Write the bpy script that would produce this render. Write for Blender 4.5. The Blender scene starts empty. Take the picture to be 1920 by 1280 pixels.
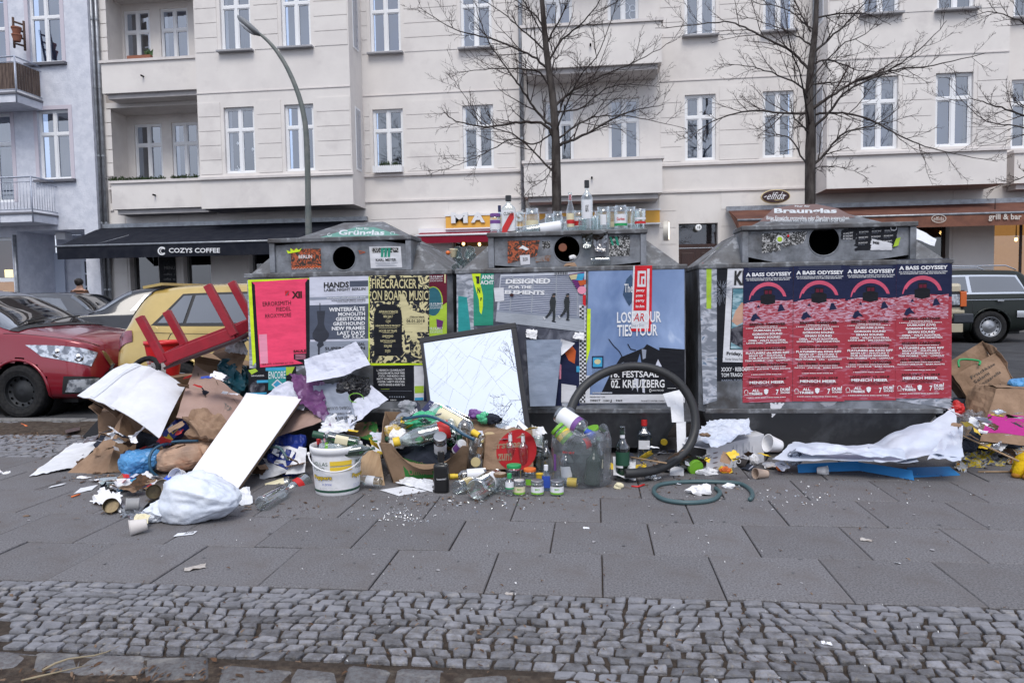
import bpy, math, random
from math import sin, cos, pi, radians, sqrt, atan2
from mathutils import Vector, Matrix, noise as mn
V = Vector
rnd = random.Random(7)
S = bpy.context.scene
COL = S.collection

# ---------------------------------------------------------------- camera, sky, sun, exposure
F0, YAW, TILT, ROLL, HC = 1380.0, radians(6.45), radians(3.4), radians(.97), 1.15
_F = V((-sin(YAW)*cos(TILT), cos(YAW)*cos(TILT), -sin(TILT)))
_R = V((cos(YAW), sin(YAW), 0)); _U = _R.cross(_F)
CR = _R*cos(ROLL)-_U*sin(ROLL); CU = _U*cos(ROLL)+_R*sin(ROLL)
cam = bpy.data.cameras.new('camera'); co = bpy.data.objects.new('camera', cam); COL.objects.link(co)
cam.sensor_width = 36; cam.lens = F0*36/1920; cam.clip_start = .05; cam.clip_end = 600
mw = Matrix((CR, CU, -_F)).transposed().to_4x4(); mw.translation = (0, 0, HC); co.matrix_world = mw
S.camera = co
cam.dof.use_dof = True; cam.dof.focus_distance = 4.9; cam.dof.aperture_fstop = 8

SUN_EL, SUN_ROT = radians(54), radians(177)
w = bpy.data.worlds.new('World'); S.world = w; w.use_nodes = True
nt = w.node_tree; N = nt.nodes; L = nt.links; N.clear()
out = N.new('ShaderNodeOutputWorld'); bg = N.new('ShaderNodeBackground'); sky = N.new('ShaderNodeTexSky')
sky.sky_type = 'NISHITA'; sky.sun_disc = False; sky.sun_elevation = SUN_EL; sky.sun_rotation = SUN_ROT
sky.air_density = 1.0; sky.dust_density = 2.5
tc = N.new('ShaderNodeTexCoord'); mp = N.new('ShaderNodeMapping'); mp.inputs['Scale'].default_value = (1, 1, 2.6)
nz = N.new('ShaderNodeTexNoise'); nz.inputs['Scale'].default_value = 1.7; nz.inputs['Detail'].default_value = 7; nz.inputs['Roughness'].default_value = .55
cr = N.new('ShaderNodeValToRGB'); cr.color_ramp.elements[0].position = .34; cr.color_ramp.elements[1].position = .62
cr.color_ramp.elements[0].color = (.42, .42, .42, 1); cr.color_ramp.elements[1].color = (1, 1, 1, 1)
mx = N.new('ShaderNodeMixRGB'); mx.inputs[2].default_value = (9.1, 9.9, 11.9, 1)
L.new(tc.outputs['Generated'], mp.inputs[0]); L.new(mp.outputs[0], nz.inputs['Vector']); L.new(nz.outputs[0], cr.inputs[0])
L.new(cr.outputs[0], mx.inputs[0]); L.new(sky.outputs[0], mx.inputs[1]); L.new(mx.outputs[0], bg.inputs[0]); L.new(bg.outputs[0], out.inputs[0])
bg.inputs[1].default_value = .09
sl = bpy.data.lights.new('sun', 'SUN'); so = bpy.data.objects.new('sun', sl); COL.objects.link(so)
sl.energy = 1.5; sl.angle = radians(28); sl.color = (1, .95, .88)
sdir = V((sin(SUN_ROT)*cos(SUN_EL), cos(SUN_ROT)*cos(SUN_EL), sin(SUN_EL)))
so.rotation_euler = sdir.to_track_quat('Z', 'Y').to_euler(); so.location = (0, -20, 30)
S.view_settings.view_transform = 'Standard'; S.view_settings.look = 'None'; S.view_settings.gamma = 1
S.view_settings.exposure = .41; S.view_settings.use_curve_mapping = False
S.render.engine = 'CYCLES'
S.cycles.max_bounces = 9; S.cycles.transparent_max_bounces = 24; S.cycles.glossy_bounces = 4; S.cycles.transmission_bounces = 4
S.cycles.caustics_reflective = False; S.cycles.caustics_refractive = False

# ---------------------------------------------------------------- measuring help: a pixel of the photograph -> a point at a known depth or height
def ray(px, py): return _F+CR*((px-960)/F0)+CU*((640-py)/F0)
def onY(px, py, Y): d = ray(px, py); k = Y/d.y; return V((d.x*k, Y, HC+d.z*k))
def onZ(px, py, Z=0): d = ray(px, py); k = (Z-HC)/d.z; return V((d.x*k, d.y*k, Z))
def XY(px, Y): return onY(px, 560, Y).x
def ZY(px, py, Y): return onY(px, py, Y).z

# ---------------------------------------------------------------- materials
MATS = {}
def mat(name, c=(.5, .5, .5), r=.6, c2=None, ns=6., nd=4., lo=.4, hi=.62, bs=None, bst=.25, metal=0, spec=.5, coat=0, em=None, ems=1, c3=None, ns3=1.2, stretch=None, sheen=0, lo3=.55, hi3=.68):
    if name in MATS: return MATS[name]
    m = bpy.data.materials.new(name); m.use_nodes = True; t = m.node_tree; n = t.nodes; l = t.links
    b = n['Principled BSDF']; b.inputs['Base Color'].default_value = (*c, 1); b.inputs['Roughness'].default_value = r
    b.inputs['Metallic'].default_value = metal; b.inputs['Specular IOR Level'].default_value = spec*(.25 if r >= .68 else 1); b.inputs['Coat Weight'].default_value = coat
    b.inputs['Coat Roughness'].default_value = .05
    if em: b.inputs['Emission Color'].default_value = (*em, 1); b.inputs['Emission Strength'].default_value = ems
    if c2 or bs or c3:
        tc = n.new('ShaderNodeTexCoord'); src = tc.outputs['Object']
        if stretch:
            mp = n.new('ShaderNodeMapping'); mp.inputs['Scale'].default_value = stretch; l.new(src, mp.inputs[0]); src = mp.outputs[0]
    def ramp(scale, detail, lo, hi):
        z = n.new('ShaderNodeTexNoise'); z.inputs['Scale'].default_value = scale; z.inputs['Detail'].default_value = detail; z.inputs['Roughness'].default_value = .62
        l.new(src, z.inputs['Vector']); q = n.new('ShaderNodeValToRGB'); q.color_ramp.elements[0].position = lo; q.color_ramp.elements[1].position = hi
        l.new(z.outputs[0], q.inputs[0]); return q.outputs[0]
    last = None
    if name.startswith(('paper', 'print')): b.inputs['Specular IOR Level'].default_value = .18
    if c2:
        x = n.new('ShaderNodeMixRGB'); x.inputs[1].default_value = (*c, 1); x.inputs[2].default_value = (*c2, 1)
        l.new(ramp(ns, nd, lo, hi), x.inputs[0]); last = x.outputs[0]
    if c3:
        x = n.new('ShaderNodeMixRGB'); x.inputs[1].default_value = (*c, 1); x.inputs[2].default_value = (*c3, 1)
        if last: l.new(last, x.inputs[1])
        l.new(ramp(ns3, 6, lo3, hi3), x.inputs[0]); last = x.outputs[0]
    if last: l.new(last, b.inputs['Base Color'])
    if bs:
        z = n.new('ShaderNodeTexNoise'); z.inputs['Scale'].default_value = bs; z.inputs['Detail'].default_value = 5
        l.new(src, z.inputs['Vector']); u = n.new('ShaderNodeBump'); u.inputs['Strength'].default_value = bst; u.inputs['Distance'].default_value = .01
        l.new(z.outputs[0], u.inputs['Height']); l.new(u.outputs[0], b.inputs['Normal'])
    MATS[name] = m; return m
def vary(m, amt=.25, hue=.02):
    """each object wearing the material gets a slightly different tone"""
    t = m.node_tree; n = t.nodes; l = t.links; b = n['Principled BSDF']; i = b.inputs['Base Color']
    oi = n.new('ShaderNodeObjectInfo'); mr = n.new('ShaderNodeMapRange'); mr.inputs[3].default_value = 1-amt; mr.inputs[4].default_value = 1+amt
    hs = n.new('ShaderNodeHueSaturation'); l.new(oi.outputs['Random'], mr.inputs[0]); l.new(mr.outputs[0], hs.inputs['Value'])
    if i.is_linked: l.new(i.links[0].from_socket, hs.inputs['Color'])
    else: hs.inputs['Color'].default_value = i.default_value
    l.new(hs.outputs[0], i); return m
def glass(name, tint=(.9, .95, .93), refl=.12, rough=.03, film=0, filmc=(.5, .5, .5), fmax=.85):
    """thin clear wall: tinted transparency under a fresnel gloss, optionally with a milky film"""
    if name in MATS: return MATS[name]
    m = bpy.data.materials.new(name); m.use_nodes = True; t = m.node_tree; n = t.nodes; l = t.links; n.clear()
    o = n.new('ShaderNodeOutputMaterial'); tr = n.new('ShaderNodeBsdfTransparent'); tr.inputs[0].default_value = (*tint, 1)
    g = n.new('ShaderNodeBsdfGlossy'); g.inputs['Roughness'].default_value = rough; g.inputs[0].default_value = (.95, .97, 1, 1)
    lw = n.new('ShaderNodeLayerWeight'); lw.inputs[0].default_value = .35
    mr = n.new('ShaderNodeMapRange'); mr.inputs[3].default_value = refl; mr.inputs[4].default_value = fmax
    l.new(lw.outputs['Facing'], mr.inputs[0]); ms = n.new('ShaderNodeMixShader'); l.new(mr.outputs[0], ms.inputs[0])
    src = tr.outputs[0]
    if film:
        df = n.new('ShaderNodeBsdfDiffuse'); df.inputs[0].default_value = (*filmc, 1); m2 = n.new('ShaderNodeMixShader'); m2.inputs[0].default_value = film
        l.new(src, m2.inputs[1]); l.new(df.outputs[0], m2.inputs[2]); src = m2.outputs[0]
    l.new(src, ms.inputs[1]); l.new(g.outputs[0], ms.inputs[2]); l.new(ms.outputs[0], o.inputs[0])
    MATS[name] = m; return m

# ---------------------------------------------------------------- mesh builder
class surf:
    """a crumpled sheet surface over four corners: callable (u, v, lift) -> point"""
    def __init__(s, c4, crum=0, cs=6., seed=0, fold=0, sag=0, curl=0):
        s.c = [V(p) for p in c4]; a, b, c, d = s.c; n = (b-a).cross(d-a)+(d-c).cross(b-c); s.n = n.normalized() if n.length > 1e-9 else V((0, 0, 1))
        s.k = (crum, cs, seed, fold, sag, curl); s.so = V((seed*3.1, seed*1.7, seed*.9))
    def __call__(s, u, v, lift=0):
        a, b, c, d = s.c; crum, cs, seed, fold, sag, curl = s.k; p = a*(1-u)*(1-v)+b*u*(1-v)+c*u*v+d*(1-u)*v; k = lift
        if crum: q = p*cs+s.so; k += crum*((abs(mn.noise(q))-.2)*1.6+.5*abs(mn.noise(q*2.3+V((5, 2, 1))))+.25*mn.noise(q*5))
        if fold: k += fold*abs(((u*1.3+v*.6+seed*.13) % .5)-.25)*4
        if curl: k += curl*((2*u-1)**2+(2*v-1)**2)
        p = p+s.n*k
        if sag: p = p+V((0, 0, -sag*4*u*(1-u)))
        return p
class MB:
    def __init__(s): s.v = []; s.f = []; s.m = []; s.sm = []
    def add(s, v, f, mi=0, smooth=False):
        o = len(s.v); s.v += [V(p) for p in v]
        for q in f: s.f.append([i+o for i in q]); s.m.append(mi); s.sm.append(smooth)
        return s
    def quad(s, a, b, c, d, mi=0): return s.add([a, b, c, d], [(0, 1, 2, 3)], mi)
    def box(s, c, d, R=None, mi=0):
        x, y, z = [k/2 for k in d]; P = [V((i, j, k)) for k in(-z, z) for j in(-y, y) for i in(-x, x)]
        if R is not None: P = [R @ p for p in P]
        c = V(c); return s.add([p+c for p in P], [(0, 2, 3, 1), (4, 5, 7, 6), (0, 1, 5, 4), (2, 6, 7, 3), (0, 4, 6, 2), (1, 3, 7, 5)], mi)
    def bb(s, x0, x1, y0, y1, z0, z1, mi=0): return s.box(((x0+x1)/2, (y0+y1)/2, (z0+z1)/2), (abs(x1-x0), abs(y1-y0), abs(z1-z0)), None, mi)
    def prism(s, pts, n, mi=0):
        """extrude polygon pts (3D) by vector n"""
        k = len(pts); n = V(n); P = [V(p) for p in pts]
        return s.add(P+[p+n for p in P], [tuple(range(k))[::-1], tuple(range(k, 2*k))]+[(i, (i+1) % k, k+(i+1) % k, k+i) for i in range(k)], mi)
    def tube(s, path, rad, n=8, mi=0, cap=True, closed=False, smooth=True, flat=1):
        P = [V(p) for p in path]; K = len(P)
        if not hasattr(rad, '__len__'): rad = [rad]*K
        vs = []; T0 = None; A = None
        for i in range(K):
            if closed: T = (P[(i+1) % K]-P[i-1])
            else: T = P[min(i+1, K-1)]-P[max(i-1, 0)]
            if T.length < 1e-9: T = V((0, 0, 1))
            T.normalize()
            if A is None:
                A = T.orthogonal().normalized()
            else:
                A = (A-T*A.dot(T))
                A = A.normalized() if A.length > 1e-6 else T.orthogonal().normalized()
            B = T.cross(A)
            for j in range(n):
                a = 2*pi*j/n; vs.append(P[i]+(A*cos(a)+B*sin(a)*flat)*rad[i])
        fs = []
        for i in range(K if closed else K-1):
            i2 = (i+1) % K
            for j in range(n): fs.append((i*n+j, i*n+(j+1) % n, i2*n+(j+1) % n, i2*n+j))
        if cap and not closed: fs += [tuple(range(n))[::-1], tuple(range((K-1)*n, K*n))]
        return s.add(vs, fs, mi, smooth)
    def lathe(s, prof, o=(0, 0, 0), ax=(0, 0, 1), n=20, mi=0, sq=None, smooth=True, spin=0):
        """profile [(r, h)] spun about ax from o; sq squares the section (superellipse) / flattens it: (power, y scale)"""
        o = V(o); ax = V(ax).normalized()
        if smooth:   # support rings so that shading stays crisp at the corners of the profile
            ext = max(max(abs(q[0]) for q in prof), max(abs(q[1]) for q in prof)); p2 = [prof[0]]
            for (r0, h0), (r1, h1) in zip(prof[:-1], prof[1:]):
                if sqrt((r1-r0)**2+(h1-h0)**2) > .12*ext: p2 += [(r0+(r1-r0)*t, h0+(h1-h0)*t) for t in (.07, .93)]
                p2.append((r1, h1))
            prof = p2
        A = ax.orthogonal().normalized() if abs(ax.z) < .9999 else V((1, 0, 0))
        if abs(ax.z) < .9999: A = V((0, 0, 1)).cross(ax).normalized()
        B = ax.cross(A); vs = []; fs = []
        for r, h in prof:
            for j in range(n):
                a = 2*pi*j/n+spin; ca, sa = cos(a), sin(a)
                if sq:
                    q = (abs(ca)**sq[0]+abs(sa)**sq[0])**(-1/sq[0]); ca, sa = ca*q, sa*q*sq[1]
                vs.append(o+ax*h+(A*ca+B*sa)*r)
        for i in range(len(prof)-1):
            for j in range(n): fs.append((i*n+j, i*n+(j+1) % n, (i+1)*n+(j+1) % n, (i+1)*n+j))
        return s.add(vs, fs, mi, smooth)
    def disc(s, o, ax, r, n=20, mi=0, ry=None):
        o = V(o); ax = V(ax).normalized(); A = V((0, 0, 1)).cross(ax); A = A.normalized() if A.length > .01 else V((1, 0, 0)); B = ax.cross(A); ry = ry or r
        return s.add([o+A*r*cos(2*pi*j/n)+B*ry*sin(2*pi*j/n) for j in range(n)], [tuple(range(n))], mi)
    def sheet(s, c4, nx=10, ny=10, th=.003, crum=.0, cs=6., seed=0, fold=0, mi=0, ragged=0, smooth=False, sag=0, curl=0, mi2=None):
        """crumpled sheet spanning 4 corners (a,b,c,d in order), with thickness"""
        g = surf(c4, crum, cs, seed, fold, sag, curl); nrm = g.n; P = []
        for j in range(ny+1):
            for i in range(nx+1):
                u, v = i/nx, j/ny; U, W_ = u, v
                if ragged:
                    e = ragged*mn.noise(V((u*9+seed, v*9, seed))); e2 = ragged*mn.noise(V((u*9-seed, v*9, seed+9)))
                    if i in(0, nx): U = u+e
                    if j in(0, ny): W_ = v+e2
                P.append(g(U, W_))
        n0 = len(P); W = nx+1; ns = [V()]*n0; F = []
        for j in range(ny):
            for i in range(nx):
                k = j*W+i
                F += [(k, k+1, k+W+1), (k, k+W+1, k+W)] if (i+j) % 2 else [(k, k+1, k+W), (k+1, k+W+1, k+W)]
        o = nrm*th
        s.add(P, F, mi, smooth); s.add([p-o for p in P], [f[::-1] for f in F], mi if mi2 is None else mi2, smooth)
        bd = [i for i in range(W)]+[j*W+nx for j in range(1, ny+1)]+[ny*W+i for i in range(nx-1, -1, -1)]+[j*W for j in range(ny-1, 0, -1)]
        E = [P[i] for i in bd]; k = len(E); s.add(E+[p-o for p in E], [(i, k+i, k+(i+1) % k, (i+1) % k) for i in range(k)], mi)
        return s
    def blob(s, c, r, n=16, crum=.15, cs=5., seed=0, flat=None, mi=0, power=2, shape=None, smooth=False, R=None, cs2=2.4):
        """crumpled closed lump: ellipsoid radii r; 'flat' clamps its underside at that z"""
        c = V(c); r = V(r); vs = []; m = n//2; so = V((seed*2.3, seed*1.1, seed*.7))
        for i in range(m+1):
            th = pi*i/m
            for j in range(n):
                ph = 2*pi*j/n; d = V((sin(th)*cos(ph), sin(th)*sin(ph), cos(th)))
                if power != 2:
                    q = (abs(d.x)**power+abs(d.y)**power+abs(d.z)**power)**(-1/power); d = d*q
                p = V((d.x*r.x, d.y*r.y, d.z*r.z)); q = p*cs+so
                k = 1+crum*((abs(mn.noise(q))*2-.5)-1.1*abs(mn.noise(q*cs2+V((3, 1, 4))))-.55*abs(mn.noise(q*cs2*2.1))+.35)
                p = p*k
                if shape: p = shape(p)
                if R is not None: p = R @ p
                p = p+c
                if flat is not None and p.z < flat: p.z = flat+.003*mn.noise(q)
                vs.append(p)
        fs = []
        for i in range(m):
            for j in range(n):
                a, b, cc, dd = i*n+j, i*n+(j+1) % n, (i+1)*n+(j+1) % n, (i+1)*n+j
                if i == 0: fs.append((a, dd, cc))
                elif i == m-1: fs.append((a, dd, b))
                else: fs += [(a, dd, cc), (a, cc, b)] if (i+j) % 2 else [(a, dd, b), (dd, cc, b)]
        return s.add(vs, fs, mi, smooth)

def wloc(o):
    p = V((0, 0, 0))
    while o is not None: p = p+V(o.location); o = o.parent
    return p
def tag(o, label=None, cat=None, group=None, kind=None):
    if label: o['label'] = label
    if cat: o['category'] = cat
    if group: o['group'] = group
    if kind: o['kind'] = kind
    return o
def bevel(o, w=.004, seg=2):
    b = o.modifiers.new('bevel', 'BEVEL'); b.width = w; b.segments = seg; b.limit_method = 'ANGLE'; b.angle_limit = radians(35); return o
def obj(name, mb, mats, parent=None, label=None, cat=None, group=None, kind=None, smooth=None, local=False, bev=0):
    me = bpy.data.meshes.new(name)
    if not isinstance(mats, (list, tuple)): mats = [mats]
    if parent is not None or local: off = V((0, 0, 0)) if local else wloc(parent)
    else:
        xs = [p.x for p in mb.v]; ys = [p.y for p in mb.v]; zs = [p.z for p in mb.v]
        off = V(((min(xs)+max(xs))/2, (min(ys)+max(ys))/2, min(zs)))
        if kind == 'structure': off = V((0, 0, 0))
    me.from_pydata([tuple(p-off) for p in mb.v], [], mb.f)
    for m in mats: me.materials.append(m)
    me.polygons.foreach_set('material_index', [min(i, len(mats)-1) for i in mb.m])
    me.polygons.foreach_set('use_smooth', [bool(x) if smooth is None else smooth for x in mb.sm])
    o = bpy.data.objects.new(name, me); COL.objects.link(o)
    if parent is not None: o.parent = parent
    elif not local: o.location = off
    if bev: bevel(o, bev)
    return tag(o, label, cat, group, kind)
def thing(name, label, cat, loc=(0, 0, 0), group=None, rz=0):
    o = bpy.data.objects.new(name, None); o.empty_display_size = .1; COL.objects.link(o); o.location = loc; o.rotation_euler = (0, 0, rz)
    return tag(o, label, cat, group)
def copy_tree(o, parent=None):
    c = o.copy(); COL.objects.link(c)
    if parent is not None: c.parent = parent
    for ch in list(o.children): copy_tree(ch, c)
    return c

# ---------------------------------------------------------------- flat print: lettering and artwork printed on a surface
_TX = {}; _PEND = []
class Print:
    """collects flat coloured shapes and words on a surface given by f(u, v, lift) -> point"""
    def __init__(s, f, parent, name='print', step=.0006, base=.0012):
        s.f = f; s.p = parent; s.name = name; s.step = step; s.k = base; s.mb = MB(); s.mats = []; s.t = []
        _PEND.append(s)
    def mi(s, m):
        if m not in s.mats: s.mats.append(m)
        return s.mats.index(m)
    def poly(s, pts, m, up=True):
        s.mb.add([s.f(u, v, s.k) for u, v in pts], [tuple(range(len(pts)))], s.mi(m))
        if up: s.k += s.step
        return s
    def rect(s, x0, y0, x1, y1, m, up=True, n=1):
        if n == 1: return s.poly([(x0, y0), (x1, y0), (x1, y1), (x0, y1)], m, up)
        for i in range(n):
            a = x0+(x1-x0)*i/n; b = x0+(x1-x0)*(i+1)/n; s.poly([(a, y0), (b, y0), (b, y1), (a, y1)], m, False)
        if up: s.k += s.step
        return s
    def oval(s, cx, cy, rx, ry, m, n=20, up=True, a0=0, a1=2*pi): return s.poly([(cx+rx*cos(a0+(a1-a0)*i/n), cy+ry*sin(a0+(a1-a0)*i/n)) for i in range(n)], m, up)
    def ring(s, cx, cy, rx, ry, w, m, n=20, a0=0, a1=2*pi, w2=None):
        w2 = w if w2 is None else w2
        for i in range(n):
            a = a0+(a1-a0)*i/n; b = a0+(a1-a0)*(i+1)/n
            s.poly([(cx+rx*cos(a), cy+ry*sin(a)), (cx+rx*cos(b), cy+ry*sin(b)), (cx+(rx-w)*cos(b), cy+(ry-w2)*sin(b)), (cx+(rx-w)*cos(a), cy+(ry-w2)*sin(a))], m, False)
        s.k += s.step; return s
    def grid(s, x0, y0, x1, y1, m, nx=8, ny=8):
        for i in range(nx):
            for j in range(ny):
                a, b, c, d = x0+(x1-x0)*i/nx, x0+(x1-x0)*(i+1)/nx, y0+(y1-y0)*j/ny, y0+(y1-y0)*(j+1)/ny; s.poly([(a, c), (b, c), (b, d), (a, d)], m, False)
        s.k += s.step*2; return s
    def disk(s, cx, cy, rx, ry, m, n=20, k=5):
        for i in range(k): s.ring(cx, cy, rx*(i+1)/k, ry*(i+1)/k, rx/k, m, n, w2=ry/k); s.k -= s.step
        s.k += s.step*2; return s
    def line(s, pts, w, m):
        for (x0, y0), (x1, y1) in zip(pts[:-1], pts[1:]):
            dx, dy = x1-x0, y1-y0; q = sqrt(dx*dx+dy*dy) or 1; nx, ny = -dy/q*w/2, dx/q*w/2
            s.poly([(x0+nx, y0+ny), (x1+nx, y1+ny), (x1-nx, y1-ny), (x0-nx, y0-ny)], m, False)
        s.k += s.step; return s
    def text(s, t, x0, y0, x1, y1, m, bold=.0, lift=0, slant=0):
        _TX.setdefault((t, bold), None); s.t.append((t, bold, x0, y0, x1, y1, s.mi(m), s.k+.0008+lift, slant)); return s
def flush_prints():
    for (t, b) in list(_TX):
        c = bpy.data.curves.new('t', 'FONT'); c.body = t; c.offset = b; c.resolution_u = 2
        o = bpy.data.objects.new('t', c); COL.objects.link(o); _TX[(t, b)] = o
    bpy.context.view_layer.update(); dg = bpy.context.evaluated_depsgraph_get(); G = {}
    for k, o in _TX.items():
        e = o.evaluated_get(dg); me = e.to_mesh(); vs = [p.co.copy() for p in me.vertices]; fs = [tuple(p.vertices) for p in me.polygons]; e.to_mesh_clear()
        if vs:
            x0 = min(p.x for p in vs); x1 = max(p.x for p in vs); y0 = min(p.y for p in vs); y1 = max(p.y for p in vs)
            G[k] = ([((p.x-x0)/(x1-x0), (p.y-y0)/((y1-y0) or 1)) for p in vs], fs)
        c = o.data; bpy.data.objects.remove(o); bpy.data.curves.remove(c)
    for s in _PEND:
        for (t, b, x0, y0, x1, y1, mi, k, sl) in s.t:
            if (t, b) not in G: continue
            vs, fs = G[(t, b)]
            s.mb.add([s.f(x0+(x1-x0)*(u+sl*v), y0+(y1-y0)*v, k) for u, v in vs], fs, mi)
        if s.mb.v: obj(s.name, s.mb, s.mats, s.p)
def pxY(Y): return lambda u, v, k: onY(u, v, Y)+V((0, -k, 0))
def par(o, ex, ey, s=1):
    """print surface: o + u*ex + v*ey lifted along the normal"""
    o, ex, ey = V(o), V(ex), V(ey); n = ex.cross(ey).normalized()*s
    return lambda u, v, k: o+ex*u+ey*v+n*k
# ================================================================ GROUND
m_asph = mat('asphalt', (.055, .056, .062), .8, (.075, .076, .082), 3, bs=260, bst=.4, c3=(.045, .045, .048), ns3=.7)
m_slab = vary(mat('slab_stone', (.20, .195, .203), .8, (.095, .092, .096), 120, 9, .40, .64, bs=150, bst=.35, c3=(.135, .123, .12), ns3=3.1, lo3=.45, hi3=.72), .07)
m_joint = mat('joint_dirt', (.045, .036, .03), .95, (.07, .055, .045), 40, bs=150, bst=.8)
m_soil = mat('soil', (.045, .034, .028), .95, (.085, .065, .05), 28, bs=90, bst=1, c3=(.10, .085, .07), ns3=9)
m_cob = vary(mat('cobble_basalt', (.19, .19, .207), .6, (.10, .096, .10), 30, bs=110, bst=.6, c3=(.22, .205, .19), ns3=60), .38)
m_gran = vary(mat('granite_block', (.15, .15, .155), .75, (.11, .10, .10), 60, bs=90, bst=.7, c3=(.24, .23, .22), ns3=9), .18)
m_kerb = mat('kerb_stone', (.2, .195, .19), .8, (.14, .135, .13), 30, bs=80, bst=.5)
m_fpav = mat('far_paving', (.2, .2, .215), .8, (.15, .15, .16), 9, bs=60, bst=.4)

YK, RZ = 6.75, -.12      # our kerb and the level of the roadway
def gplane(name, x0, x1, y0, y1, z, m, parent=None, kind='structure'):
    return obj(name, MB().quad((x0, y0, z), (x1, y0, z), (x1, y1, z), (x0, y1, z)), m, parent, kind=kind)
gplane('ground', -300, 300, -300, 400, RZ-.03, m_asph)
RS = .022
def road_z(Y): return RZ+(Y-6.87)*RS
obj('road', MB().quad((-60, YK+.12, RZ), (60, YK+.12, RZ), (60, 18.62, road_z(18.62)), (-60, 18.62, road_z(18.62))), m_asph, kind='structure')
obj('tree_island', MB().bb(-4.5, 4.6, 9.75, 10.9, -.2, .03), m_soil, kind='structure')
# near pavement: a bed with slabs and cobbles laid into it
pav = obj('pavement', MB().bb(-14, 14, 2.18, YK, -.11, -.012), m_joint, kind='structure')
obj('earth_verge', MB().bb(-20, 20, -6, 2.18, -.11, -.006), m_soil, kind='structure')
sl_me = None; slabs = []
for r in range(7):
    y0 = 2.79+.465*r
    for i in range(-13, 14):
        x0 = .02+.465*i+(.2325 if r % 2 else 0)
        if r > 4 and x0 < -2.9: continue
        if abs(x0+.23+.11*y0) > .78*y0+.9: continue
        k = rnd.randrange(4); z = rnd.uniform(-.003, .002); g = .0024
        if k >= len(slabs):
            mb = MB(); a, b, c, d = g+rnd.uniform(0, .002), .465-g, g, .465-g-rnd.uniform(0, .002)
            e = .004
            mb.add([(a, c, -.03), (b, c, -.03), (b, d, -.03), (a, d, -.03), (a, c, -e), (b, c, -e), (b, d, -e), (a, d, -e), (a+e, c+e, 0), (b-e, c+e, 0), (b-e, d-e, 0), (a+e, d-e, 0)],
                   [(0, 1, 5, 4), (1, 2, 6, 5), (2, 3, 7, 6), (3, 0, 4, 7), (4, 5, 9, 8), (5, 6, 10, 9), (6, 7, 11, 10), (7, 4, 8, 11), (8, 9, 10, 11)])
            o = obj('slab', mb, m_slab, pav, local=True); slabs.append(o)
        else:
            o = bpy.data.objects.new('slab', slabs[k].data); COL.objects.link(o); o.parent = pav
        o.location = (x0, y0, z); o.rotation_euler = (rnd.uniform(-.003, .003), rnd.uniform(-.003, .003), rnd.uniform(-.002, .002))
# small cobbles: warped rows with shared, jittered corners, then shrunk and crowned
def stone(P, h, n0=4, crown=.006):
    """one stone from 4 corner points in the xy plane: chipped octagon, crowned"""
    c = sum(P, V((0, 0, 0)))/len(P); ring = []
    for i in range(len(P)):
        a, b, p = P[i-1], P[(i+1) % len(P)], P[i]
        t = rnd.uniform(.04, .22); ring += [p+(a-p)*t*.6, p+(b-p)*t*.6]
    k = len(ring); z = V((0, 0, 1)); tilt = V((rnd.uniform(-.12, .12), rnd.uniform(-.12, .12), 0))
    top = [p+z*(h-.004) for p in ring]; t2 = [c+(p-c)*.90+z*(h+(p-c).dot(tilt)*.5) for p in ring]; t3 = [c+(p-c)*.4+z*(h+crown*.55+(p-c).dot(tilt)*.25) for p in ring]
    v = [p-z*.03 for p in ring]+top+t2+t3+[c+z*(h+crown*.6)]
    f = []
    for q in range(3): f += [(q*k+i, q*k+(i+1) % k, (q+1)*k+(i+1) % k, (q+1)*k+i) for i in range(k)]
    f += [(3*k+i, 3*k+(i+1) % k, 4*k) for i in range(k)]
    return v, f, c
def cob_patch(x0, x1, y0, y1, dx, dy, warp, gap, zc=-.004):
    ny = max(1, int(round((y1-y0)/dy))); dy = (y1-y0)/ny; out = []
    def yy(x, j): return y0+j*dy+(0 if j in (0, ny) else warp*.5*mn.noise(V((x*2.6, j*.35, 7)))+.30*dy*mn.noise(V((x*9, j*3.3, 2))))
    for j in range(ny):
        x = x0-rnd.random()*dx; sl = .35*mn.noise(V((j*.7, 3, 1))); s0 = 0
        while x < x1:
            w_ = dx*rnd.choice([.72, .85, 1, 1, 1.1, 1.3]); s1 = dy*(sl+.7*mn.noise(V((x*2.2, j*.5, 5)))+rnd.uniform(-.16, .16)); r = lambda: rnd.uniform(-.10, .10)*dy
            P = [V((x-s0/2+r(), yy(x-s0/2, j)+abs(r()), zc)), V((x+w_-s1/2+r(), yy(x+w_-s1/2, j)+abs(r()), zc)), V((x+w_+s1/2+r(), yy(x+w_+s1/2, j+1)-abs(r()), zc)), V((x+s0/2+r(), yy(x+s0/2, j+1)-abs(r()), zc))]
            c = sum(P, V((0, 0, 0)))/4; out.append(([p+(c-p).normalized()*gap*rnd.uniform(.7, 1.8) for p in P], c)); x += w_; s0 = s1
    return out
cs = cob_patch(-2.6, 2.6, 2.27, 2.735, .067, .0515, .03, .0058)+cob_patch(-2.6, 2.6, 2.735, 2.785, .070, .05, 0, .0045)+cob_patch(-2.6, 2.6, 2.215, 2.27, .072, .055, .01, .005)+cob_patch(-.1, 2.6, 2.0, 2.21, .066, .055, .03, .0055)
cs = [q for q in cs if abs(q[1].x+.113*q[1].y) < .73*q[1].y+.15]
cs.sort(key=lambda q: (q[1].y if abs(q[1].x+.113*q[1].y) < .695*q[1].y and q[1].y > 2.19 else 99))
rest = MB(); nc = 0
for P, c in cs:
    h = rnd.uniform(.000, .008); v, f, c = stone(P, h, crown=rnd.uniform(.0, .004))
    if nc < 298: obj('cobblestone', MB().add(v, f, 0, False), m_cob, pav)
    else: rest.add(v, f, 0, False)
    nc += 1
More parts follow.
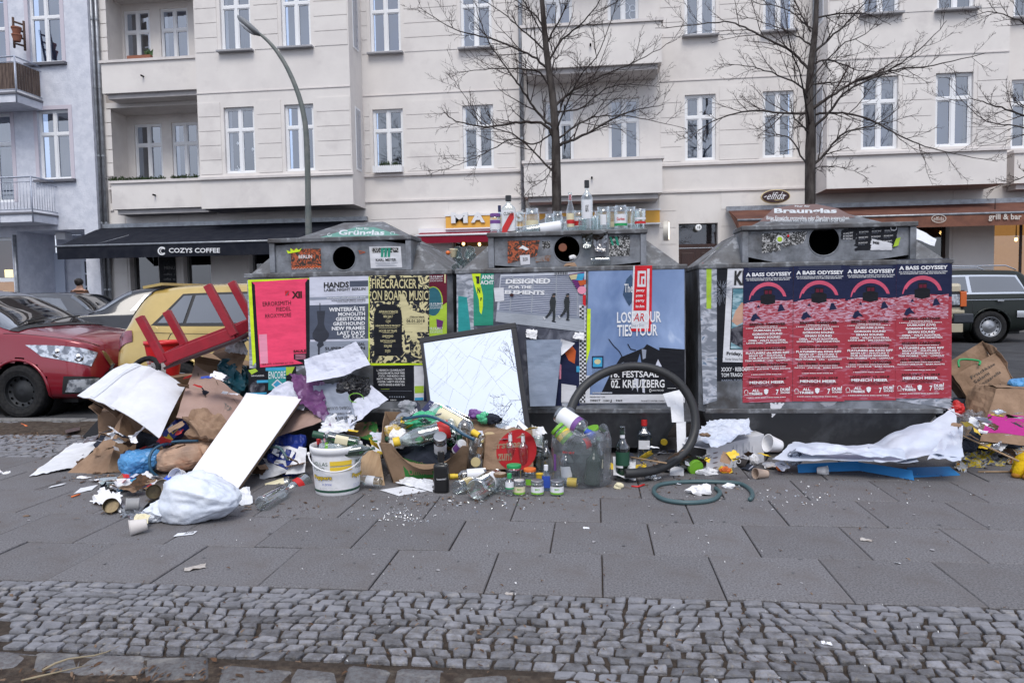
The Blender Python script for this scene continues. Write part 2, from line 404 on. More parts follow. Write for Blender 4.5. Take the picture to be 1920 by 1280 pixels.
m_cob2 = mat('cobble_mixed', (.215, .215, .235), .62, (.13, .13, .14), 9, bs=110, bst=.6, c3=(.26, .25, .25), ns3=14)
obj('cobblestone', rest, m_cob2, pav, kind='stuff')
# cobbles behind, left of the slabs, up to the kerb
back = MB()
for P, c in cob_patch(-8.2, -2.4, 5.13, 6.72, .098, .085, .05, .006):
    if c.x > -3.6+(c.y-5.1)*.35: continue
    v, f, c = stone(P, rnd.uniform(-.006, .004), crown=.005); back.add(v, f)
obj('cobblestone', back, m_cob2, pav, kind='stuff')
back = MB()
for P, c in cob_patch(2.2, 6.4, 5.6, 6.72, .11, .10, .03, .007):
    v, f, c = stone(P, rnd.uniform(-.004, .004), crown=.005); back.add(v, f)
obj('cobblestone', back, m_cob2, pav, kind='stuff')
# kerb stones along the street
x = -14
while x < 12:
    w_ = rnd.uniform(.9, 1.1); obj('kerb_stone', MB().bb(x+.004, x+w_-.004, YK+.003, YK+.13, -.2, .004+rnd.uniform(-.004, .004)), m_kerb, pav, bev=.012); x += w_
# big granite blocks along the front edge
for px0, px1, py0, py1, sk in [(-80, 88, 1222, 1266, 0), (68, 152, 1222, 1262, 8), (146, 276, 1226, 1266, 2), (274, 398, 1234, 1276, 0), (416, 556, 1254, 1292, 0), (548, 652, 1250, 1300, 0), (650, 730, 1258, 1302, 0), (740, 838, 1258, 1304, 0), (845, 960, 1262, 1306, 0)]:
    a = onZ(px0+sk, py0, -.01); b = onZ(px1+sk, py0, -.01); c = onZ(px1-6, py1, -.01); d = onZ(px0-6, py1, -.01); b.y = a.y = (a.y+b.y)/2
    Q = [V((p.x+rnd.uniform(-.016, .016), p.y+rnd.uniform(-.012, .012), -.012)) for p in (d, c, b, a)]
    v, f, cc = stone(Q, rnd.uniform(.004, .014), crown=.012); obj('granite_block', MB().add(v, f, 0, True), m_gran, pav)
# earth strip beside the kerb (left)
mb = MB(); nx = 60
for j in range(5):
    for i in range(nx+1):
        mb.v.append(V((-9.5+i*.105, 5.95+j*.2+.08*mn.noise(V((i*.3, j, 3))), -.008+(.028 if 0 < j < 4 else -.012)+.016*mn.noise(V((i*.35, j*.8, 1))))))
for j in range(4):
    for i in range(nx): mb.f.append((j*(nx+1)+i, j*(nx+1)+i+1, (j+1)*(nx+1)+i+1, (j+1)*(nx+1)+i)); mb.m.append(0); mb.sm.append(True)
obj('earth_strip', mb, m_soil, kind='structure')
# far pavement and its kerb
obj('far_pavement', MB().bb(-40, 40, 18.78, 21.6, RZ-.02, .25), m_fpav, kind='structure')
obj('far_kerb', MB().bb(-40, 40, 18.62, 18.776, RZ-.02, .254), m_kerb, kind='structure')

# litter nobody could count: leaf shreds, grit, glass splinters
def scatter(name, mlist, spots, label, seed, h=.004):
    r = random.Random(seed); mb = MB()
    for (px, py, sx, sy, n, smin, smax, asp) in spots:
        for _ in range(n):
            x = r.gauss(px, sx); y = min(1276, max(790, r.gauss(py, sy)))
            p = onZ(x, y, .003); a = r.uniform(0, pi); s = r.uniform(smin, smax); k = r.uniform(*asp); d = V((cos(a), sin(a), 0))*s; e = V((-sin(a), cos(a), 0))*s*k
            z = V((0, 0, r.uniform(.001, h))); z2 = V((0, 0, r.uniform(.001, h*2)))
            mb.add([p-d-e*.4, p-d*.2-e+z2, p+d-e*.3+z, p+d*.6+e+z2, p-d*.5+e*.8+z], [(0, 1, 4), (1, 2, 3), (1, 3, 4)], r.randrange(len(mlist)))
    o = obj(name, mb, mlist, kind='stuff'); o['label'] = label; return o
m_leafb = mat('dead_leaf', (.11, .06, .035), .8, (.06, .04, .028), 60)
m_leaf2 = mat('dead_leaf_pale', (.22, .15, .10), .8, (.13, .085, .06), 60)
m_grit = mat('grit_white', (.62, .62, .62), .5)
m_shard = glass('glass_shard', (.8, .85, .85), .35)
scatter('leaf_litter', [m_leafb, m_leafb, m_leaf2], [(240, 890, 60, 12, 170, .008, .028, (.15, .5)), (230, 930, 70, 18, 60, .006, .022, (.12, .4)), (520, 950, 70, 10, 50, .006, .02, (.12, .4)), (900, 935, 130, 9, 120, .005, .02, (.12, .4)), (1260, 905, 120, 18, 100, .005, .02, (.12, .4)), (1650, 900, 150, 14, 60, .005, .016, (.1, .4)), (60, 815, 60, 12, 200, .008, .03, (.2, .6)), (960, 990, 600, 60, 90, .004, .014, (.1, .4)), (850, 1190, 620, 50, 190, .003, .013, (.1, .5)), (200, 1265, 160, 12, 80, .006, .02, (.1, .5)), (1820, 800, 60, 14, 60, .01, .03, (.2, .6)), (140, 860, 40, 12, 60, .008, .03, (.2, .6))], 'brown leaf shreds and twigs strewn over the paving', 3)
scatter('grit', [m_grit, m_grit, m_leaf2], [(960, 1000, 560, 60, 90, .0015, .005, (.4, .9)), (750, 965, 40, 14, 60, .001, .005, (.4, .9)), (900, 940, 120, 10, 40, .0012, .005, (.4, .9)), (1460, 930, 90, 18, 60, .001, .005, (.4, .9)), (960, 1190, 600, 50, 50, .0015, .005, (.4, .9)), (1640, 910, 120, 20, 50, .0012, .005, (.4, .9))], 'white crumbs and grit on the paving', 5)
scatter('glass_shards', [m_shard, m_shard, m_grit], [(750, 967, 34, 9, 80, .002, .009, (.4, .9)), (880, 945, 60, 7, 40, .003, .012, (.4, .9)), (1460, 930, 60, 14, 40, .002, .008, (.4, .9))], 'splinters of broken glass on the slabs before the bottles', 8)
m_gum = mat('gum_spot', (.12, .12, .125), .8); m_gum2 = mat('pale_spot', (.34, .33, .34), .8)
scatter('gum_spots', [m_gum, m_gum, m_gum2], [(960, 1040, 620, 60, 40, .005, .010, (.7, 1)), (1500, 960, 260, 20, 40, .004, .010, (.7, 1)), (400, 960, 300, 40, 20, .005, .010, (.7, 1))], 'flat gum spots and pale stains on the slabs', 12, .0012)
# single scraps
def scrap(name, px, py, w_, d_, m, label, cat, seed=1, rz=0, h=.006, z=.002):
    p = onZ(px, py, 0); c, s_ = cos(rz), sin(rz); ex = V((c, s_, 0))*w_/2; ey = V((-s_, c, 0))*d_/2; p.z = z
    return obj(name, MB().sheet([p-ex-ey, p+ex-ey, p+ex+ey, p-ex+ey], 6, 5, .001, h, 30, seed, ragged=.25), m, None, label, cat)
m_flat = mat('flattened_paper', (.46, .43, .40), .8, (.34, .3, .27), 30)
m_wp = mat('white_paper', (.74, .75, .78), .7, (.66, .67, .70), 8, bs=60, bst=.2)
m_tissue = mat('tissue', (.8, .8, .82), .85, bs=80, bst=.3)
scrap('paper_scrap', 366, 1064, .085, .05, m_flat, 'pale trampled scrap on the slab near the cobbles', 'paper scrap', 3, .7)
scrap('paper_scrap', 1624, 1012, .05, .03, m_flat, 'beige trampled scrap on a slab far right of the hose', 'paper scrap', 4, -.3)
scrap('paper_scrap', 1099, 990, .03, .02, m_wp, 'tiny white shred on the slab below the ground hose', 'paper scrap', 5)
scrap('paper_scrap', 50, 967, .035, .018, m_leaf2, 'small yellowish scrap at the left edge of the slabs', 'paper scrap', 6, .3)
scrap('paper_scrap', 1550, 1206, .03, .025, m_tissue, 'white shred on the cobbles at the right', 'paper scrap', 7)
scrap('paper_scrap', 955, 1113, .03, .02, m_flat, 'pale scrap at the seam of slabs and cobbles', 'paper scrap', 8)
scrap('paper_scrap', 1683, 1056, .02, .014, m_wp, 'tiny white scrap on the last slab row at right', 'paper scrap', 9)
scrap('paper_scrap', 8, 888, .06, .05, m_tissue, 'white crumpled lump cut by the left picture edge', 'paper scrap', 10, .5, .03)
o = onZ(50, 1262, .02); obj('twig', MB().tube([onZ(80+i*24, 1256-i*8-6*sin(i), .012+.01*sin(i*.9)) for i in range(7)], [.004, .004, .003, .003, .003, .002, .001], 5), mat('dry_stalk', (.3, .25, .17), .8), None, 'dry bent stalk lying on the granite blocks', 'twig')
obj('twig', MB().tube([onZ(40+i*26, 1275-i*6, .012+.012*sin(i*.7)) for i in range(6)], [.003, .004, .003, .002, .002, .001], 5), mat('dry_stalk', (.3, .25, .17), .8), None, 'thinner dry stalk beside the granite blocks at the picture corner', 'twig')

# ================================================================ TREES
m_bark = mat('bark', (.045, .038, .036), .9, (.09, .08, .075), 14, bs=60, bst=1, stretch=(1, 1, .3))
m_twig = mat('twig_bark', (.05, .036, .034), .85)
def bez(P, n=10):
    out = []
    Q = [P[0]]+list(P)+[P[-1]]
    for i in range(1, len(Q)-2):
        for k in range(n):
            t = k/n; a, b, c, d = Q[i-1:i+3]
            out.append(.5*((2*b)+(c-a)*t+(2*a-5*b+4*c-d)*t*t+(3*b-a-3*c+d)*t**3))
    out.append(V(P[-1])); return out
def tree(label, Y, trunk_px, r0, limbs, seed, group, extra=7, cut=2.4):
    r = random.Random(seed); base = onY(*trunk_px[0], Y); base.z = 0; r0 *= .84
    t = thing('street_tree', label, 'tree', base, group)
    tp = [base]+[onY(*p, Y) for p in trunk_px[1:]]; tp = bez(tp, 6); K = len(tp)
    top = tp[-1].z
    obj('trunk', MB().tube(tp, [r0*(1.15 if i < 2 else 1)*(1-.72*i/K) for i in range(K)], 12), m_bark, t)
    tw = MB()
    def spray(P, rad, lev, L0):
        K = len(P)
        n = {1: 13, 2: 6, 3: 4}[lev]
        for q in range(n):
            k = min(K-2, int((.14+.86*(q+r.random())/n)*K)); p = P[k]; T = (P[min(k+1, K-1)]-P[k-1]).normalized()
            side = T.cross(V((r.gauss(0, 1), r.gauss(0, 1), r.gauss(0, 1)))).normalized()
            side.y *= .8
            d = (T*.75+side*r.uniform(.5, 1.05)+V((0, 0, .14))).normalized(); ln = L0*r.uniform(.4, 1.05)*(1.05-.55*k/K); m = 5; q2 = [p.copy()]; dd = d.copy()
            for i in range(m):
                dd = (dd+V((r.gauss(0, .10), r.gauss(0, .10), r.gauss(0.04, .10)))).normalized(); q2.append(q2[-1]+dd*ln/m)
            rr = max(.0021, rad*(1-k/K)*.32+.002) if lev < 3 else .002
            tw.tube(q2, [rr*(1-.6*i/m) for i in range(m+1)], 3, cap=False)
            if lev < 3: spray(bez(q2, 3), rr, lev+1, ln*.55)
    def limb(P3, rl, L0=None):
        P = bez(P3, 6); K = len(P); ln = sum((P[i+1]-P[i]).length for i in range(K-1))
        for i in range(1, K): P[i] = P[i]+V((r.gauss(0, .005), r.gauss(0, .005), r.gauss(0, .005)))
        obj('limb', MB().tube(P, [max(.0035, .68*rl*(1-.86*i/K)) for i in range(K)], 7), m_bark, t); spray(P, rl, 1, (L0 or ln*.42))
    for pts, rl in limbs:
        dy = r.choice([-1, 1])*r.uniform(.05, .55); n = len(pts); limb([onY(x, y, Y)+V((0, dy*(i/(n-1))**1.3*1.3 if i else 0, 0)) for i, (x, y) in enumerate(pts)], rl)
    for q in range(extra):   # limbs towards and away from the street, and the top above the picture
        z = cut+(top-cut)*(q+.5)/extra; k = min(range(len(tp)), key=lambda i: abs(tp[i].z-z)); p = tp[k]; a = q*2.4+seed; ln = 1.5*(1.15-.6*q/extra)
        d = V((cos(a)*.75, sin(a), .1)); limb([p, p+d*ln*.4+V((0, 0, .28*ln)), p+d*ln*.8+V((0, 0, .4*ln)), p+d*ln*1.15+V((0, 0, .75*ln))], .017*(1.2-.8*q/extra))
    obj('twigs', tw, m_twig, t, kind='stuff'); return t
A = [([(1040, 262), (1020, 235), (970, 234), (920, 245), (870, 240), (843, 226)], .035), ([(1044, 272), (1070, 262), (1105, 243), (1150, 212), (1200, 190), (1255, 175)], .035),
     ([(1045, 262), (1090, 230), (1140, 218), (1200, 225), (1285, 245)], .022), ([(1038, 240), (1010, 215), (985, 180), (960, 150), (920, 90), (905, 40)], .03), ([(1030, 130), (990, 105), (930, 85), (860, 72), (800, 40)], .026),
     ([(1028, 120), (1050, 85), (1090, 60), (1130, 20), (1160, -20)], .024), ([(1035, 170), (1010, 140), (960, 140), (920, 150), (870, 165)], .022), ([(1040, 200), (1075, 170), (1130, 140), (1200, 110), (1270, 70)], .026),
     ([(1042, 225), (1060, 180), (1085, 140), (1100, 120)], .018), ([(1036, 250), (1000, 270), (960, 260), (900, 290), (850, 310), (805, 322)], .018), ([(1024, 60), (1000, 20), (960, -20), (930, -70)], .02), ([(1026, 80), (1060, 30), (1085, -20)], .02),
     ([(1045, 210), (1090, 200), (1140, 160), (1190, 150), (1240, 150)], .02), ([(1022, 95), (980, 60), (940, 30), (880, 0)], .02), ([(1048, 275), (1030, 330), (1000, 360), (985, 385)], .012)]
t1 = tree('left of the two bare street trees, rising behind the middle container', 10.2, [(1046, 400), (1043, 330), (1042, 262), (1036, 180), (1025, 100), (1018, 20), (1012, -60), (1010, -260)], .085, A, 3, 'bare street trees')
B = [([(1516, 212), (1470, 214), (1400, 213), (1330, 235), (1282, 275)], .028), ([(1520, 250), (1495, 240), (1470, 228), (1457, 214)], .02), ([(1520, 315), (1550, 285), (1578, 252), (1640, 235), (1680, 205)], .03), ([(1522, 205), (1560, 180), (1600, 155), (1660, 138), (1740, 130), (1830, 110)], .035),
     ([(1524, 240), (1550, 215), (1580, 178), (1640, 150), (1690, 120), (1730, 75)], .03), ([(1530, 215), (1560, 212), (1620, 225), (1690, 265), (1760, 290), (1850, 310)], .026), ([(1517, 130), (1480, 98), (1420, 70), (1365, 50), (1300, 58), (1225, 68)], .028), ([(1518, 190), (1495, 165), (1440, 150), (1390, 145), (1335, 150)], .022),
     ([(1522, 120), (1560, 108), (1620, 118), (1690, 118)], .022), ([(1524, 100), (1560, 70), (1600, 30), (1640, -20)], .026), ([(1520, 60), (1500, 20), (1480, -40)], .022), ([(1526, 35), (1580, 20), (1640, 10), (1700, 20)], .02), ([(1520, 85), (1500, 60), (1470, 30), (1400, -10)], .02), ([(1520, 320), (1545, 310), (1600, 315), (1640, 330)], .012), ([(1518, 160), (1560, 150), (1610, 140), (1660, 145)], .02)]
t2 = tree('right of the two bare street trees, rising behind the right container', 10.4, [(1521, 380), (1519, 320), (1520, 250), (1517, 190), (1520, 130), (1528, 60), (1531, 0), (1536, -260)], .088, B, 8, 'bare street trees')
C = [([(1995, 260), (1950, 235), (1890, 215), (1840, 205), (1790, 195)], .03), ([(1995, 250), (1940, 215), (1900, 200), (1870, 198)], .02), ([(2000, 330), (1960, 320), (1915, 335), (1880, 350)], .018), ([(1995, 200), (1930, 170), (1890, 120)], .02), ([(1995, 90), (1930, 40), (1880, 10), (1840, 15)], .02)]
t3 = tree('bare street tree mostly outside the right picture edge, only branch tips showing', 10.6, [(2010, 380), (2010, 300), (2008, 200), (2010, 90), (2012, -200)], .085, C, 21, None, 4)
# trees across the near street, seen only as reflections
for i, (x, y, rz, s_) in enumerate([(-2.0, -15.5, 1.2, 2.4), (7.5, -7.5, 3.0, 2.5), (15, -8, 4.4, 2.5), (-11, -7.5, 2.2, 2.5)]):
    c = copy_tree((t1, t2)[i % 2]); c.location = (x, y, 0); c.rotation_euler = (0, 0, rz); c.scale = (s_, s_, s_)
    c['label'] = ['bare tree showing in the mirror and in the left windows', 'bare tall tree reflected in the middle windows', 'bare tree reflected in the right windows', 'bare tree reflected in the far left windows'][i]; c['group'] = 'trees behind the viewer seen as reflections'

# ================================================================ STREET LAMP
m_pole = mat('lamp_pole_paint', (.10, .12, .115), .5, (.15, .16, .15), 6)
Yl = 13.5; lp = [onY(x, y, Yl) for x, y in [(579, 447), (577, 330), (574, 250), (566, 200), (553, 160), (537, 125), (520, 98), (505, 80), (492, 68), (484, 62)]]; b0 = lp[0].copy(); b0.z = 0
lt = thing('street_lamp', 'grey street lamp with tall curved mast behind the left container', 'street lamp', b0)
P = bez([b0]+lp, 5); K = len(P); obj('mast', MB().tube(P, [.06 if p.z < 2.9 else .06-.035*(i/K) for i, p in enumerate(P)], 12), m_pole, lt)
hd = lp[-1]; dx = (lp[-1]-lp[-3]).normalized(); hc = hd+dx*.22
def hs(p): return V((p.x, p.y, p.z*(1 if p.z > 0 else .5)))
obj('lamp_head', MB().blob(hc, (.30, .13, .09), 16, 0, 1, R=Matrix.Rotation(atan2(-dx.z, dx.x), 3, 'Y'), shape=hs, smooth=True), mat('lamp_head_grey', (.16, .17, .18), .4), lt)
obj('lamp_glass', MB().blob(hc+V((-.04, 0, -.045)), (.21, .10, .055), 14, 0, 1, R=Matrix.Rotation(atan2(-dx.z, dx.x), 3, 'Y'), smooth=True), mat('lamp_diffuser', (.55, .57, .6), .15), lt)
# ================================================================ BUILDINGS
m_wall = mat('cream_render', (.75, .715, .685), .9, (.70, .665, .64), 1.2, bs=40, bst=.15, c3=(.64, .605, .585), ns3=.9)
m_band = m_wall
m_trim = mat('cream_trim', (.70, .66, .64), .85, (.62, .585, .57), 3)
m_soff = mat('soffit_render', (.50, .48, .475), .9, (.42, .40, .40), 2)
m_wall2 = mat('blue_white_roughcast', (.68, .70, .77), .95, (.56, .585, .66), 3.5, bs=22, bst=1.0, c3=(.60, .62, .70), ns3=1.1)
m_pink = mat('pale_pink_surround', (.58, .54, .60), .9)
m_frame = mat('white_window_frame', (.80, .81, .83), .45)
m_glassw = glass('window_glass', (.40, .50, .66), .24, .012, fmax=.65)
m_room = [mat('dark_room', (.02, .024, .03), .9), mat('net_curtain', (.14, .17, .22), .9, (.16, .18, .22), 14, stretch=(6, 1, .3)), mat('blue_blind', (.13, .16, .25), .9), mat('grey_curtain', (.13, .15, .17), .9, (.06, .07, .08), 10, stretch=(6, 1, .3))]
m_zinc = mat('zinc', (.34, .36, .39), .4, (.24, .25, .27), 8, metal=.6)
m_sill = mat('sill_grey', (.36, .36, .38), .7)
m_dark = mat('dark_void', (.008, .008, .009), .9)
YF = 21.0; WIN = {}
def wall_mesh(mb, X0, X1, Z0, Z1, Y, holes, dep=.16, mi=0):
    xs = sorted({X0, X1, *[h[0] for h in holes], *[h[1] for h in holes]}); zs = sorted({Z0, Z1, *[h[2] for h in holes], *[h[3] for h in holes]})
    xs = [x for x in xs if X0 <= x <= X1]; zs = [z for z in zs if Z0 <= z <= Z1]
    for a, b in zip(xs[:-1], xs[1:]):
        for c, d in zip(zs[:-1], zs[1:]):
            if any(h[0] <= (a+b)/2 <= h[1] and h[2] <= (c+d)/2 <= h[3] for h in holes): continue
            mb.quad((a, Y, c), (b, Y, c), (b, Y, d), (a, Y, d), mi)
    for a, b, c, d in [h[:4] for h in holes]:
        e = Y+dep
        mb.quad((a, Y, c), (a, e, c), (a, e, d), (a, Y, d), mi); mb.quad((b, Y, c), (b, Y, d), (b, e, d), (b, e, c), mi)
        mb.quad((a, Y, d), (a, e, d), (b, e, d), (b, Y, d), mi); mb.quad((a, Y, c), (b, Y, c), (b, e, c), (a, e, c), mi)
    return mb
def window(par_, x0, x1, z0, z1, Y, room=0, sill=True, tr=.66, bars=True, fm=None, side=None):
    """two-leaf window: frame with central post and transom, four panes"""
    w_, h = x1-x0, z1-z0; key = (round(w_, 2), round(h, 2), room, sill, tr, bars, fm, side)
    if key in WIN and side is None:
        c = copy_tree(WIN[key], par_); c.location = V(((x0+x1)/2, Y, z0))-wloc(par_); return c
    f = .055; fr = MB(); a = w_/2
    for q in (-1, 1): fr.bb(q*(a-f/2)-f/2, q*(a-f/2)+f/2, -.05, .02, 0, h)
    fr.bb(-a+f, a-f, -.05, .02, 0, f); fr.bb(-a+f, a-f, -.05, .02, h-f, h); zt = h*tr
    fr.bb(-.04, .04, -.055, .02, f, h-f)
    if bars: fr.bb(-a+f, -.04, -.053, .02, zt-.035, zt+.035); fr.bb(.04, a-f, -.053, .02, zt-.035, zt+.035)
    for q0, q1 in ((-a+f, -.04), (.04, a-f)):   # leaf rails
        for c0, c1 in (((f, zt-.035), (zt+.035, h-f)) if bars else ((f, h-f),)):
            g = .028
            fr.bb(q0, q0+g, -.035, .012, c0, c1); fr.bb(q1-g, q1, -.035, .012, c0, c1); fr.bb(q0+g, q1-g, -.035, .012, c0, c0+g); fr.bb(q0+g, q1-g, -.035, .012, c1-g, c1)
    root = obj('window', fr, fm or m_frame, par_, local=True); root.location = V(((x0+x1)/2, Y, z0))-wloc(par_)
    pm = MB().quad((-a+.05, .25, 0), (a-.05, .25, 0), (a-.05, .25, h), (-a+.05, .25, h)); obj('window_backing', pm, m_room[room], root, local=True)  # backing sheet: curtain or blind; the dark one stands in for an unlit room
    for q0, q1 in ((-a+f, -.04), (.04, a-f)):
        for c0, c1 in (((f, zt-.035), (zt+.035, h-f)) if bars else ((f, h-f),)):
            t1_ = rnd.uniform(-.004, .004)
            obj('pane', MB().quad((q0+.028, -.01+t1_, c0+.028), (q1-.028, -.01, c0+.028), (q1-.028, -.01+t1_, c1-.028), (q0+.028, -.01+t1_, c1-.028)), m_glassw, root, local=True)
    if sill: obj('sill', MB().bb(-a-.07, a+.07, -.30, -.06, -.055, -.012), m_sill, root, local=True)
    WIN[key] = root; return root

def XS(px, Y=YF): return XY(px, Y)
B1 = thing('apartment_building', 'cream rendered apartment block with bay windows and balconies over a row of shops', 'building', (0, YF, 0))
XL, XR = onY(192, 300, YF).x, 16.0
Z1b, Z1t, Z2b, Z2t, ZS, ZB = 4.84, 6.62, 8.20, 9.98, 3.97, 4.70
bx0, bx1 = XS(385, 19.9), XS(668, 19.9); cx0, cx1 = XS(1548, 19.9), XS(1882, 19.9); TOP = 15.5
lx0, lx1 = XS(214, 20.95), bx0
def wpx(a, b, Y=YF): return XY(a, Y), XY(b, Y)
F1 = [(708, 764), (874, 931), (1026, 1079), (1144, 1201), (1285, 1342), (1429, 1486), (1888, 1950), (2010, 2070)]
holes = []
for a, b in F1:
    x0, x1 = wpx(a, b)
    for z0, z1 in ((Z1b, Z1t), (Z2b, Z2t), (Z2b+3.35, Z2t+3.35)): holes.append((x0, x1, z0, z1))
gl = []   # ground floor openings (x0,x1,z0,z1)
gl += [(XS(246), XS(300), .5, 3.0), (XS(346), XS(398), .5, 3.0), (XS(470), XS(640), .5, 3.0)]
gl += [(XS(850), XS(1150), .3, 2.95), (XS(1273), XS(1346), .05, 3.12), (XS(1690), XS(1778), .3, 3.05), (XS(1862), XS(2040), .3, 3.05), (XS(1480), XS(1620), .3, 3.0)]
mb = wall_mesh(MB(), XL, lx0, 0, TOP, YF, [])
wall_mesh(mb, lx0, lx1, 0, ZB-.5, YF, [h for h in gl if h[1] < lx1], .3)
wall_mesh(mb, lx1, bx1, 0, 3.81, YF, [h for h in gl if h[0] > lx1 and h[1] < bx1], .3)
wall_mesh(mb, bx1, XR, 0, 3.81, YF, [h for h in gl if h[0] > bx1], .3)
wall_mesh(mb, bx1, XR, 3.81, TOP, YF, holes)
# bays: front, sides, underside
for x0, x1, wins in ((bx0, bx1, [(433, 489), (545, 599)]), (cx0, cx1, [(1611, 1679), (1748, 1817)])):
    hb = []
    for a, b in wins:
        u0, u1 = wpx(a, b, 19.9)
        for z0, z1 in ((4.76, 6.58), (8.12, 9.94), (11.5, 13.3)): hb.append((u0, u1, z0, z1))
    wall_mesh(mb, x0, x1, 3.8, TOP, 19.9, hb)
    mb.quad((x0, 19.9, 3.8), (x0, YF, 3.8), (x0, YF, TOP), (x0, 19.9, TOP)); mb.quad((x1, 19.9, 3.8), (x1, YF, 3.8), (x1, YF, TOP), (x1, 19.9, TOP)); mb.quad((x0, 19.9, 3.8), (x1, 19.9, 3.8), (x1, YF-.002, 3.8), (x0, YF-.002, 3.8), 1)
    for i, h in enumerate(hb): window(B1, *h, 20.03, [0, 3, 2, 1, 1, 0][i] if x0 < 0 else [1, 1, 2, 2, 0, 1][i], sill=(h[2] > 7))
# loggia: floors, back wall, side wall
for k, (zf, zc) in enumerate(((3.81, 7.02), (7.18, 10.42), (10.85, 13.8))):
    yb = 21.95
    ha = [(*wpx(266, 317, yb), zf+1.05, zf+2.95), (*wpx(335, 384, yb), zf+1.05, zf+2.95)] if k == 0 else [(*wpx(256, 304, yb), zf+1.15, zf+3.05), (*wpx(323, 374, yb), zf+1.15, zf+3.05)]
    wall_mesh(mb, lx0, lx1, zf, zc, yb, ha)
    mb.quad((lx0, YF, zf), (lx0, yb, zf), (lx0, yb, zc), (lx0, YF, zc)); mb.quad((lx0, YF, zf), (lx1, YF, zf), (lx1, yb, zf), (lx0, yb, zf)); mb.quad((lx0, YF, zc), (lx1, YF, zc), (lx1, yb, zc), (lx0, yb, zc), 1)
    mb.quad((lx0, YF, zc), (lx1, YF, zc), (lx1, YF, zc+.16), (lx0, YF, zc+.16))
    for i, h in enumerate(ha): window(B1, *h, yb+.10, [3, 0, 3, 2][(i+2*k) % 4], sill=False)
mb.quad((XL, YF, 0), (XL, YF+8, 0), (XL, YF+8, TOP), (XL, YF, TOP)); mb.quad((XL, YF, TOP), (XR, YF, TOP), (XR, YF+8, TOP), (XL, YF+8, TOP)); mb.quad((XR, YF, 0), (XR, YF+8, 0), (XR, YF+8, TOP), (XR, YF, TOP))
obj('wall', mb, [m_wall, m_soff], B1)
for i, h in enumerate(holes):
    rm = [0, 2, 2, 0, 1, 0, 0, 2, 1, 1, 0, 2, 3, 3, 0, 0, 2, 1, 0, 0, 0][i % 21]
    window(B1, *h, YF+.12, rm, sill=(i % 3 == 1))
# loggia parapets and balconies
def parapet(x0, x1, z0, z1, yf, yb, spout=None):
    t = .12; p = MB(); p.bb(x0, x1, yf, yf+t, z0, z1); p.bb(x0, x0+t, yf+t, yb, z0, z1); p.bb(x1-t, x1, yf+t, yb, z0, z1); p.bb(x0+t, x1-t, yf+t, yb, z0, z0+.16)
    o = obj('balcony', p, m_wall, B1)
    c = MB(); c.bb(x0-.05, x1+.05, yf-.05, yf+t+.03, z1+.002, z1+.075); c.bb(x0-.05, x0+t+.02, yf+t+.032, yb, z1+.002, z1+.075); c.bb(x1-t-.02, x1+.05, yf+t+.032, yb, z1+.002, z1+.075); obj('coping', c, m_trim, o)
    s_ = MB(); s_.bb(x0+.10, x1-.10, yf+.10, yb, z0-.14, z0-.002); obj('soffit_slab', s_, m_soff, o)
    if spout: obj('spout', MB().tube([(spout, yf-.12, (z0+z1)/2), (spout, yf+.02, (z0+z1)/2)], .025, 8), m_dark, o)
    return o
parapet(XS(219, 20.4), bx0-.02, 3.93, 4.68, 20.4, YF+.02, XS(300, 20.4)); parapet(XS(211, 20.4), bx0-.02, 7.28, 8.14, 20.4, YF+.02, XS(288, 20.4))
b_x0, b_x1 = XS(986, 20.0), XS(1243, 20.0)
for k in range(3): parapet(b_x0, b_x1, 3.86+3.37*k, 4.74+3.45*k+.1*(k > 0), 20.0, YF-.003, XS(1112, 20.0))
parapet(XS(1887, 20.0)+.35, XR, 3.86, 4.62, 20.45, YF-.003)
# string courses
def course(x0, x1, z, y, h=.07, d=.07): obj('string_course', MB().bb(x0, x1, y-d, y-.003, z, z+h), m_trim, B1)
course(bx1, b_x0-.02, ZS, YF, .05, .05); course(bx1, b_x0-.02, ZB, YF); course(b_x1+.02, cx0, ZS, YF, .05, .05); course(b_x1+.02, cx0, ZB, YF)
course(bx0-.03, bx1+.05, 4.60, 19.9); course(cx0-.04, cx1+.05, 4.62, 19.9); course(XL+.3, lx0, ZS, YF, .05, .05); course(XL+.3, lx0, ZB-.1, YF)
course(cx1, XS(1887, 20)+.33, ZB, YF); course(bx0, bx1, 6.98, 19.9, .03, .02); course(bx1, b_x0, 7.0, YF, .03, .02); course(b_x1, cx0, 7.0, YF, .03, .02); course(cx0, cx1, 7.02, 19.9, .03, .02)
# plaster bands between the windows
def bands(x0, x1, y, zs, n=5, hh=.40):
    for z0 in zs:
        for k in range(n):
            obj('plaster_band', MB().bb(x0, x1, y-.014, y-.002, z0+k*hh+.012, z0+(k+1)*hh-.012), m_band, B1)
zz = (4.82, 8.18); g = .10
segs = [(bx1+.03, XS(708)-g), (XS(764)+g, XS(874)-g), (XS(931)+g, XS(972)), (b_x1+.05, XS(1285)-g), (XS(1342)+g, XS(1429)-g), (XS(1486)+g, cx0-.25)]
for a, b in segs: bands(a, b, YF, zz)
for a, b in ((bx0+.03, XS(433, 19.9)-g), (XS(489, 19.9)+g, XS(545, 19.9)-g), (XS(599, 19.9)+g, bx1-.03), (cx0+.03, XS(1611, 19.9)-g), (XS(1679, 19.9)+g, XS(1748, 19.9)-g), (XS(1817, 19.9)+g, cx1-.03)): bands(a, b, 19.9, (4.74, 8.1))
bands(XL+.35, lx0-.08, YF, (5.0, 8.3), 5)
for a, b in ((XS(200), XS(242)), (XS(402), XS(466)), (XS(305), XS(341)), (XS(1236), XS(1268)), (XS(1352), XS(1400)), (XS(1784), XS(1856)), (XS(700), XS(845))): bands(a, b, YF, (.25,), 8, .46)
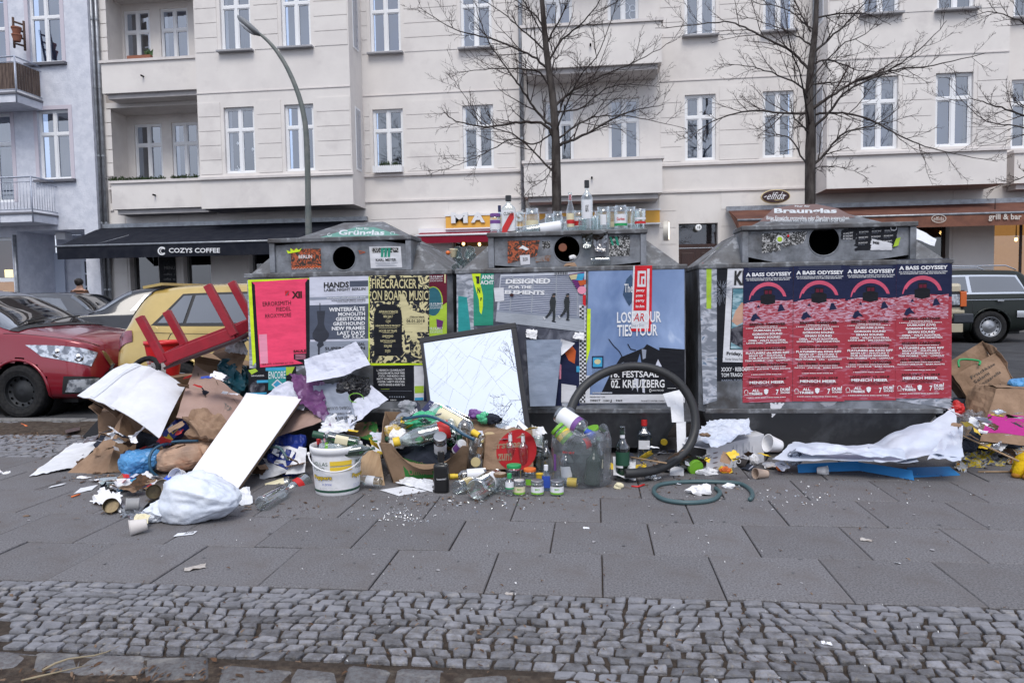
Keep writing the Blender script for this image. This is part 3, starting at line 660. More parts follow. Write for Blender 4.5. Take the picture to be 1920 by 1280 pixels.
# side window of the right bay and of the left bay (narrow, seen edge on)
for x, s_ in ((cx0, -1), (bx1, 1)):
    for z in (4.8, 8.15):
        k = MB().bb(x+s_*.002, x+s_*.02, 20.25, 20.7, z, z+1.75); o = obj('window', k, m_frame, B1)
        obj('pane', MB().bb(x+s_*.022, x+s_*.028, 20.3, 20.48, z+.06, z+1.69), m_glassw, o)
        obj('pane', MB().bb(x+s_*.022, x+s_*.028, 20.5, 20.66, z+.06, z+1.69), m_glassw, o)
# drain pipes
def pipe(px, py, Y, z0, z1, r, label):
    x = onY(px, py, Y).x; t = obj('drainpipe', MB().tube([(x, Y, z0), (x, Y, z1)], r, 12), m_zinc, None, label, 'drainpipe')
    for z in (1.6, 3.6, 5.6, 7.6, 9.6, 11.6):
        if z0 < z < z1: obj('clamp', MB().lathe([(r+.001, -.03), (r+.012, -.03), (r+.012, .03), (r+.001, .03)], (x, Y, z), n=12), m_zinc, t)
pipe(180, 200, 20.86, 0, TOP, .055, 'zinc drainpipe nearest the bluish house at the seam of the two buildings'); pipe(189, 200, 20.9, 0, TOP, .05, 'zinc drainpipe right beside its twin, on the cream building side')
pipe(978, 200, 20.88, 2.9, TOP, .06, 'zinc drainpipe beside the balconies in the middle of the facade'); pipe(1527, 60, 20.88, 3.6, TOP, .05, 'white-grey drainpipe behind the right street tree'); 
# planters and ornaments
m_fir = mat('fir_green', (.03, .05, .025), .9, (.05, .07, .03), 60)
def greens(name, x0, x1, y, z, label, n=160, hh=.12, m=None):
    r = random.Random(int(x0*100)); mb = MB()
    for _ in range(n):
        p = V((r.uniform(x0, x1), y+r.uniform(-.08, .08), z+r.uniform(0, hh*.4))); d = V((r.gauss(0, .6), r.gauss(0, .5), r.uniform(-.1, 1))).normalized()*r.uniform(.04, hh); s_ = d.orthogonal().normalized()*.012
        mb.add([p-s_, p+s_, p+d+s_*.3], [(0, 1, 2)]); mb.add([p+d*.5, p+d*.5+s_*3+d*.2, p+d], [(0, 1, 2)])
    return obj(name, mb, m or m_fir, None, label, 'plant')
zpl = 4.76
greens('fir_garland', XS(220, 20.5), XS(272, 20.5), 20.45, zpl, 'fir twigs on the left half of the lower loggia parapet'); greens('fir_garland', XS(274, 20.5), XS(320, 20.5), 20.45, zpl, 'fir twigs on the middle of the lower loggia parapet'); greens('fir_garland', XS(333, 20.5), XS(383, 20.5), 20.45, zpl, 'fir twigs and flowers at the right end of the lower loggia parapet')
x0, x1 = XS(709), XS(763); o = thing('window_planter', 'white slatted planter on the window sill left of the first tree', 'planter', ((x0+x1)/2, YF-.12, Z1b-.02))
obj('box', MB().bb(x0, x1, YF-.2, YF-.02, Z1b-.04, Z1b+.13), m_frame, o)
for k in range(14): a = x0+(x1-x0)*(k+.5)/14; obj('slat', MB().bb(a-.02, a+.02, YF-.215, YF-.202, Z1b-.05, Z1b+.15), m_frame, o)
r_ = random.Random(4); hp = MB()
for _ in range(90): p = V((r_.uniform(x0+.2, x1-.15), YF-.1+r_.uniform(-.06, .06), Z1b+.13)); d = V((r_.gauss(0, .5), r_.gauss(0, .4), 1)).normalized()*r_.uniform(.05, .2); s_ = d.orthogonal()*.1; hp.add([p-s_, p+s_, p+d], [(0, 1, 2)])
obj('heather', hp, m_fir, o)
tb = thing('flower_box', 'terracotta window box with a small plant behind the upper loggia parapet', 'flower box', (XS(283, 20.5), 20.47, 8.2)); obj('box', MB().bb(XS(262, 20.5), XS(305, 20.5), 20.42, 20.55, 8.225, 8.33), mat('terracotta', (.28, .12, .08), .8), tb)
pl = MB()
for _ in range(40): p = V((XS(300, 20.5)+r_.uniform(-.08, .08), 20.48, 8.33)); d = V((r_.gauss(0, .6), r_.gauss(0, .4), 1)).normalized()*r_.uniform(.06, .22); s_ = d.orthogonal()*.15; pl.add([p-s_, p+s_, p+d], [(0, 1, 2)])
obj('leaves', pl, mat('leaf_green', (.06, .12, .04), .6), tb)
obj('straw_star', MB().lathe([(0, -.015), (.12, -.01), (.12, .01), (0, .015)], onY(320, 276, 22.15), (0, -1, 0), 16), mat('straw', (.35, .26, .08), .8), None, 'round straw ornament on the wall between the two lower loggia windows', 'ornament')
fl = MB().sheet([onY(366, 92, 20.5), onY(374, 93, 20.5), onY(374, 52, 20.5), onY(366, 56, 20.5)], 4, 8, .004, .03, 3, 2); obj('hanging_flag', fl, mat('blue_cloth', (.07, .08, .2), .8, (.2, .1, .08), 6), None, 'narrow blue patterned flag at the right end of the upper loggia', 'flag')
# paper stars and snow flakes stuck on panes
m_deco = mat('paper_deco', (.6, .66, .75), .8)
pr = Print(lambda u, v, k: onY(u, v, YF+.10)+V((0, -k, 0)), B1, 'window_sticker')
for cx_, cy_, r0_ in ((888, 50, 9), (888, 68, 8), (1172, 15, 9), (1187, 28, 8), (1186, 16, 6)): pr.ring(cx_, cy_, r0_, r0_*1.1, 1.3, m_deco, 10)
pr = Print(lambda u, v, k: onY(u, v, 20.0)+V((0, -k, 0)), B1, 'window_sticker')
for cx_, cy_, r0_ in ((447, 269, 4), (456, 279, 4), (449, 318, 8), (475, 280, 4)):
    for a in range(3): pr.line([(cx_-r0_*cos(a*pi/3), cy_-r0_*sin(a*pi/3)), (cx_+r0_*cos(a*pi/3), cy_+r0_*sin(a*pi/3))], 1.2, m_deco)

# ---------------------------------------------------------------- ground floor shops
m_warm = mat('warm_bulb', (.9, .6, .3), .5, em=(1, .55, .18), ems=9)
m_lit = mat('lit_interior', (.35, .2, .1), .9, (.1, .05, .03), 2, em=(.5, .25, .09), ems=.12)
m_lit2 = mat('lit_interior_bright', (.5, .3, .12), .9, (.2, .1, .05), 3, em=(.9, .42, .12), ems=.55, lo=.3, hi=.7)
m_brownwood = mat('dark_brown_wood', (.05, .022, .018), .5, (.035, .016, .014), 20, stretch=(1, 1, .2))
m_shop = glass('shop_glass', (.5, .53, .57), .10, .02, fmax=.5)
m_steel = mat('grey_profile', (.2, .2, .2), .5)
def shopwin(h, back, n=1, tr=None, fm=m_steel, dep=.26):
    x0, x1, z0, z1 = h; y = YF+dep; fr = MB(); f = .06
    fr.bb(x0, x0+f, y-.04, y, z0, z1); fr.bb(x1-f, x1, y-.04, y, z0, z1); fr.bb(x0+f, x1-f, y-.04, y, z0, z0+f); fr.bb(x0+f, x1-f, y-.04, y, z1-f, z1)
    for i in range(1, n): a = x0+(x1-x0)*i/n; fr.bb(a-f/2, a+f/2, y-.038, y, z0+f, z1-f)
    o = obj('shop_window', fr, fm, B1)
    for i in range(n):
        a = x0+f+(x1-x0-2*f)*i/n; b = x0+f+(x1-x0-2*f)*(i+1)/n; obj('pane', MB().quad((a, y-.02, z0+f), (b, y-.02, z0+f), (b, y-.02, z1-f), (a, y-.02, z1-f)), m_shop, o)
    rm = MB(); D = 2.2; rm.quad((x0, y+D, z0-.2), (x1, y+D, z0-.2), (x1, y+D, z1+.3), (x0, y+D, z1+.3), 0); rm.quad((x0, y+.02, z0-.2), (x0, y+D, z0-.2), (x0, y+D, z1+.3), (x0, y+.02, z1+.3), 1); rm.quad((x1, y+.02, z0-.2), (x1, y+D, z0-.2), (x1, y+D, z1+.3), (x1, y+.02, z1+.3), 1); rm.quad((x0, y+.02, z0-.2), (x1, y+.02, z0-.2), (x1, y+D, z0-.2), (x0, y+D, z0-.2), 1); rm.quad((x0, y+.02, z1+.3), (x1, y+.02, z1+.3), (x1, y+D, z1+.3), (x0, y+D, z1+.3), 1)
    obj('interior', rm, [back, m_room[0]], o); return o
for i, h in enumerate(gl):
    if i == 4: continue
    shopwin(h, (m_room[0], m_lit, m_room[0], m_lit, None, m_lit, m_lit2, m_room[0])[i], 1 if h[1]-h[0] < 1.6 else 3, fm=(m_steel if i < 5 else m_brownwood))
# house door with transom and number lamp
dx0, dx1, dz0, dz1 = gl[4]; dm = (dx0+dx1)/2
dr = obj('house_door', MB().bb(dx0, dx1, YF+.2, YF+.26, 0.05, 2.45), m_brownwood, B1, label='dark brown panelled double house door')
for s_ in (-1, 1):
    c = dm+s_*.27
    for z0, z1 in ((.25, .95), (1.1, 1.75), (1.9, 2.32)): obj('panel', MB().bb(c-.17, c+.17, YF+.175, YF+.198, z0, z1), m_brownwood, dr, bev=.01)
obj('transom', MB().bb(dx0, dx1, YF+.18, YF+.24, 2.46, 2.56).bb(dx0, dx1, YF+.24, YF+.25, 2.56, dz1), [m_brownwood], dr)
obj('transom_glass', MB().quad((dx0, YF+.23, 2.56), (dx1, YF+.23, 2.56), (dx1, YF+.23, dz1), (dx0, YF+.23, dz1)), m_shop, dr)
def disc_sign(name, label, px, py, Y, r, d, m, cat='sign'):
    c = onY(px, py, Y); return obj(name, MB().lathe([(0, 0), (r, 0), (r, d), (r*.92, d+.02), (0, d+.03)], c, (0, -1, 0), 28), m, None, label, cat)
s15 = disc_sign('house_number_lamp', 'white round house number lamp reading 15 above the brown door', 1309, 427, YF-.0, .085, .10, mat('lamp_white', (.7, .72, .75), .4, em=(1, 1, 1), ems=.15), 'house number')
p = onY(1309, 427, YF); m_black = mat('ink_black', (.012, .012, .014), .6)
pr = Print(par(p+V((0, -.135, 0)), (1, 0, 0), (0, 0, 1)), s15, 'lettering'); pr.text('15', -.035, -.03, .04, .04, m_black, .03)
# round shop sign seen edge-on
sg = onY(1249, 433, 20.3); o = obj('round_light_sign', MB().lathe([(0, -.07), (.25, -.07), (.27, -.06), (.27, .06), (.25, .07), (0, .07)], sg, (1, -.15, 0), 32), [mat('sign_body', (.55, .52, .46), .4), ], None, 'round projecting lit sign at the right end of the yellow shop sign', 'sign')
obj('lit_rim', MB().lathe([(.20, .072), (.24, .072), (.24, .078), (.20, .078)], sg, (1, -.15, 0), 32), mat('rim_glow', (1, .9, .8), .5, em=(1, .9, .75), ems=1.3), o); obj('bracket', MB().tube([sg+V((0, .2, 0)), sg+V((0, .7, 0))], .02, 6), m_dark, o)
# yellow sign MA.. IS.. Ä
m_yel = mat('sign_yellow', (.80, .42, .06), .5); m_white = mat('print_white', (.76, .77, .79), .55); m_red = mat('awning_red', (.22, .012, .03), .8)
a = onY(836, 428, 20.75); b = onY(1237, 392, 20.75); x0, x1, z0, z1 = a.x, b.x, a.z, b.z-.03
ys = obj('shop_sign', MB().bb(x0, x1, 20.75, 20.95, z0, z1), m_yel, None, 'long yellow shop sign with white capital letters behind the middle container', 'sign'); obj('trim', MB().bb(x0-.03, x1+.03, 20.73, 20.96, z1+.002, z1+.05).bb(x0-.02, x1+.02, 20.74, 20.96, z0-.04, z0-.002), m_frame, ys)
def raised(t, X0, X1, Z0, Z1, y, d, m, root, bold=.04):
    for k in range(4): pr = Print(par((0, y-d*k/3, 0), (1, 0, 0), (0, 0, 1)), root, 'letter', base=0); pr.text(t, X0, Z0, X1, Z1, m if k == 3 else m_steel, bold)
for ch, u0, u1 in (('M', 849, 880), ('A', 886, 912), ('I', 952, 957), ('S', 970, 984), ('Ä', 1021, 1046)):
    hgt = .30 if ch != 'Ä' else .36; raised(ch, XY(u0, 20.7), XY(u1, 20.7), z0+.13, z0+.13+hgt, 20.745, .05, m_white, ys, .05)
# awnings
def awning(name, label, bl, br, fl_, fr_, yb, yf, m, mv, drop, rail):
    a, b = onY(*bl, yb), onY(*br, yb); c, d = onY(*fl_, yf), onY(*fr_, yf); c.x, d.x = a.x, b.x; z = (c.z+d.z)/2; zb = (a.z+b.z)/2; a.z = b.z = zb; c.z = d.z = z
    t = thing(name, label, 'awning', ((a.x+b.x)/2, yb, 0))
    obj('fabric', MB().sheet([c, d, b, a], 24, 5, .01, .012, 1.2, 3, smooth=True), m, t)
    obj('valance', MB().sheet([V((c.x, yf, z-drop)), V((d.x, yf, z-drop)), V((d.x, yf-.01, z-.03)), V((c.x, yf-.01, z-.03))], 40, 3, .006, .012, 2, 5, smooth=True), mv, t)
    obj('front_rail', MB().tube([V((c.x-.03, yf-.01, z)), V((d.x+.03, yf-.01, z))], .03, 8), rail, t); obj('cassette', MB().bb(a.x-.05, b.x+.05, yb-.08, yb+.06, zb-.02, zb+.10), rail, t)
    side = MB()
    for q, s_ in ((a, c), (b, d)): side.add([q, s_, s_-V((0, 0, drop*.9))], [(0, 1, 2)])
    obj('side_flap', side, mv, t)
    for f in (.12, .88): xx = a.x+(b.x-a.x)*f; obj('arm', MB().tube([(xx, yb, zb-.1), (xx+.5, (yb+yf)/2, zb-.35), (xx, yf, z-.02)], .02, 6), rail, t)
    return t, (a.x, b.x, z, zb)
m_navy = mat('awning_navy', (.012, .014, .022), .85, (.02, .022, .03), 4)
cz, (ax, bx_, az, azb) = awning('awning', 'black café awning lettered COZYS COFFEE at the left', (190, 427), (686, 413), (97, 462), (650, 448), 20.9, 19.0, m_navy, m_navy, .36, m_zinc)
pr = Print(pxY(18.975), cz, 'lettering', base=.012); pr.text('COZYS COFFEE', 317, 474, 413, 465, m_white, .02); pr.ring(304, 470.5, 8, 8, 2.6, m_white, 16, .7, 5.6); pr.ring(306, 470.5, 5.2, 5.2, 1.2, m_white, 14, .7, 5.6)
ra, _r = awning('awning', 'dark red shop awning under the yellow sign', (789, 434), (1150, 428), (786, 440), (1150, 434), 20.9, 20.4, m_red, m_red, .22, m_frame)
m_brn = mat('awning_brown', (.16, .075, .055), .85, (.11, .05, .04), 2, c3=(.07, .04, .035), ns3=1.3); m_brnv = mat('valance_brown', (.24, .11, .075), .85, (.17, .08, .06), 3)
br_, (gx0, gx1, gz, gzb) = awning('awning', 'brown restaurant awning lettered grill & bar at the right', (1365, 397), (2050, 372), (1360, 413), (2050, 395), 20.85, 19.35, m_brn, m_brnv, .30, m_zinc)
pr = Print(pxY(19.325), br_, 'lettering', base=.012); pr.text('grill & bar', 1853, 415, 1915, 401, mat('letter_cream', (.6, .55, .5), .6), .02); pr.ring(1760, 410, 14, 8, 1.2, mat('letter_cream'), 20); pr.text('elfida', 1750, 414, 1770, 406, mat('letter_cream'), 0)
# oval elfida sign
m_gold = mat('sign_gold', (.62, .5, .25), .4); m_choc = mat('sign_choc', (.035, .012, .012), .4)
e0 = onY(1453, 369, 20.7); rx = abs(XY(1480, 20.7)-XY(1453, 20.7)); rz_ = rx*.49
ov = obj('oval_sign', MB().lathe([(0, 0), (rx, 0), (rx, .08), (0, .08)], e0, (0, -1, 0), 40, sq=(2, .49)), m_gold, None, 'dark oval sign with the handwritten word elfida on the facade', 'sign')
obj('face', MB().lathe([(0, .081), (rx*.94, .081), (rx*.94, .09), (0, .09)], e0, (0, -1, 0), 40, sq=(2, .47)), m_choc, ov)
pr = Print(par(e0+V((0, -.092, 0)), (1, 0, 0), (0, 0, 1)), ov, 'lettering'); pr.text('elfida', -rx*.66, -rz_*.42, rx*.55, rz_*.6, m_white, 0, slant=.18); pr.line([(-rx*.8, -rz_*.1), (-rx*.62, rz_*.1)], .02, m_white); pr.line([(rx*.5, rz_*.05), (rx*.72, rz_*.1)], .02, m_white); pr.text('restaurant', -rx*.1, -rz_*.62, rx*.5, -rz_*.42, m_gold, 0)
# bulbs
for i, (px, py, Y, lb) in enumerate([(869, 457, 21.6, 'left bulb under the red awning'), (899, 458, 21.6, 'right bulb under the red awning'), (1753, 435, 22.4, 'warm lamp in the restaurant doorway'), (1865, 418, 19.8, 'bulb under the brown awning beneath the lettering'), (1905, 449, 22.6, 'warm lamp deep in the restaurant window'), (275, 510, 22.6, 'small warm lamp in the café window')]):
    c = onY(px, py, Y); o = thing('light_bulb', 'small glowing '+lb, 'light bulb', c); obj('bulb', MB().blob(c, (.045, .045, .055), 10, 0, smooth=True), m_warm, o); obj('socket', MB().tube([c+V((0, 0, .05)), c+V((0, 0, .13)), c+V((0, 0, .6))], [.018, .015, .005], 6), m_dark, o)
ch = obj('chalkboard', MB().bb(XS(303), XS(333), YF-.06, YF-.02, 1.0, 3.0), mat('chalk_black', (.02, .022, .025), .9, (.05, .05, .055), 30), None, 'tall black menu board between the café windows', 'menu board')
pr = Print(pxY(YF-.062), ch, 'lettering'); pr.text('MENU', 308, 505, 328, 499, m_steel, 0)
for k in range(7): pr.text('coffee  tea  cake'[:9+k], 307, 516+k*9, 329, 512+k*9, m_steel, 0)
al = onY(320, 440, 20.9)

# ---------------------------------------------------------------- bluish roughcast house at the left
B2 = thing('roughcast_house', 'bluish white roughcast house with railed balconies at the left edge', 'building', (XL-4, 20.7, 0))
Y2 = 20.7; X2L = -26.0; X2R = XL-.03
def w2(a, b): return XY(a, Y2), XY(b, Y2)
h2 = [(*w2(88, 146), 4.92, 6.98), (*w2(82, 140), 8.35, 10.4), (*w2(-28, 38), 4.3, 6.95), (*w2(-28, 38), 7.7, 10.35)]
h2g = [(*w2(38, 165), 0, 3.42), (*w2(-60, 28), .5, 3.25)]
mb = wall_mesh(MB(), X2L, X2R, 0, TOP, Y2, h2+[h2g[1]], .16)
mb = MB(); wall_mesh(mb, X2L, X2R, 0, 3.8, Y2, h2g, .2); wall_mesh(mb, X2L, X2R, 3.8, TOP, Y2, h2, .16)
mb.quad((X2R, Y2, 0), (X2R, Y2+8, 0), (X2R, Y2+8, TOP), (X2R, Y2, TOP))
px0, px1, _, pz = h2g[0]; yb = Y2+1.6
mb.quad((px0, Y2+.2, 0), (px0, yb, 0), (px0, yb, pz), (px0, Y2+.2, pz)); mb.quad((px1, Y2+.2, 0), (px1, yb, 0), (px1, yb, pz), (px1, Y2+.2, pz)); mb.quad((px0, Y2+.2, pz), (px1, Y2+.2, pz), (px1, yb, pz), (px0, yb, pz)); mb.quad((px0, yb+.05, 0), (px1, yb+.05, 0), (px1, yb+.05, pz), (px0, yb+.05, pz))
obj('wall', mb, m_wall2, B2)
for i, h in enumerate(h2):
    window(B2, *h, Y2+.13, [0, 1, 3, 2][i], sill=False)
    if i < 2: obj('window_sill', MB().bb(h[0]-.15, h[1]+.15, Y2-.12, Y2+.05, h[2]-.08, h[2]-.003), mat('sill_dark', (.13, .13, .15), .6), B2)
    s_ = MB(); t_ = .12
    s_.bb(h[0]-t_, h[0]-.003, Y2-.015, Y2-.002, h[2], h[3]+t_); s_.bb(h[1]+.003, h[1]+t_, Y2-.015, Y2-.002, h[2], h[3]+t_); s_.bb(h[0]-.003, h[1]+.003, Y2-.015, Y2-.002, h[3]+.003, h[3]+t_); obj('window_surround', s_, m_pink, B2)
# passage door: white gridded double door
gd = MB(); X0, X1 = px0+.95, px1-.02; zt = 2.95
gd.bb(X0, X1, yb-.04, yb, .1, .5); gd.bb(X0, X1, yb-.04, yb, 2.62, 2.72); gd.bb(X0, X1, yb-.04, yb, pz-.1, pz)
for k in range(9): a = X0+(X1-X0)*k/8; wd = .06 if k in (0, 4, 8) else .025; gd.bb(a-wd, a+wd, yb-.045, yb+.001, .5, pz-.1)
for k in range(5): z = .9+k*.42; gd.bb(X0, X1, yb-.043, yb-.002, z-.025, z+.025)
do = obj('passage_door', gd, mat('door_white', (.6, .64, .72), .5), B2); obj('pane', MB().quad((X0, yb+.01, .5), (X1, yb+.01, .5), (X1, yb+.01, pz), (X0, yb+.01, pz)), glass('door_glass', (.03, .04, .05), .12), do)
obj('poster_board', MB().bb(onY(92, 500, yb-.08).x, onY(121, 500, yb-.08).x, yb-.09, yb-.06, 1.45, 2.85), mat('board_bluewhite', (.55, .6, .7), .7), do)
obj('ceiling_lamp', MB().bb(onY(108, 440, Y2+.7).x, onY(126, 440, Y2+.7).x, Y2+.6, Y2+.9, pz-.22, pz-.02), m_frame, B2)
x0, x1, z0, z1 = h2g[1]; fr = MB(); y = Y2+.18
fr.bb(x0, x1, y-.05, y, z0, z0+.1); fr.bb(x0, x1, y-.05, y, z1-.1, z1); fr.bb(x1-.1, x1, y-.05, y, z0+.1, z1-.1); fr.bb(x0, x1-.1, y-.05, y, 1.9, 2.02); sw = obj('shop_window', fr, m_frame, B2)
for za, zb_ in ((z0+.1, 1.9), (2.02, z1-.1)): obj('pane', MB().quad((x0, y-.03, za), (x1-.1, y-.03, za), (x1-.1, y-.03, zb_), (x0, y-.03, zb_)), m_shop, sw)
obj('interior', MB().quad((x0, y+.8, 2.0), (x1, y+.8, 2.0), (x1, y+.8, z1), (x0, y+.8, z1), 0).quad((x0, y+1, .3), (x1, y+1, .3), (x1, y+1, 2.0), (x0, y+1, 2.0), 1), [mat('rust_panel', (.18, .05, .025), .7), m_lit2], sw)
obj('wall_lamp', MB().bb(onY(14, 520, Y2+.6).x, onY(24, 500, Y2+.6).x, Y2+.5, Y2+.6, ZY(14, 520, Y2+.6), ZY(14, 506, Y2+.6)), mat('lamp_glow', (1, .8, .4), .5, em=(1, .75, .3), ems=3), sw)
pipe(30, 500, Y2-.08, 0, 3.3, .05, 'grey drainpipe beside the shop window at the left edge')
# railed balconies
m_rail = mat('galvanised', (.42, .46, .55), .45, (.34, .37, .45), 10, metal=.3)
def balcony2(zf, px_r, reed):
    x1 = XY(px_r, 19.7); x0 = x1-3.2; o = obj('balcony', MB().bb(x0, x1, 19.7, Y2-.003, zf-.28, zf-.06), m_wall2, B2); obj('slab_edge', MB().bb(x0-.03, x1+.03, 19.66, Y2-.004, zf-.058, zf), mat('sill_dark'), o)
    r = MB(); r.tube([(x0, 19.72, zf+1), (x1, 19.72, zf+1), (x1, Y2, zf+1)], .025, 8); r.tube([(x0, 19.72, zf+.86), (x1, 19.72, zf+.86), (x1, Y2, zf+.86)], .012, 6); r.tube([(x0, 19.72, zf+.08), (x1, 19.72, zf+.08), (x1, Y2, zf+.08)], .015, 6)
    for x in (x1, x1-1.05, x1-2.1): r.tube([(x, 19.70, zf-.3), (x, 19.70, zf+1)], .022, 8)
    obj('handrail', r, m_rail, o)
    for k in range(30):
        x = x1-.06-k*.105
        if x < XY(-12, 19.7): break
        if reed: obj('reed_board', MB().bb(x-.048, x+.048, 19.735, 19.75, zf+.1, zf+.84), mat('reed', (.16, .12, .10), .9, (.08, .06, .055), 30, stretch=(1, 1, .1)), o)
        else: obj('baluster', MB().tube([(x, 19.72, zf+.08), (x, 19.72, zf+.86)], .007, 5), m_rail, o)
    for k in range(9): y = 19.8+k*.1; obj('reed_board' if reed else 'baluster', MB().bb(x1-.01, x1+.005, y-.04, y+.04, zf+.1, zf+.84) if reed else MB().tube([(x1, y, zf+.08), (x1, y, zf+.86)], .007, 5), mat('reed') if reed else m_rail, o)
balcony2(3.85, 70, False); balcony2(7.25, 52, True)
ld = thing('wooden_ladder', 'old wooden ladder shelf with terracotta pots on the upper left balcony', 'ladder', (XY(35, 20.2), 20.2, 7.25))
a0, a1 = onY(27, 90, 20.2), onY(24, 33, 20.3); b0_, b1_ = onY(47, 95, 20.2), onY(44, 40, 20.3)
obj('rail', MB().tube([a0, a1], .035, 5), mat('old_wood', (.09, .06, .05), .9), ld); obj('rail', MB().tube([b0_, b1_], .035, 5), mat('old_wood'), ld)
for k in range(4): f = .15+k*.24; obj('rung', MB().tube([a0.lerp(a1, f), b0_.lerp(b1_, f)], .03, 5), mat('old_wood'), ld)
for k, f in enumerate((.18, .42)): c = a0.lerp(b0_, .55).lerp(a1.lerp(b1_, .5), f)+V((0, -.1, .03)); obj('flower_pot', MB().lathe([(0, 0), (.09, 0), (.13, .16), (.14, .16), (.14, .2), (.11, .2)], c, n=14), mat('terracotta'), None, 'terracotta pot on the %s rung of the balcony ladder' % ('lower', 'higher')[k], 'flower pot')
# ================================================================ GLASS CONTAINERS
m_galv = mat('galvanised_dirty', (.25, .265, .295), .5, (.12, .13, .145), 7, lo=.38, hi=.62, bs=18, bst=.25, metal=.25, c3=(.06, .056, .055), ns3=3.4, lo3=.48, hi3=.66)
m_galv2 = mat('galvanised_grimy', (.12, .125, .135), .55, (.36, .38, .41), 14, lo=.52, hi=.70, bs=24, bst=.4, metal=.15, c3=(.06, .055, .055), ns3=4.5, lo3=.45, hi3=.65)
m_galvd = mat('hopper_steel', (.10, .103, .11), .5, (.26, .27, .29), 4, lo=.5, hi=.8, bs=15, bst=.3, metal=.2, stretch=(1, 1, .5), c3=(.17, .18, .19), ns3=3.5, lo3=.66, hi3=.8)
m_hole = mat('hole_black', (.003, .003, .003), 1, spec=0)  # near-black colour stands in for the shade inside mouths and rim holes
YB = 5.15; ZT = 1.345; ZL = .345
def onP(px, py, P, n, k=0):
    d = ray(px, py); P = V(P)+V(n)*k; t = (P-V((0, 0, HC))).dot(n)/d.dot(n); return V((0, 0, HC))+d*t
INK = m_black; WHT = m_white
def cm(n, c, r=.6, bst=.35): return mat(n, c, r, bs=9, bst=bst, stretch=(1, 1, 3), c2=tuple(x*.86 for x in c), ns=7)
P_pink = cm('paper_pink', (.85, .07, .16)); P_pinkf = cm('paper_pink_faded', (.80, .30, .42)); P_yel = cm('paper_neon', (.62, .82, .03)); P_lil = cm('paper_lilac', (.60, .62, .72)); P_dg = cm('paper_slate', (.085, .10, .14)); P_mg = cm('paper_grey', (.27, .30, .37)); P_blk = cm('paper_black', (.012, .013, .018), .5)
P_cream = cm('paper_cream', (.62, .56, .32)); P_mar = cm('paper_maroon', (.13, .012, .03)); P_teal = cm('paper_teal', (.03, .30, .30)); P_lime = cm('paper_lime', (.38, .55, .05)); P_blue = cm('paper_blue', (.05, .35, .58)); P_dteal = cm('paper_petrol', (.03, .13, .17)); P_red = cm('paper_red', (.60, .02, .03)); P_wht = cm('paper_white', (.68, .69, .73)); P_navy = cm('paper_navy', (.015, .02, .06)); P_brn = cm('paper_brown_ink', (.05, .02, .02)); P_green = cm('paper_green', (.03, .28, .19)); P_gr2 = cm('paper_stone', (.33, .34, .37)); P_org = cm('paper_orange', (.55, .11, .03)); P_skin = cm('paper_skin', (.55, .33, .24)); P_pur = cm('paper_purple', (.14, .03, .15))
def swirl(name, c1, c2, scale, dist=3., lo=.47, hi=.5, stretch=(1, 1, 1), c3=None, seed=0):
    m = mat(name, c1, .6, bs=9, bst=.3); t = m.node_tree; n = t.nodes; l = t.links; z = n.new('ShaderNodeTexNoise'); z.inputs['Scale'].default_value = scale; z.inputs['Detail'].default_value = 4; z.inputs['Distortion'].default_value = dist
    tc = n.new('ShaderNodeTexCoord'); mp = n.new('ShaderNodeMapping'); mp.inputs['Scale'].default_value = stretch; mp.inputs['Location'].default_value = (seed, seed, 0); q = n.new('ShaderNodeValToRGB')
    q.color_ramp.elements[0].position = lo; q.color_ramp.elements[0].color = (*c1, 1); q.color_ramp.elements[1].position = hi; q.color_ramp.elements[1].color = (*c2, 1)
    if c3: e = q.color_ramp.elements.new(min(.99, hi+.09)); e.color = (*c3, 1)
    l.new(tc.outputs['Object'], mp.inputs[0]); l.new(mp.outputs[0], z.inputs['Vector']); l.new(z.outputs[0], q.inputs[0]); l.new(q.outputs[0], n['Principled BSDF'].inputs['Base Color']); return m
P_fire = swirl('print_swirl', (.02, .022, .03), (.62, .56, .32), 17, 2.5, .5, .53); P_wave = swirl('print_waves', (.36, .045, .065), (.50, .26, .34), 9, 1.5, .56, .72, (1, 1, 4.5), (.10, .03, .12), 2); P_wave2 = swirl('print_waves_dense', (.34, .04, .06), (.60, .42, .52), 16, 2, .45, .62, (1, 1, 4), (.12, .05, .16), 5)
P_sky = swirl('print_clouds', (.12, .19, .36), (.30, .40, .62), 2.4, .6, .3, .7, (1.4, 1, 1), (.5, .6, .78), 3); P_foam = swirl('print_dark_photo', (.02, .02, .03), (.22, .22, .25), 16, 1.5, .45, .8)
P_scr = swirl('sticker_scratched', (.02, .02, .02), (.5, .5, .5), 45, 2, .5, .6); P_oscr = swirl('sticker_orange_scratched', (.03, .02, .015), (.42, .09, .03), 30, 2, .45, .55); P_mix = swirl('paper_layers', (.2, .22, .26), (.5, .52, .58), 7, 2, .45, .6, (1, 1, 2), (.14, .2, .28)); P_fw = swirl('print_ocean', (.08, .2, .25), (.35, .5, .55), 12, 1, .4, .6, (1, 1, 3))
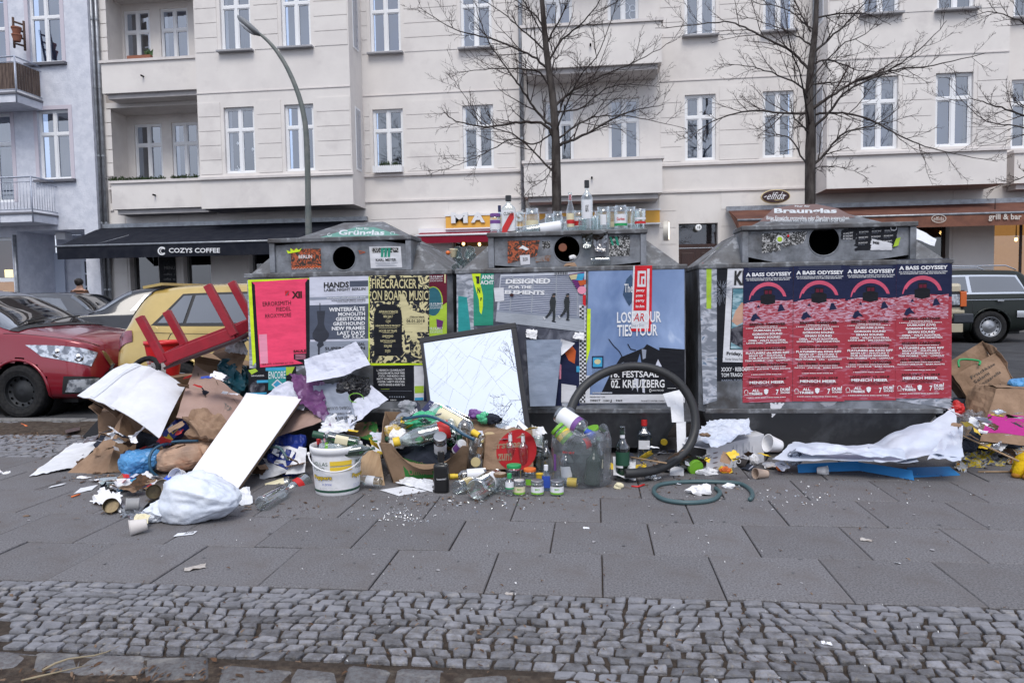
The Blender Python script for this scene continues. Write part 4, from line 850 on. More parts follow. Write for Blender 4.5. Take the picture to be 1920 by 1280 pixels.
def container(X0, X1, hole, label, hr, glabel):
    W = X1-X0; D = 1.25; yb = YB; yr = yb+D; t = thing('glass_container', label, 'bottle bank', ((X0+X1)/2, yb+D/2, 0), 'glass recycling containers standing in a row')
    b = MB(); ch = .05     # body: 8-sided plan with small corner chamfers, tapering hopper below
    def ringp(ix, iy, z): x0, x1, y0, y1 = X0+ix, X1-ix, yb+iy, yr-iy; return [V(p) for p in [(x0+ch, y0, z), (x1-ch, y0, z), (x1, y0+ch, z), (x1, y1-ch, z), (x1-ch, y1, z), (x0+ch, y1, z), (x0, y1-ch, z), (x0, y0+ch, z)]]
    R = [ringp(0, 0, ZL), ringp(0, 0, ZT)]; v = R[0]+R[1]; b.add(v, [(i, (i+1) % 8, 8+(i+1) % 8, 8+i) for i in range(8)])
    obj('body', b, m_galv, t)
    h = MB(); R = [ringp(.03, .02, ZL-.001), ringp(.11, .15, .14), ringp(.14, .20, .05)]; v = sum(R, []); h.add(v, [(k*8+i, k*8+(i+1) % 8, (k+1)*8+(i+1) % 8, (k+1)*8+i)[::-1] for k in range(2) for i in range(8)]+[tuple(range(16, 24))]); obj('hopper', h, m_galvd, t)
    obj('bottom_rim', MB().bb(X0+.04, X1-.04, yb-.006, yb+.03, ZL-.012, ZL+.02), m_galv2, t, bev=.004)
    for s_ in (X0+.22, X1-.22): obj('foot', MB().bb(s_-.06, s_+.06, yb+.25, yr-.25, 0, .06), m_galvd, t)
    # rolled rim at the top edge
    obj('top_rim', MB().bb(X0-.008, X1+.008, yb-.010, yb+.035, ZT-.022, ZT+.014).bb(X0-.008, X0+.03, yb+.037, yr, ZT-.022, ZT+.012).bb(X1-.03, X1+.008, yb+.037, yr, ZT-.022, ZT+.012), m_galv2, t, bev=.008)
    ox0, ox1 = hole[0], hole[1]; zb = ZT+.225; e = .02
    sl = MB(); lo = [V((X0+e, yb+.03, ZT)), V((X1-e, yb+.03, ZT)), V((X1-e, yr, ZT)), V((X0+e, yr, ZT))]; up = [V((ox0+.01, yb+.22, zb)), V((ox1-.01, yb+.22, zb)), V((ox1-.01, yr-.22, zb)), V((ox0+.01, yr-.22, zb))]
    sl.add(lo+up+[V((ox0+.01, yb+.03, ZT)), V((ox1-.01, yb+.03, ZT))], [(1, 2, 6, 5), (2, 3, 7, 6), (3, 0, 4, 7), (0, 8, 4), (9, 1, 5)]); obj('sloping_roof', sl, m_galv2, t)
    xm = (ox0+ox1)/2; za = zb+.20; ap = [V((xm-.16, yb+.60, za)), V((xm+.16, yb+.60, za)), V((xm+.16, yb+.66, za)), V((xm-.16, yb+.66, za))]; pyr = MB(); u2 = [p+V((0, 0, .003)) for p in up]; u2[0].y = u2[1].y = yb+.12
    pyr.add(u2+ap, [(i, (i+1) % 4, 4+(i+1) % 4, 4+i) for i in range(4)]+[(4, 5, 6, 7)]); obj('lid', pyr, m_galv2, t)
    # front box with framed panel and round mouth
    y0 = yb+.035; fb = MB(); f = .028
    fb.bb(ox0-.012, ox0+f, y0-.02, yb+.30, ZT+.015, zb+.004); fb.bb(ox1-f, ox1+.012, y0-.02, yb+.30, ZT+.015, zb+.004)
    obj('box_side', fb, m_galv, t, bev=.003)
    obj('box_lid', MB().bb(ox0-.02, ox1+.02, y0-.03, yb+.32, zb+.006, zb+.038), m_galv2, t, bev=.006)
    cx, cz = hole[2], hole[3]; n = 32; pn = MB(); a, b_, c, d = ox0+f+.001, ox1-f-.001, ZT+.016, zb+.003
    ringi = [V((cx+hr*cos(2*pi*i/n), y0, cz+hr*sin(2*pi*i/n))) for i in range(n)]; rout = []
    for i in range(n):
        ca, sa = cos(2*pi*i/n), sin(2*pi*i/n); k = min(((b_-cx) if ca > 0 else (a-cx))/ca if abs(ca) > 1e-6 else 9, ((d-cz) if sa > 0 else (c-cz))/sa if abs(sa) > 1e-6 else 9); rout.append(V((cx+ca*k, y0, cz+sa*k)))
    cor = [V((b_, y0, d)), V((a, y0, d)), V((a, y0, c)), V((b_, y0, c))]
    pn.add(ringi+rout, [(i, (i+1) % n, n+(i+1) % n, n+i) for i in range(n)])
    for q in cor:   # fill the corner gaps
        js = sorted(range(n), key=lambda i: (rout[i]-q).length); i0 = js[0]; sgn = 1 if (rout[(i0+1) % n]-q).length < (rout[i0-1]-q).length else -1; pn.add([rout[i0], rout[(i0+sgn) % n], q], [(0, 1, 2)])
    pn.tube([p for p in ringi], .0045, 6, closed=True)
    obj('box_panel', pn, m_galv, t)
    tb = MB(); tb.lathe([(hr, 0), (hr*1.02, .20), (0, .22)], (cx, y0+.001, cz), (0, 1, 0), 28); obj('mouth', tb, m_hole, t)
    return t, (ox0, ox1, zb, y0, V(u2[0]), V(u2[1]), ap[0])
def X5(px, Y=YB): return XY(px, Y)
def mk(px0, px1, b0, b1, hx, hy, hr, label, gl):
    y0 = YB+.035; hc = onY(hx, hy, y0); return container(XY(px0, YB), XY(px1, YB), (XY(b0, y0), XY(b1, y0), hc.x, hc.z), label, hr, gl)
bin1, g1 = mk(461, 847, 513, 771, 645, 484, .088, 'left of the three grey glass containers, with green Grünglas label and pink poster', 'Grünglas')
bin2, g2 = mk(856, 1287, 921, 1209, 1063, 467, .093, 'middle grey glass container with bottles and jars standing on top', '')
bin3, g3 = mk(1311, 1784, 1394, 1711, 1545, 451, .102, 'right grey glass container with brown Braunglas label and four red posters', 'Braunglas')
bin1.location  # roots stay where the boxes stand

def crop(x0, y0, f): return lambda X, Y: (x0+X/f, y0+Y/f)
cA = crop(460, 500, 4.924); cB = crop(500, 410, 5.333); cC = crop(880, 500, 4.571); cD = crop(820, 330, 4.); cE = crop(1260, 360, 2.5606); cF = crop(1380, 490, 4.741); cG = crop(1370, 370, 3.491)
def poster(root, cr_, tl, tr, br, bl, m, lift, label=None, nom=None, Y=YB, name='poster', th=.0008, ns=14, rag=0, seed=1):
    """sheet pasted on the container: 4 measured corners -> wrinkled thin sheet, returns a Print in nominal coordinates"""
    C4 = [onY(*cr_(*p), Y)+V((0, -lift, 0)) for p in (bl, br, tr, tl)]; o = obj(name, MB().sheet(C4, 10, 12, th, .0000, 4, seed, ragged=rag), m, root)
    if label: o['label'] = label
    x0, y0, x1, y1 = nom or (tl[0], tl[1], tr[0], bl[1])
    def f(u, v, k):
        a = (u-x0)/(x1-x0); b = (v-y0)/(y1-y0); p = C4[3]*(1-a)*(1-b)+C4[2]*a*(1-b)+C4[1]*a*b+C4[0]*(1-a)*b; return p+V((0, -k-.0002, 0))
    return Print(f, o, 'artwork', .0004, .0006)
# ---- left container
poster(bin1, cA, (18, 128), (590, 112), (560, 925), (45, 1170), P_mix, .0015, 'torn remains of older pale posters')
poster(bin1, cA, (25, 121), (592, 105), (592, 300), (70, 915), P_yel, .004, 'neon yellow backing sheet')
p = poster(bin1, cA, (60, 140), (594, 117), (602, 905), (104, 932), P_blk, .006, 'bright pink poster lettered XII ERRORSMITH FIEDEL RROXYMORE', (60, 130, 600, 930))
p.poly([(90, 160), (65, 133), (590, 120), (562, 160), (562, 870), (535, 912), (100, 928), (92, 500)], P_pink); p.rect(104, 620, 182, 895, P_pinkf)
p.rect(372, 228, 410, 272, P_red).poly([(375, 270), (400, 240), (412, 232), (395, 262), (380, 275)], P_dg)
for a in [('XII', 435, 300, 530, 236, .05), ('ERRORSMITH', 157, 360, 425, 320, 0), ('FIEDEL', 285, 412, 425, 376, 0), ('RROXYMORE', 175, 470, 425, 433, 0), ('SAULE', 438, 808, 562, 782, .04), ('NEUE ORTE  16 DEZEMBER 2017  23:00', 120, 908, 435, 892, 0)]: p.text(*a[:5], P_brn, a[5])
p.poly([(440, 818), (562, 818), (562, 905), (535, 912), (440, 868)], P_blk)
for k in range(4): p.rect(456, 828+k*12, 556, 832+k*12, P_pinkf, False)
p = poster(bin1, cA, (594, 92), (1140, 72), (1138, 830), (598, 838), P_lil, .005, 'pale HANDS LABEL NIGHT BERLIN poster with dark goblet', (594, 85, 1140, 832))
p.rect(966, 138, 1136, 192, P_dg); p.text('HANDS', 728, 195, 960, 142, INK, .04); p.text('LABEL NIGHT BERLIN', 730, 226, 1112, 200, INK, .02); p.rect(594, 275, 1140, 300, P_mg); p.text('SATURDAY 6TH JANUARY 2018', 755, 296, 1112, 281, WHT, .02); p.text('SCHLAGSTROM MEETS HANDS', 800, 318, 1112, 305, INK, .02); p.text('URBAN SPREE  REVALER STRASSE 99', 850, 332, 1112, 323, INK, 0)
p.rect(594, 348, 1140, 665, P_dg); p.rect(594, 684, 1140, 838, P_mg); P_gob = cm('paper_goblet', (.04, .045, .06))
p.poly([(662, 402), (740, 402), (728, 520), (740, 560), (775, 610), (775, 640), (740, 680), (715, 692), (680, 692), (645, 675), (620, 640), (622, 605), (650, 560), (672, 520)], P_gob); p.poly([(688, 330), (696, 330), (696, 402), (688, 402)], P_gob); p.poly([(676, 692), (722, 692), (728, 720), (690, 745), (686, 832), (672, 832), (672, 740), (662, 715)], P_gob)
for t_, x0, y1, y0 in [('WINTERKÄLTE', 777, 412, 366), ('MONOLITH', 862, 455, 421), ('GEISTFORM', 840, 498, 464), ('GREYHOUND', 815, 541, 507), ('NEW FRAMES', 803, 584, 550), ('LAST DAYS', 853, 626, 593), ('OF S.E.X.', 905, 659, 627)]: p.text(t_, x0, y1, 1110, y0, WHT, .03)
for t_, x0, x1, y1, y0 in [('OMEGAL', 970, 1110, 726, 700), ('SUPERSTITION', 738, 1110, 764, 736), ('CARE TAKER', 735, 1060, 808, 780)]: p.text(t_, x0, y1, x1, y0, INK, .02)
poster(bin1, cA, (1134, 92), (1160, 92), (1165, 905), (1136, 905), P_yel, .0045, 'neon yellow strip beside the swirly poster'); poster(bin1, cA, (1160, 880), (1658, 878), (1655, 905), (1165, 910), P_yel, .0045, 'neon yellow strip under the swirly poster')
p = poster(bin1, cA, (1148, 80), (1700, 82), (1698, 888), (1150, 888), P_fire, .006, 'cream and black swirling FIRECRACKER ON BOARD MUSIC poster', (1148, 80, 1700, 888), seed=4)
p.poly([(1165, 110), (1600, 95), (1600, 200), (1695, 210), (1698, 315), (1165, 318)], P_blk); p.poly([(1190, 820), (1190, 430), (1215, 370), (1260, 345), (1380, 345), (1430, 380), (1450, 430), (1450, 820)], P_blk); p.poly([(1425, 250), (1470, 250), (1530, 400), (1690, 440), (1690, 600), (1480, 600), (1455, 500)], P_cream)
p.text('FIRECRACKER', 1172, 198, 1585, 112, P_cream, .015); p.text('ON BOARD MUSIC', 1172, 308, 1692, 218, P_cream, .015)
for t_, x0, y1, x1, y0 in [('AFRIKAN SCIENCES', 1236, 424, 1412, 402), ('BEN GALT', 1280, 467, 1366, 445), ('COW', 1300, 511, 1346, 490), ('HEALING FORCE PROJECT', 1206, 556, 1436, 533), ('HOUSE OF TRAPS', 1238, 601, 1404, 579), ('LINKWOOD', 1268, 648, 1370, 627), ('NATASCHA KANN', 1250, 693, 1390, 672), ('SOLUNE', 1283, 739, 1356, 718), ('ZOZO', 1292, 786, 1343, 764)]: p.text(t_, x0, y1, x1, y0, P_cream, .02); p.rect(x0+30, y1+5, x1-30, y1+8, P_cream, False)
p.text('://about blank', 1520, 468, 1658, 450, P_blk, .02); p.rect(1490, 474, 1662, 477, P_blk, False); p.text('06.01.2018', 1492, 510, 1660, 484, P_blk, .02); p.text('MARKGRAFENDAMM 24C', 1492, 526, 1640, 517, P_blk, 0); p.oval(1560, 640, 36, 42, P_cream); p.oval(1640, 780, 26, 28, P_blk).oval(1640, 780, 18, 20, P_cream); p.text('about blank', 1600, 870, 1672, 852, P_cream, 0)
p = poster(bin1, cA, (1700, 62), (1862, 58), (1862, 640), (1700, 640), P_mar, .0035, 'maroon and lime poster with petrol circle at the container corner', (1700, 60, 1862, 640))
p.poly([(1700, 460), (1760, 440), (1830, 350), (1862, 330), (1862, 640), (1700, 640)], P_lime); p.oval(1735, 320, 90, 140, P_lime).oval(1735, 320, 80, 132, P_dteal); p.poly([(1765, 480), (1830, 500), (1815, 580), (1770, 560)], P_pur); p.rect(1838, 60, 1852, 150, P_cream)
for k, yy in enumerate((100, 350, 575)): p.text('12.12.2017', 1705, yy, 1825, yy-18, WHT, .02); p.text('DOOR OPEN 23:00', 1708, yy+18, 1822, yy+6, WHT, .0); p.text('ZUKUNFT EDITION', 1708, yy+36, 1822, yy+24, WHT, 0)
p = poster(bin1, cA, (30, 935), (470, 920), (470, 1230), (30, 1240), P_blk, .003, 'dark and teal ENCORE poster below the pink one', (30, 930, 470, 1240))
p.rect(190, 932, 378, 960, P_blue).rect(215, 960, 378, 1140, P_teal); p.poly([(30, 950), (95, 935), (120, 960), (60, 990)], P_lime).poly([(378, 932), (460, 932), (430, 990), (380, 1010)], P_lime); p.oval(115, 1120, 72, 70, P_foam); p.rect(110, 1046, 215, 1070, P_blue).rect(36, 1160, 200, 1178, P_blue); p.text('ENCORE', 220, 1036, 376, 968, WHT, .0); p.poly([(245, 1090), (300, 1040), (355, 1090), (300, 1140)], P_wht).poly([(262, 1090), (300, 1055), (338, 1090), (300, 1125)], P_blue); p.text('DARA WOHNZIMMER', 60, 1010, 178, 996, WHT, 0); p.rect(36, 1195, 210, 1230, P_wave)
p = poster(bin1, cA, (1180, 915), (1558, 912), (1556, 1242), (1185, 1240), P_blk, .003, 'black poster with small white line-up text under the swirly one', (1180, 913, 1558, 1242))
for k, t_ in enumerate(['L. HEINRICH / DUNKELACHT', 'ZWISCHEN METAL PALM TREES', 'STATIC / FAIR MUEVO / HNR', 'MATT HOMSN / OLIVER M', 'PORTER / AMETT KNUCKER', 'MARTIN BINGER & MORE T.B.A']): p.text(t_, 1215+k % 3*8, 962+k*27, 1474, 944+k*27, WHT, .01)
p.rect(1250, 1127, 1330, 1130, P_lime, False).rect(1200, 1144, 1540, 1146, P_mg, False); p.text('DISCO', 1340, 1236, 1395, 1224, WHT, .02)
for k in range(7): p.oval(1335+k*22, 1200, 6, 6, P_mg)
p = poster(bin1, cA, (1558, 915), (1652, 915), (1648, 1228), (1562, 1232), P_wht, .0035, 'white and green paper strip', (1558, 915, 1652, 1230)); p.rect(1562, 1098, 1650, 1165, P_lime).rect(1562, 1205, 1648, 1230, P_blue)
poster(bin1, cA, (1655, 910), (1720, 905), (1715, 1240), (1650, 1240), P_navy, .002, 'dark blue poster remains')
YX = YB+.034
p = poster(bin1, cB, (238, 305), (540, 298), (548, 500), (250, 508), P_oscr, .001, 'scratched orange BERLIN sticker', (240, 300, 545, 505), Y=YX, name='sticker'); p.text('BERLIN', 320, 396, 456, 362, WHT, .01); p.rect(250, 480, 545, 490, P_org); p.text('STADT FÜR ALLE', 300, 330, 500, 312, P_org, 0)
for k in range(20): p.rect(250+k*15, 492+(k % 2)*6, 257+k*15, 498+(k % 2)*6, WHT, False)
pr = Print(lambda u, v, k: onY(*cB(u, v), YX)+V((0, -k-.003, 0)), bin1, 'graffiti'); pr.poly([(200, 315), (240, 330), (240, 295), (275, 320), (300, 295), (320, 315), (355, 292), (330, 330), (270, 340), (215, 350)], P_yel); pr.line([(920, 320), (990, 335), (935, 350), (930, 325)], 6, P_org)
p = poster(bin1, cB, (1025, 280), (1340, 276), (1355, 488), (1042, 494), P_wht, .001, 'white KARL MEYER sticker with three green stripes', (1025, 278, 1355, 492), Y=YX, name='sticker'); p.rect(1050, 290, 1330, 340, P_scr)
for k in range(3): p.poly([(1140+k*36, 384), (1165+k*36, 384), (1178+k*36, 292), (1150+k*36, 292)], P_green)
p.text('KARL MEYER', 1085, 426, 1300, 398, INK, .02); p.text('Umweltdienste GmbH', 1080, 448, 1310, 434, P_mg, 0); p.rect(1080, 470, 1300, 474, P_mg, False); p.rect(1100, 456, 1280, 459, P_mg, False)
# lid labels on the sloping lids
def lidprint(g, root, name='label_print'):
    a, b, c = g[4], g[5], g[6]; n = (b-a).cross(c-a).normalized(); n = n if n.y < 0 else -n; return Print(lambda u, v, k: onP(u, v, a, n, k), root, name, .0006, .0012)
P_lg = cm('label_green', (.10, .27, .22)); P_lb = cm('label_brown', (.15, .085, .075)); P_lw = cm('label_white_worn', (.55, .58, .60))
p = lidprint(g1, bin1); p.poly([(592, 447), (668, 426), (702, 426), (757, 443)], P_lg); p.text('Nur für', 668, 430.5, 692, 426.5, P_lw, .02); p.text('Grünglas', 634, 443.5, 720, 431, P_lw, .03, slant=.02); p.text('Bitte keine Keramik, Porzellan oder Flachglas einwerfen', 610, 447.5, 738, 444.4, P_lw, .01); p.ring(618, 440, 4.5, 3, 1, P_lw, 12, 0, 5).ring(736, 437, 4.5, 3, 1, P_lw, 12, 2, 7)
p = lidprint(g3, bin3); a_ = [cG(x, y) for x, y in [(190, 158), (280, 72), (420, 48), (560, 44), (700, 72), (818, 132)]]; p.poly(a_, P_lb); p.text('Nur für', *cG(420, 63), *cG(520, 52), P_lw, .02); p.text('Braunglas', *cG(285, 112), *cG(695, 72), P_lw, .035); p.text('Bitte Einwürfe vermeiden oder Flaschen auswaschen', *cG(235, 146), *cG(775, 122), P_lw, .01); p.text('Einwurfzeiten von 7-19 Uhr und von 15-20 Uhr', *cG(262, 160), *cG(750, 138), P_lw, .01)
# ---- middle container
poster(bin2, cC, (-110, 10), (40, 40), (40, 760), (-105, 760), P_mix, .002, 'layers of torn pale posters at the left corner')
poster(bin2, cC, (-95, 250), (-20, 260), (30, 700), (-95, 700), P_teal, .003, 'torn turquoise poster piece')
poster(bin2, cC, (20, 30), (1010, 10), (1005, 1190), (20, 1190), swirl('layered_dark', (.05, .055, .08), (.16, .17, .21), 7, 2, .4, .6), .0015, 'dark torn poster layers')
p = poster(bin2, cC, (35, 55), (210, 55), (205, 500), (38, 505), P_green, .004, 'torn green poster with a neon yellow shred', (35, 55, 210, 500)); p.text('ANNI', 105, 106, 207, 70, WHT, .03); p.text('ACHT', 95, 152, 210, 116, WHT, .03); p.poly([(20, 50), (98, 50), (92, 130), (118, 240), (118, 340), (105, 405), (88, 380), (82, 280), (45, 160), (30, 110)], P_yel)
for t_, x0, y1, x1, y0 in [('I', 62, 145, 88, 82), ('T', 50, 100, 70, 82), ('F', 95, 290, 110, 262), ('N', 70, 225, 95, 175)]: p.text(t_, x0, y1, x1, y0, INK, .04)
P_lgrey = cm('paper_light_blue_grey', (.52, .55, .62)); P_str = cm('paper_stripe', (.10, .12, .20)); P_pave = cm('paper_pave', (.36, .39, .44)); P_men = cm('print_men', (.035, .04, .045))
p = poster(bin2, cC, (268, 68), (1000, 40), (995, 560), (225, 470), P_lgrey, .004, 'poster of two walking men before a striped shutter, lettered DESIGNED', (230, 40, 1000, 560))
for k in range(21): p.rect(240+(10 if k > 10 else 0), 66+k*17.5, 985, 75+k*17.5, P_str, False)
p.k += .0004
for x in (340, 528, 735, 925): p.rect(x, 66, x+9, 430, P_pave, False)
p.k += .0004; p.rect(230, 428, 1000, 452, P_mg).rect(230, 452, 1000, 560, P_pave).line([(500, 500), (1000, 520)], 3, P_lgrey).line([(500, 530), (1000, 548)], 3, P_lgrey)
p.text('DESIGNED', 285, 142, 685, 90, WHT, .05); p.text('FOR THE', 315, 192, 520, 160, WHT, .05); p.text('ELEMENTS', 285, 250, 640, 210, WHT, .05)
for dx_, dy_, s_ in ((0, 0, 1), (128, -2, .9)):
    q = lambda pts: [(650+dx_+(x-650)*s_, 240+dy_+(y-240)*s_) for x, y in pts]
    p.oval(650+dx_+70*s_, 250+dy_, 13*s_, 17*s_, cm('print_face', (.3, .2, .15)) if 'print_face' not in MATS else MATS['print_face']); p.poly(q([(702, 240), (735, 232), (738, 252), (705, 258)]), P_men); p.poly(q([(700, 262), (735, 268), (742, 310), (738, 380), (695, 382), (686, 310)]), P_men); p.poly(q([(695, 378), (725, 378), (700, 430), (668, 472), (652, 462), (680, 420)]), P_men); p.poly(q([(712, 378), (738, 376), (742, 440), (738, 488), (718, 488), (718, 430)]), P_men); p.poly(q([(712, 486), (748, 494), (745, 502), (712, 498)]), P_blk); p.poly(q([(640, 458), (658, 478), (650, 488), (636, 465)]), P_wht)
for k in range(16): p.rect(722+(k//2)*15, 34+(k % 2)*14, 729+(k//2)*15, 48+(k % 2)*14, INK, False)
p.poly([(845, 62), (1000, 42), (1000, 200), (920, 190)], P_pur).poly([(920, 60), (990, 55), (970, 120), (900, 110)], P_blue).poly([(985, 40), (1000, 40), (1000, 560), (990, 560)], P_lgrey).poly([(850, 70), (925, 60), (915, 105), (870, 110)], P_cream).poly([(930, 120), (1000, 110), (1000, 150), (950, 165)], P_org); p.oval(965, 200, 38, 34, P_pinkf).poly([(975, 240), (1000, 240), (1000, 340), (975, 320)], P_red); p.oval(350, 260, 18, 18, P_brn)
p = poster(bin2, cC, (210, 182), (295, 176), (300, 292), (222, 300), P_wht, .007, 'small blank white sticker', name='sticker')
p = poster(bin2, cC, (940, 330), (1002, 330), (1000, 1165), (945, 1165), P_wht, .005, 'black and white chequered strip', (950, 340, 1002, 1165))
for k in range(48):
    for j in range(3):
        if (k+j) % 2: p.rect(953+j*16, 345+k*17, 969+j*16, 362+k*17, INK, False)
p = poster(bin2, cC, (700, 640), (955, 640), (945, 1190), (720, 1190), P_navy, .0035, 'dark blue and orange torn poster', (700, 640, 955, 1190)); p.poly([(800, 700), (870, 660), (915, 720), (905, 830), (850, 800)], P_org); p.poly([(765, 820), (785, 840), (780, 960), (765, 960)], P_pinkf); p.rect(920, 850, 950, 900, P_blue)
poster(bin2, cC, (790, 1000), (916, 1018), (920, 1158), (788, 1160), P_wht, .006, 'blank white note'); poster(bin2, cC, (790, 1160), (890, 1160), (870, 1215), (800, 1210), P_mix, .004, 'yellowed paper remains')
P_sky2 = P_sky
poster(bin2, cC, (1062, 4), (1660, -14), (1660, 60), (1062, 60), P_yel, .003, 'neon yellow edge above the blue poster'); poster(bin2, cC, (1010, 360), (1040, 360), (1036, 700), (1003, 830), P_yel, .0072, 'neon yellow shred left of the blue poster')
p = poster(bin2, cC, (1022, 30), (1842, 5), (1845, 1162), (1002, 1165), P_sky, .006, 'large stormy blue concert poster lettered LOSE YOUR TIES TOUR', (1010, 15, 1845, 1165))
p.poly([(1130, 1095), (1220, 900), (1300, 770), (1500, 690), (1525, 660), (1630, 715), (1630, 690), (1845, 710), (1845, 1095)], P_blk); p.poly([(1440, 830), (1465, 740), (1480, 830)], P_sky).poly([(1480, 700), (1520, 710), (1515, 780), (1490, 790)], P_mg).poly([(1600, 840), (1620, 790), (1650, 850), (1630, 900)], P_lil).poly([(1400, 1060), (1420, 950), (1455, 960), (1450, 1075), (1430, 1010)], P_lil).poly([(1480, 960), (1505, 960), (1510, 1080), (1490, 1075)], P_lil).poly([(1225, 880), (1285, 830), (1330, 810), (1260, 880)], P_mg)
p.poly([(1330, 150), (1345, 100), (1385, 60), (1405, 110), (1400, 290), (1370, 330), (1340, 280), (1315, 230)], cm('print_crow', (.05, .09, .16))); p.line([(1195, 610), (1235, 665), (1290, 720), (1320, 780)], 7, P_blk).line([(1360, 655), (1385, 700), (1430, 710)], 8, P_blk)
p.text('The', 1325, 215, 1400, 142, WHT, .0); p.text('LOSE YOUR', 1265, 475, 1645, 380, WHT, .02); p.text('TIES TOUR', 1268, 590, 1615, 490, WHT, .02); p.text('16. FESTSAAL', 1218, 945, 1625, 888, WHT, .02); p.line([(1218, 958), (1300, 958)], 4, WHT); p.text('02. KREUZBERG', 1220, 1035, 1675, 965, WHT, .02); p.rect(1060, 1070, 1232, 1084, P_mg); p.text('WWW.THEINTERRUPTERS.COM', 1064, 1082, 1228, 1072, WHT, 0)
p.rect(1053, 756, 1152, 860, P_navy).rect(1062, 768, 1142, 850, P_blue).oval(1102, 805, 28, 22, P_cream); p.text('TOUR ALBUM OUT', 1055, 885, 1150, 872, P_dg, 0); p.text('TOURNEE AUGUST', 1055, 905, 1150, 892, P_dg, 0); p.text('SUPPORT', 1055, 925, 1110, 912, P_dg, 0)
p.rect(1002, 1092, 1845, 1165, P_wht); p.rect(1002, 925, 1040, 1092, P_wht); p.text('PRÄSENTIERT VON', 1043, 1118, 1170, 1106, INK, .02); p.text('DIRECT', 1045, 1152, 1132, 1133, INK, .03); p.text('COSMO', 1152, 1152, 1210, 1137, INK, .02); p.text('J', 1212, 1160, 1228, 1135, INK, .04); p.text('taz', 1262, 1152, 1320, 1134, INK, .01); p.text('TICKETS UNTER DIRECT-TICKETS.DE', 1475, 1156, 1800, 1142, INK, .01); p.ring(1555, 1058, 9, 16, 4, WHT, 12); p.text('LANDSTREICHER', 1568, 1064, 1668, 1050, WHT, 0); p.line([(1700, 1040), (1770, 1040)], 3, WHT)
p = poster(bin2, cC, (1405, -8), (1566, -10), (1560, 552), (1385, 552), P_wht, .0105, 'red and white strip poster with a big G stuck over the blue poster', (1390, -8, 1566, 552))
p.rect(1405, -8, 1422, 375, P_red, False).rect(1543, -8, 1566, 552, P_red, False).rect(1388, 528, 1543, 552, P_red, False).rect(1422, 190, 1520, 375, P_red, False).rect(1422, -8, 1543, 18, P_red, False).rect(1422, 18, 1432, 190, P_red, False).rect(1510, 18, 1520, 190, P_red, False).rect(1432, 172, 1510, 190, P_red, False).rect(1432, 18, 1510, 36, P_red, False); p.rect(1450, 58, 1498, 82, P_red, False).rect(1450, 82, 1466, 150, P_red, False).rect(1480, 104, 1496, 150, P_red, False)
p.k += .0004
for k, t_ in enumerate(('jazzy', 'pizza ·', 'party', 'ins Arm')): p.text(t_, 1424, 218+k*44, 1500, 192+k*44, WHT, .02)
p.text('AR', 1408, 465, 1502, 398, P_red, .0, slant=.1); p.text('berlin', 1392, 512, 1502, 486, P_mg, 0)
for a in [((528, 486), (768, 482), (745, 600), (528, 656), P_oscr, 'scratched dark orange sticker'), ((618, 595), (694, 590), (696, 662), (626, 668), P_wht, 'small white paper note'), ((785, 490), (845, 488), (848, 540), (790, 548), P_scr, 'scratched silver sticker'), ((1285, 450), (1445, 446), (1445, 598), (1290, 602), P_scr, 'scraped silver and green sticker')]:
    p = poster(bin2, cD, *a[:5], .0012 if a[4] != P_wht else .003, a[5], None, Y=YX, name='sticker')
    if a[4] == P_wht: p.text('BSR', 640, 640, 680, 615, INK, 0)
pr = Print(lambda u, v, k: onY(*cD(u, v), YX)+V((0, -k-.003, 0)), bin2, 'sticker_print'); pr.poly([(1290, 455), (1305, 455), (1325, 520), (1310, 520)], P_green).poly([(1330, 455), (1350, 455), (1365, 520), (1348, 520)], P_green); pr.text('MEYER', 1370, 560, 1420, 545, WHT, 0); pr.poly([(610, 545), (640, 520), (690, 548), (665, 560), (640, 545)], WHT)
pr = Print(lambda u, v, k: onY(*cD(u, v), YX)+V((0, -k-.001, 0)), bin2, 'rust_stain'); rs = swirl('rust', (.2, .2, .21), (.18, .08, .04), 40, 1, .45, .65)
pr.poly([(730, 610), (790, 600), (850, 590), (845, 640), (780, 640), (740, 650)], rs)
# ---- right container
poster(bin3, cE, (130, 365), (215, 362), (215, 1000), (150, 1020), P_mix, .0015, 'pale torn poster remains at the left corner'); poster(bin3, cE, (165, 362), (190, 362), (188, 560), (165, 560), P_lime, .0025, 'green poster strip')
p = poster(bin3, cE, (190, 358), (345, 355), (345, 905), (195, 908), P_blk, .0005, 'dark fireworks poster behind the others', (190, 357, 345, 906)); r_ = random.Random(5)
for k in range(60): a = r_.uniform(0, 2*pi); q0 = r_.uniform(5, 25); q1 = r_.uniform(30, 72); p.line([(235+q0*cos(a), 470+q0*sin(a)), (235+q1*cos(a), 470+q1*sin(a)+q1*.15)], 1.1, P_mg)
p.text('XXXY · REBOOT', 230, 858, 372, 838, WHT, .01); p.text('TOM TRAGO', 230, 884, 335, 866, WHT, .01); p.text('KARMA FUNK', 232, 905, 335, 896, P_mg, .01)
p = poster(bin3, cE, (268, 350), (400, 348), (400, 818), (243, 815), P_wht, .0012, 'white KI poster with a sea photograph', (250, 350, 400, 816)); p.rect(280, 460, 400, 756, P_blk).rect(284, 464, 400, 752, P_fw); p.poly([(284, 620), (300, 570), (330, 530), (345, 530), (345, 620), (310, 640)], P_skin).poly([(284, 655), (345, 630), (345, 752), (284, 720)], P_foam); p.text('KI', 288, 447, 342, 378, INK, .04); p.text('Friday,', 266, 787, 338, 766, INK, .03); p.text('Reeder Drums Time', 262, 806, 345, 796, INK, 0)
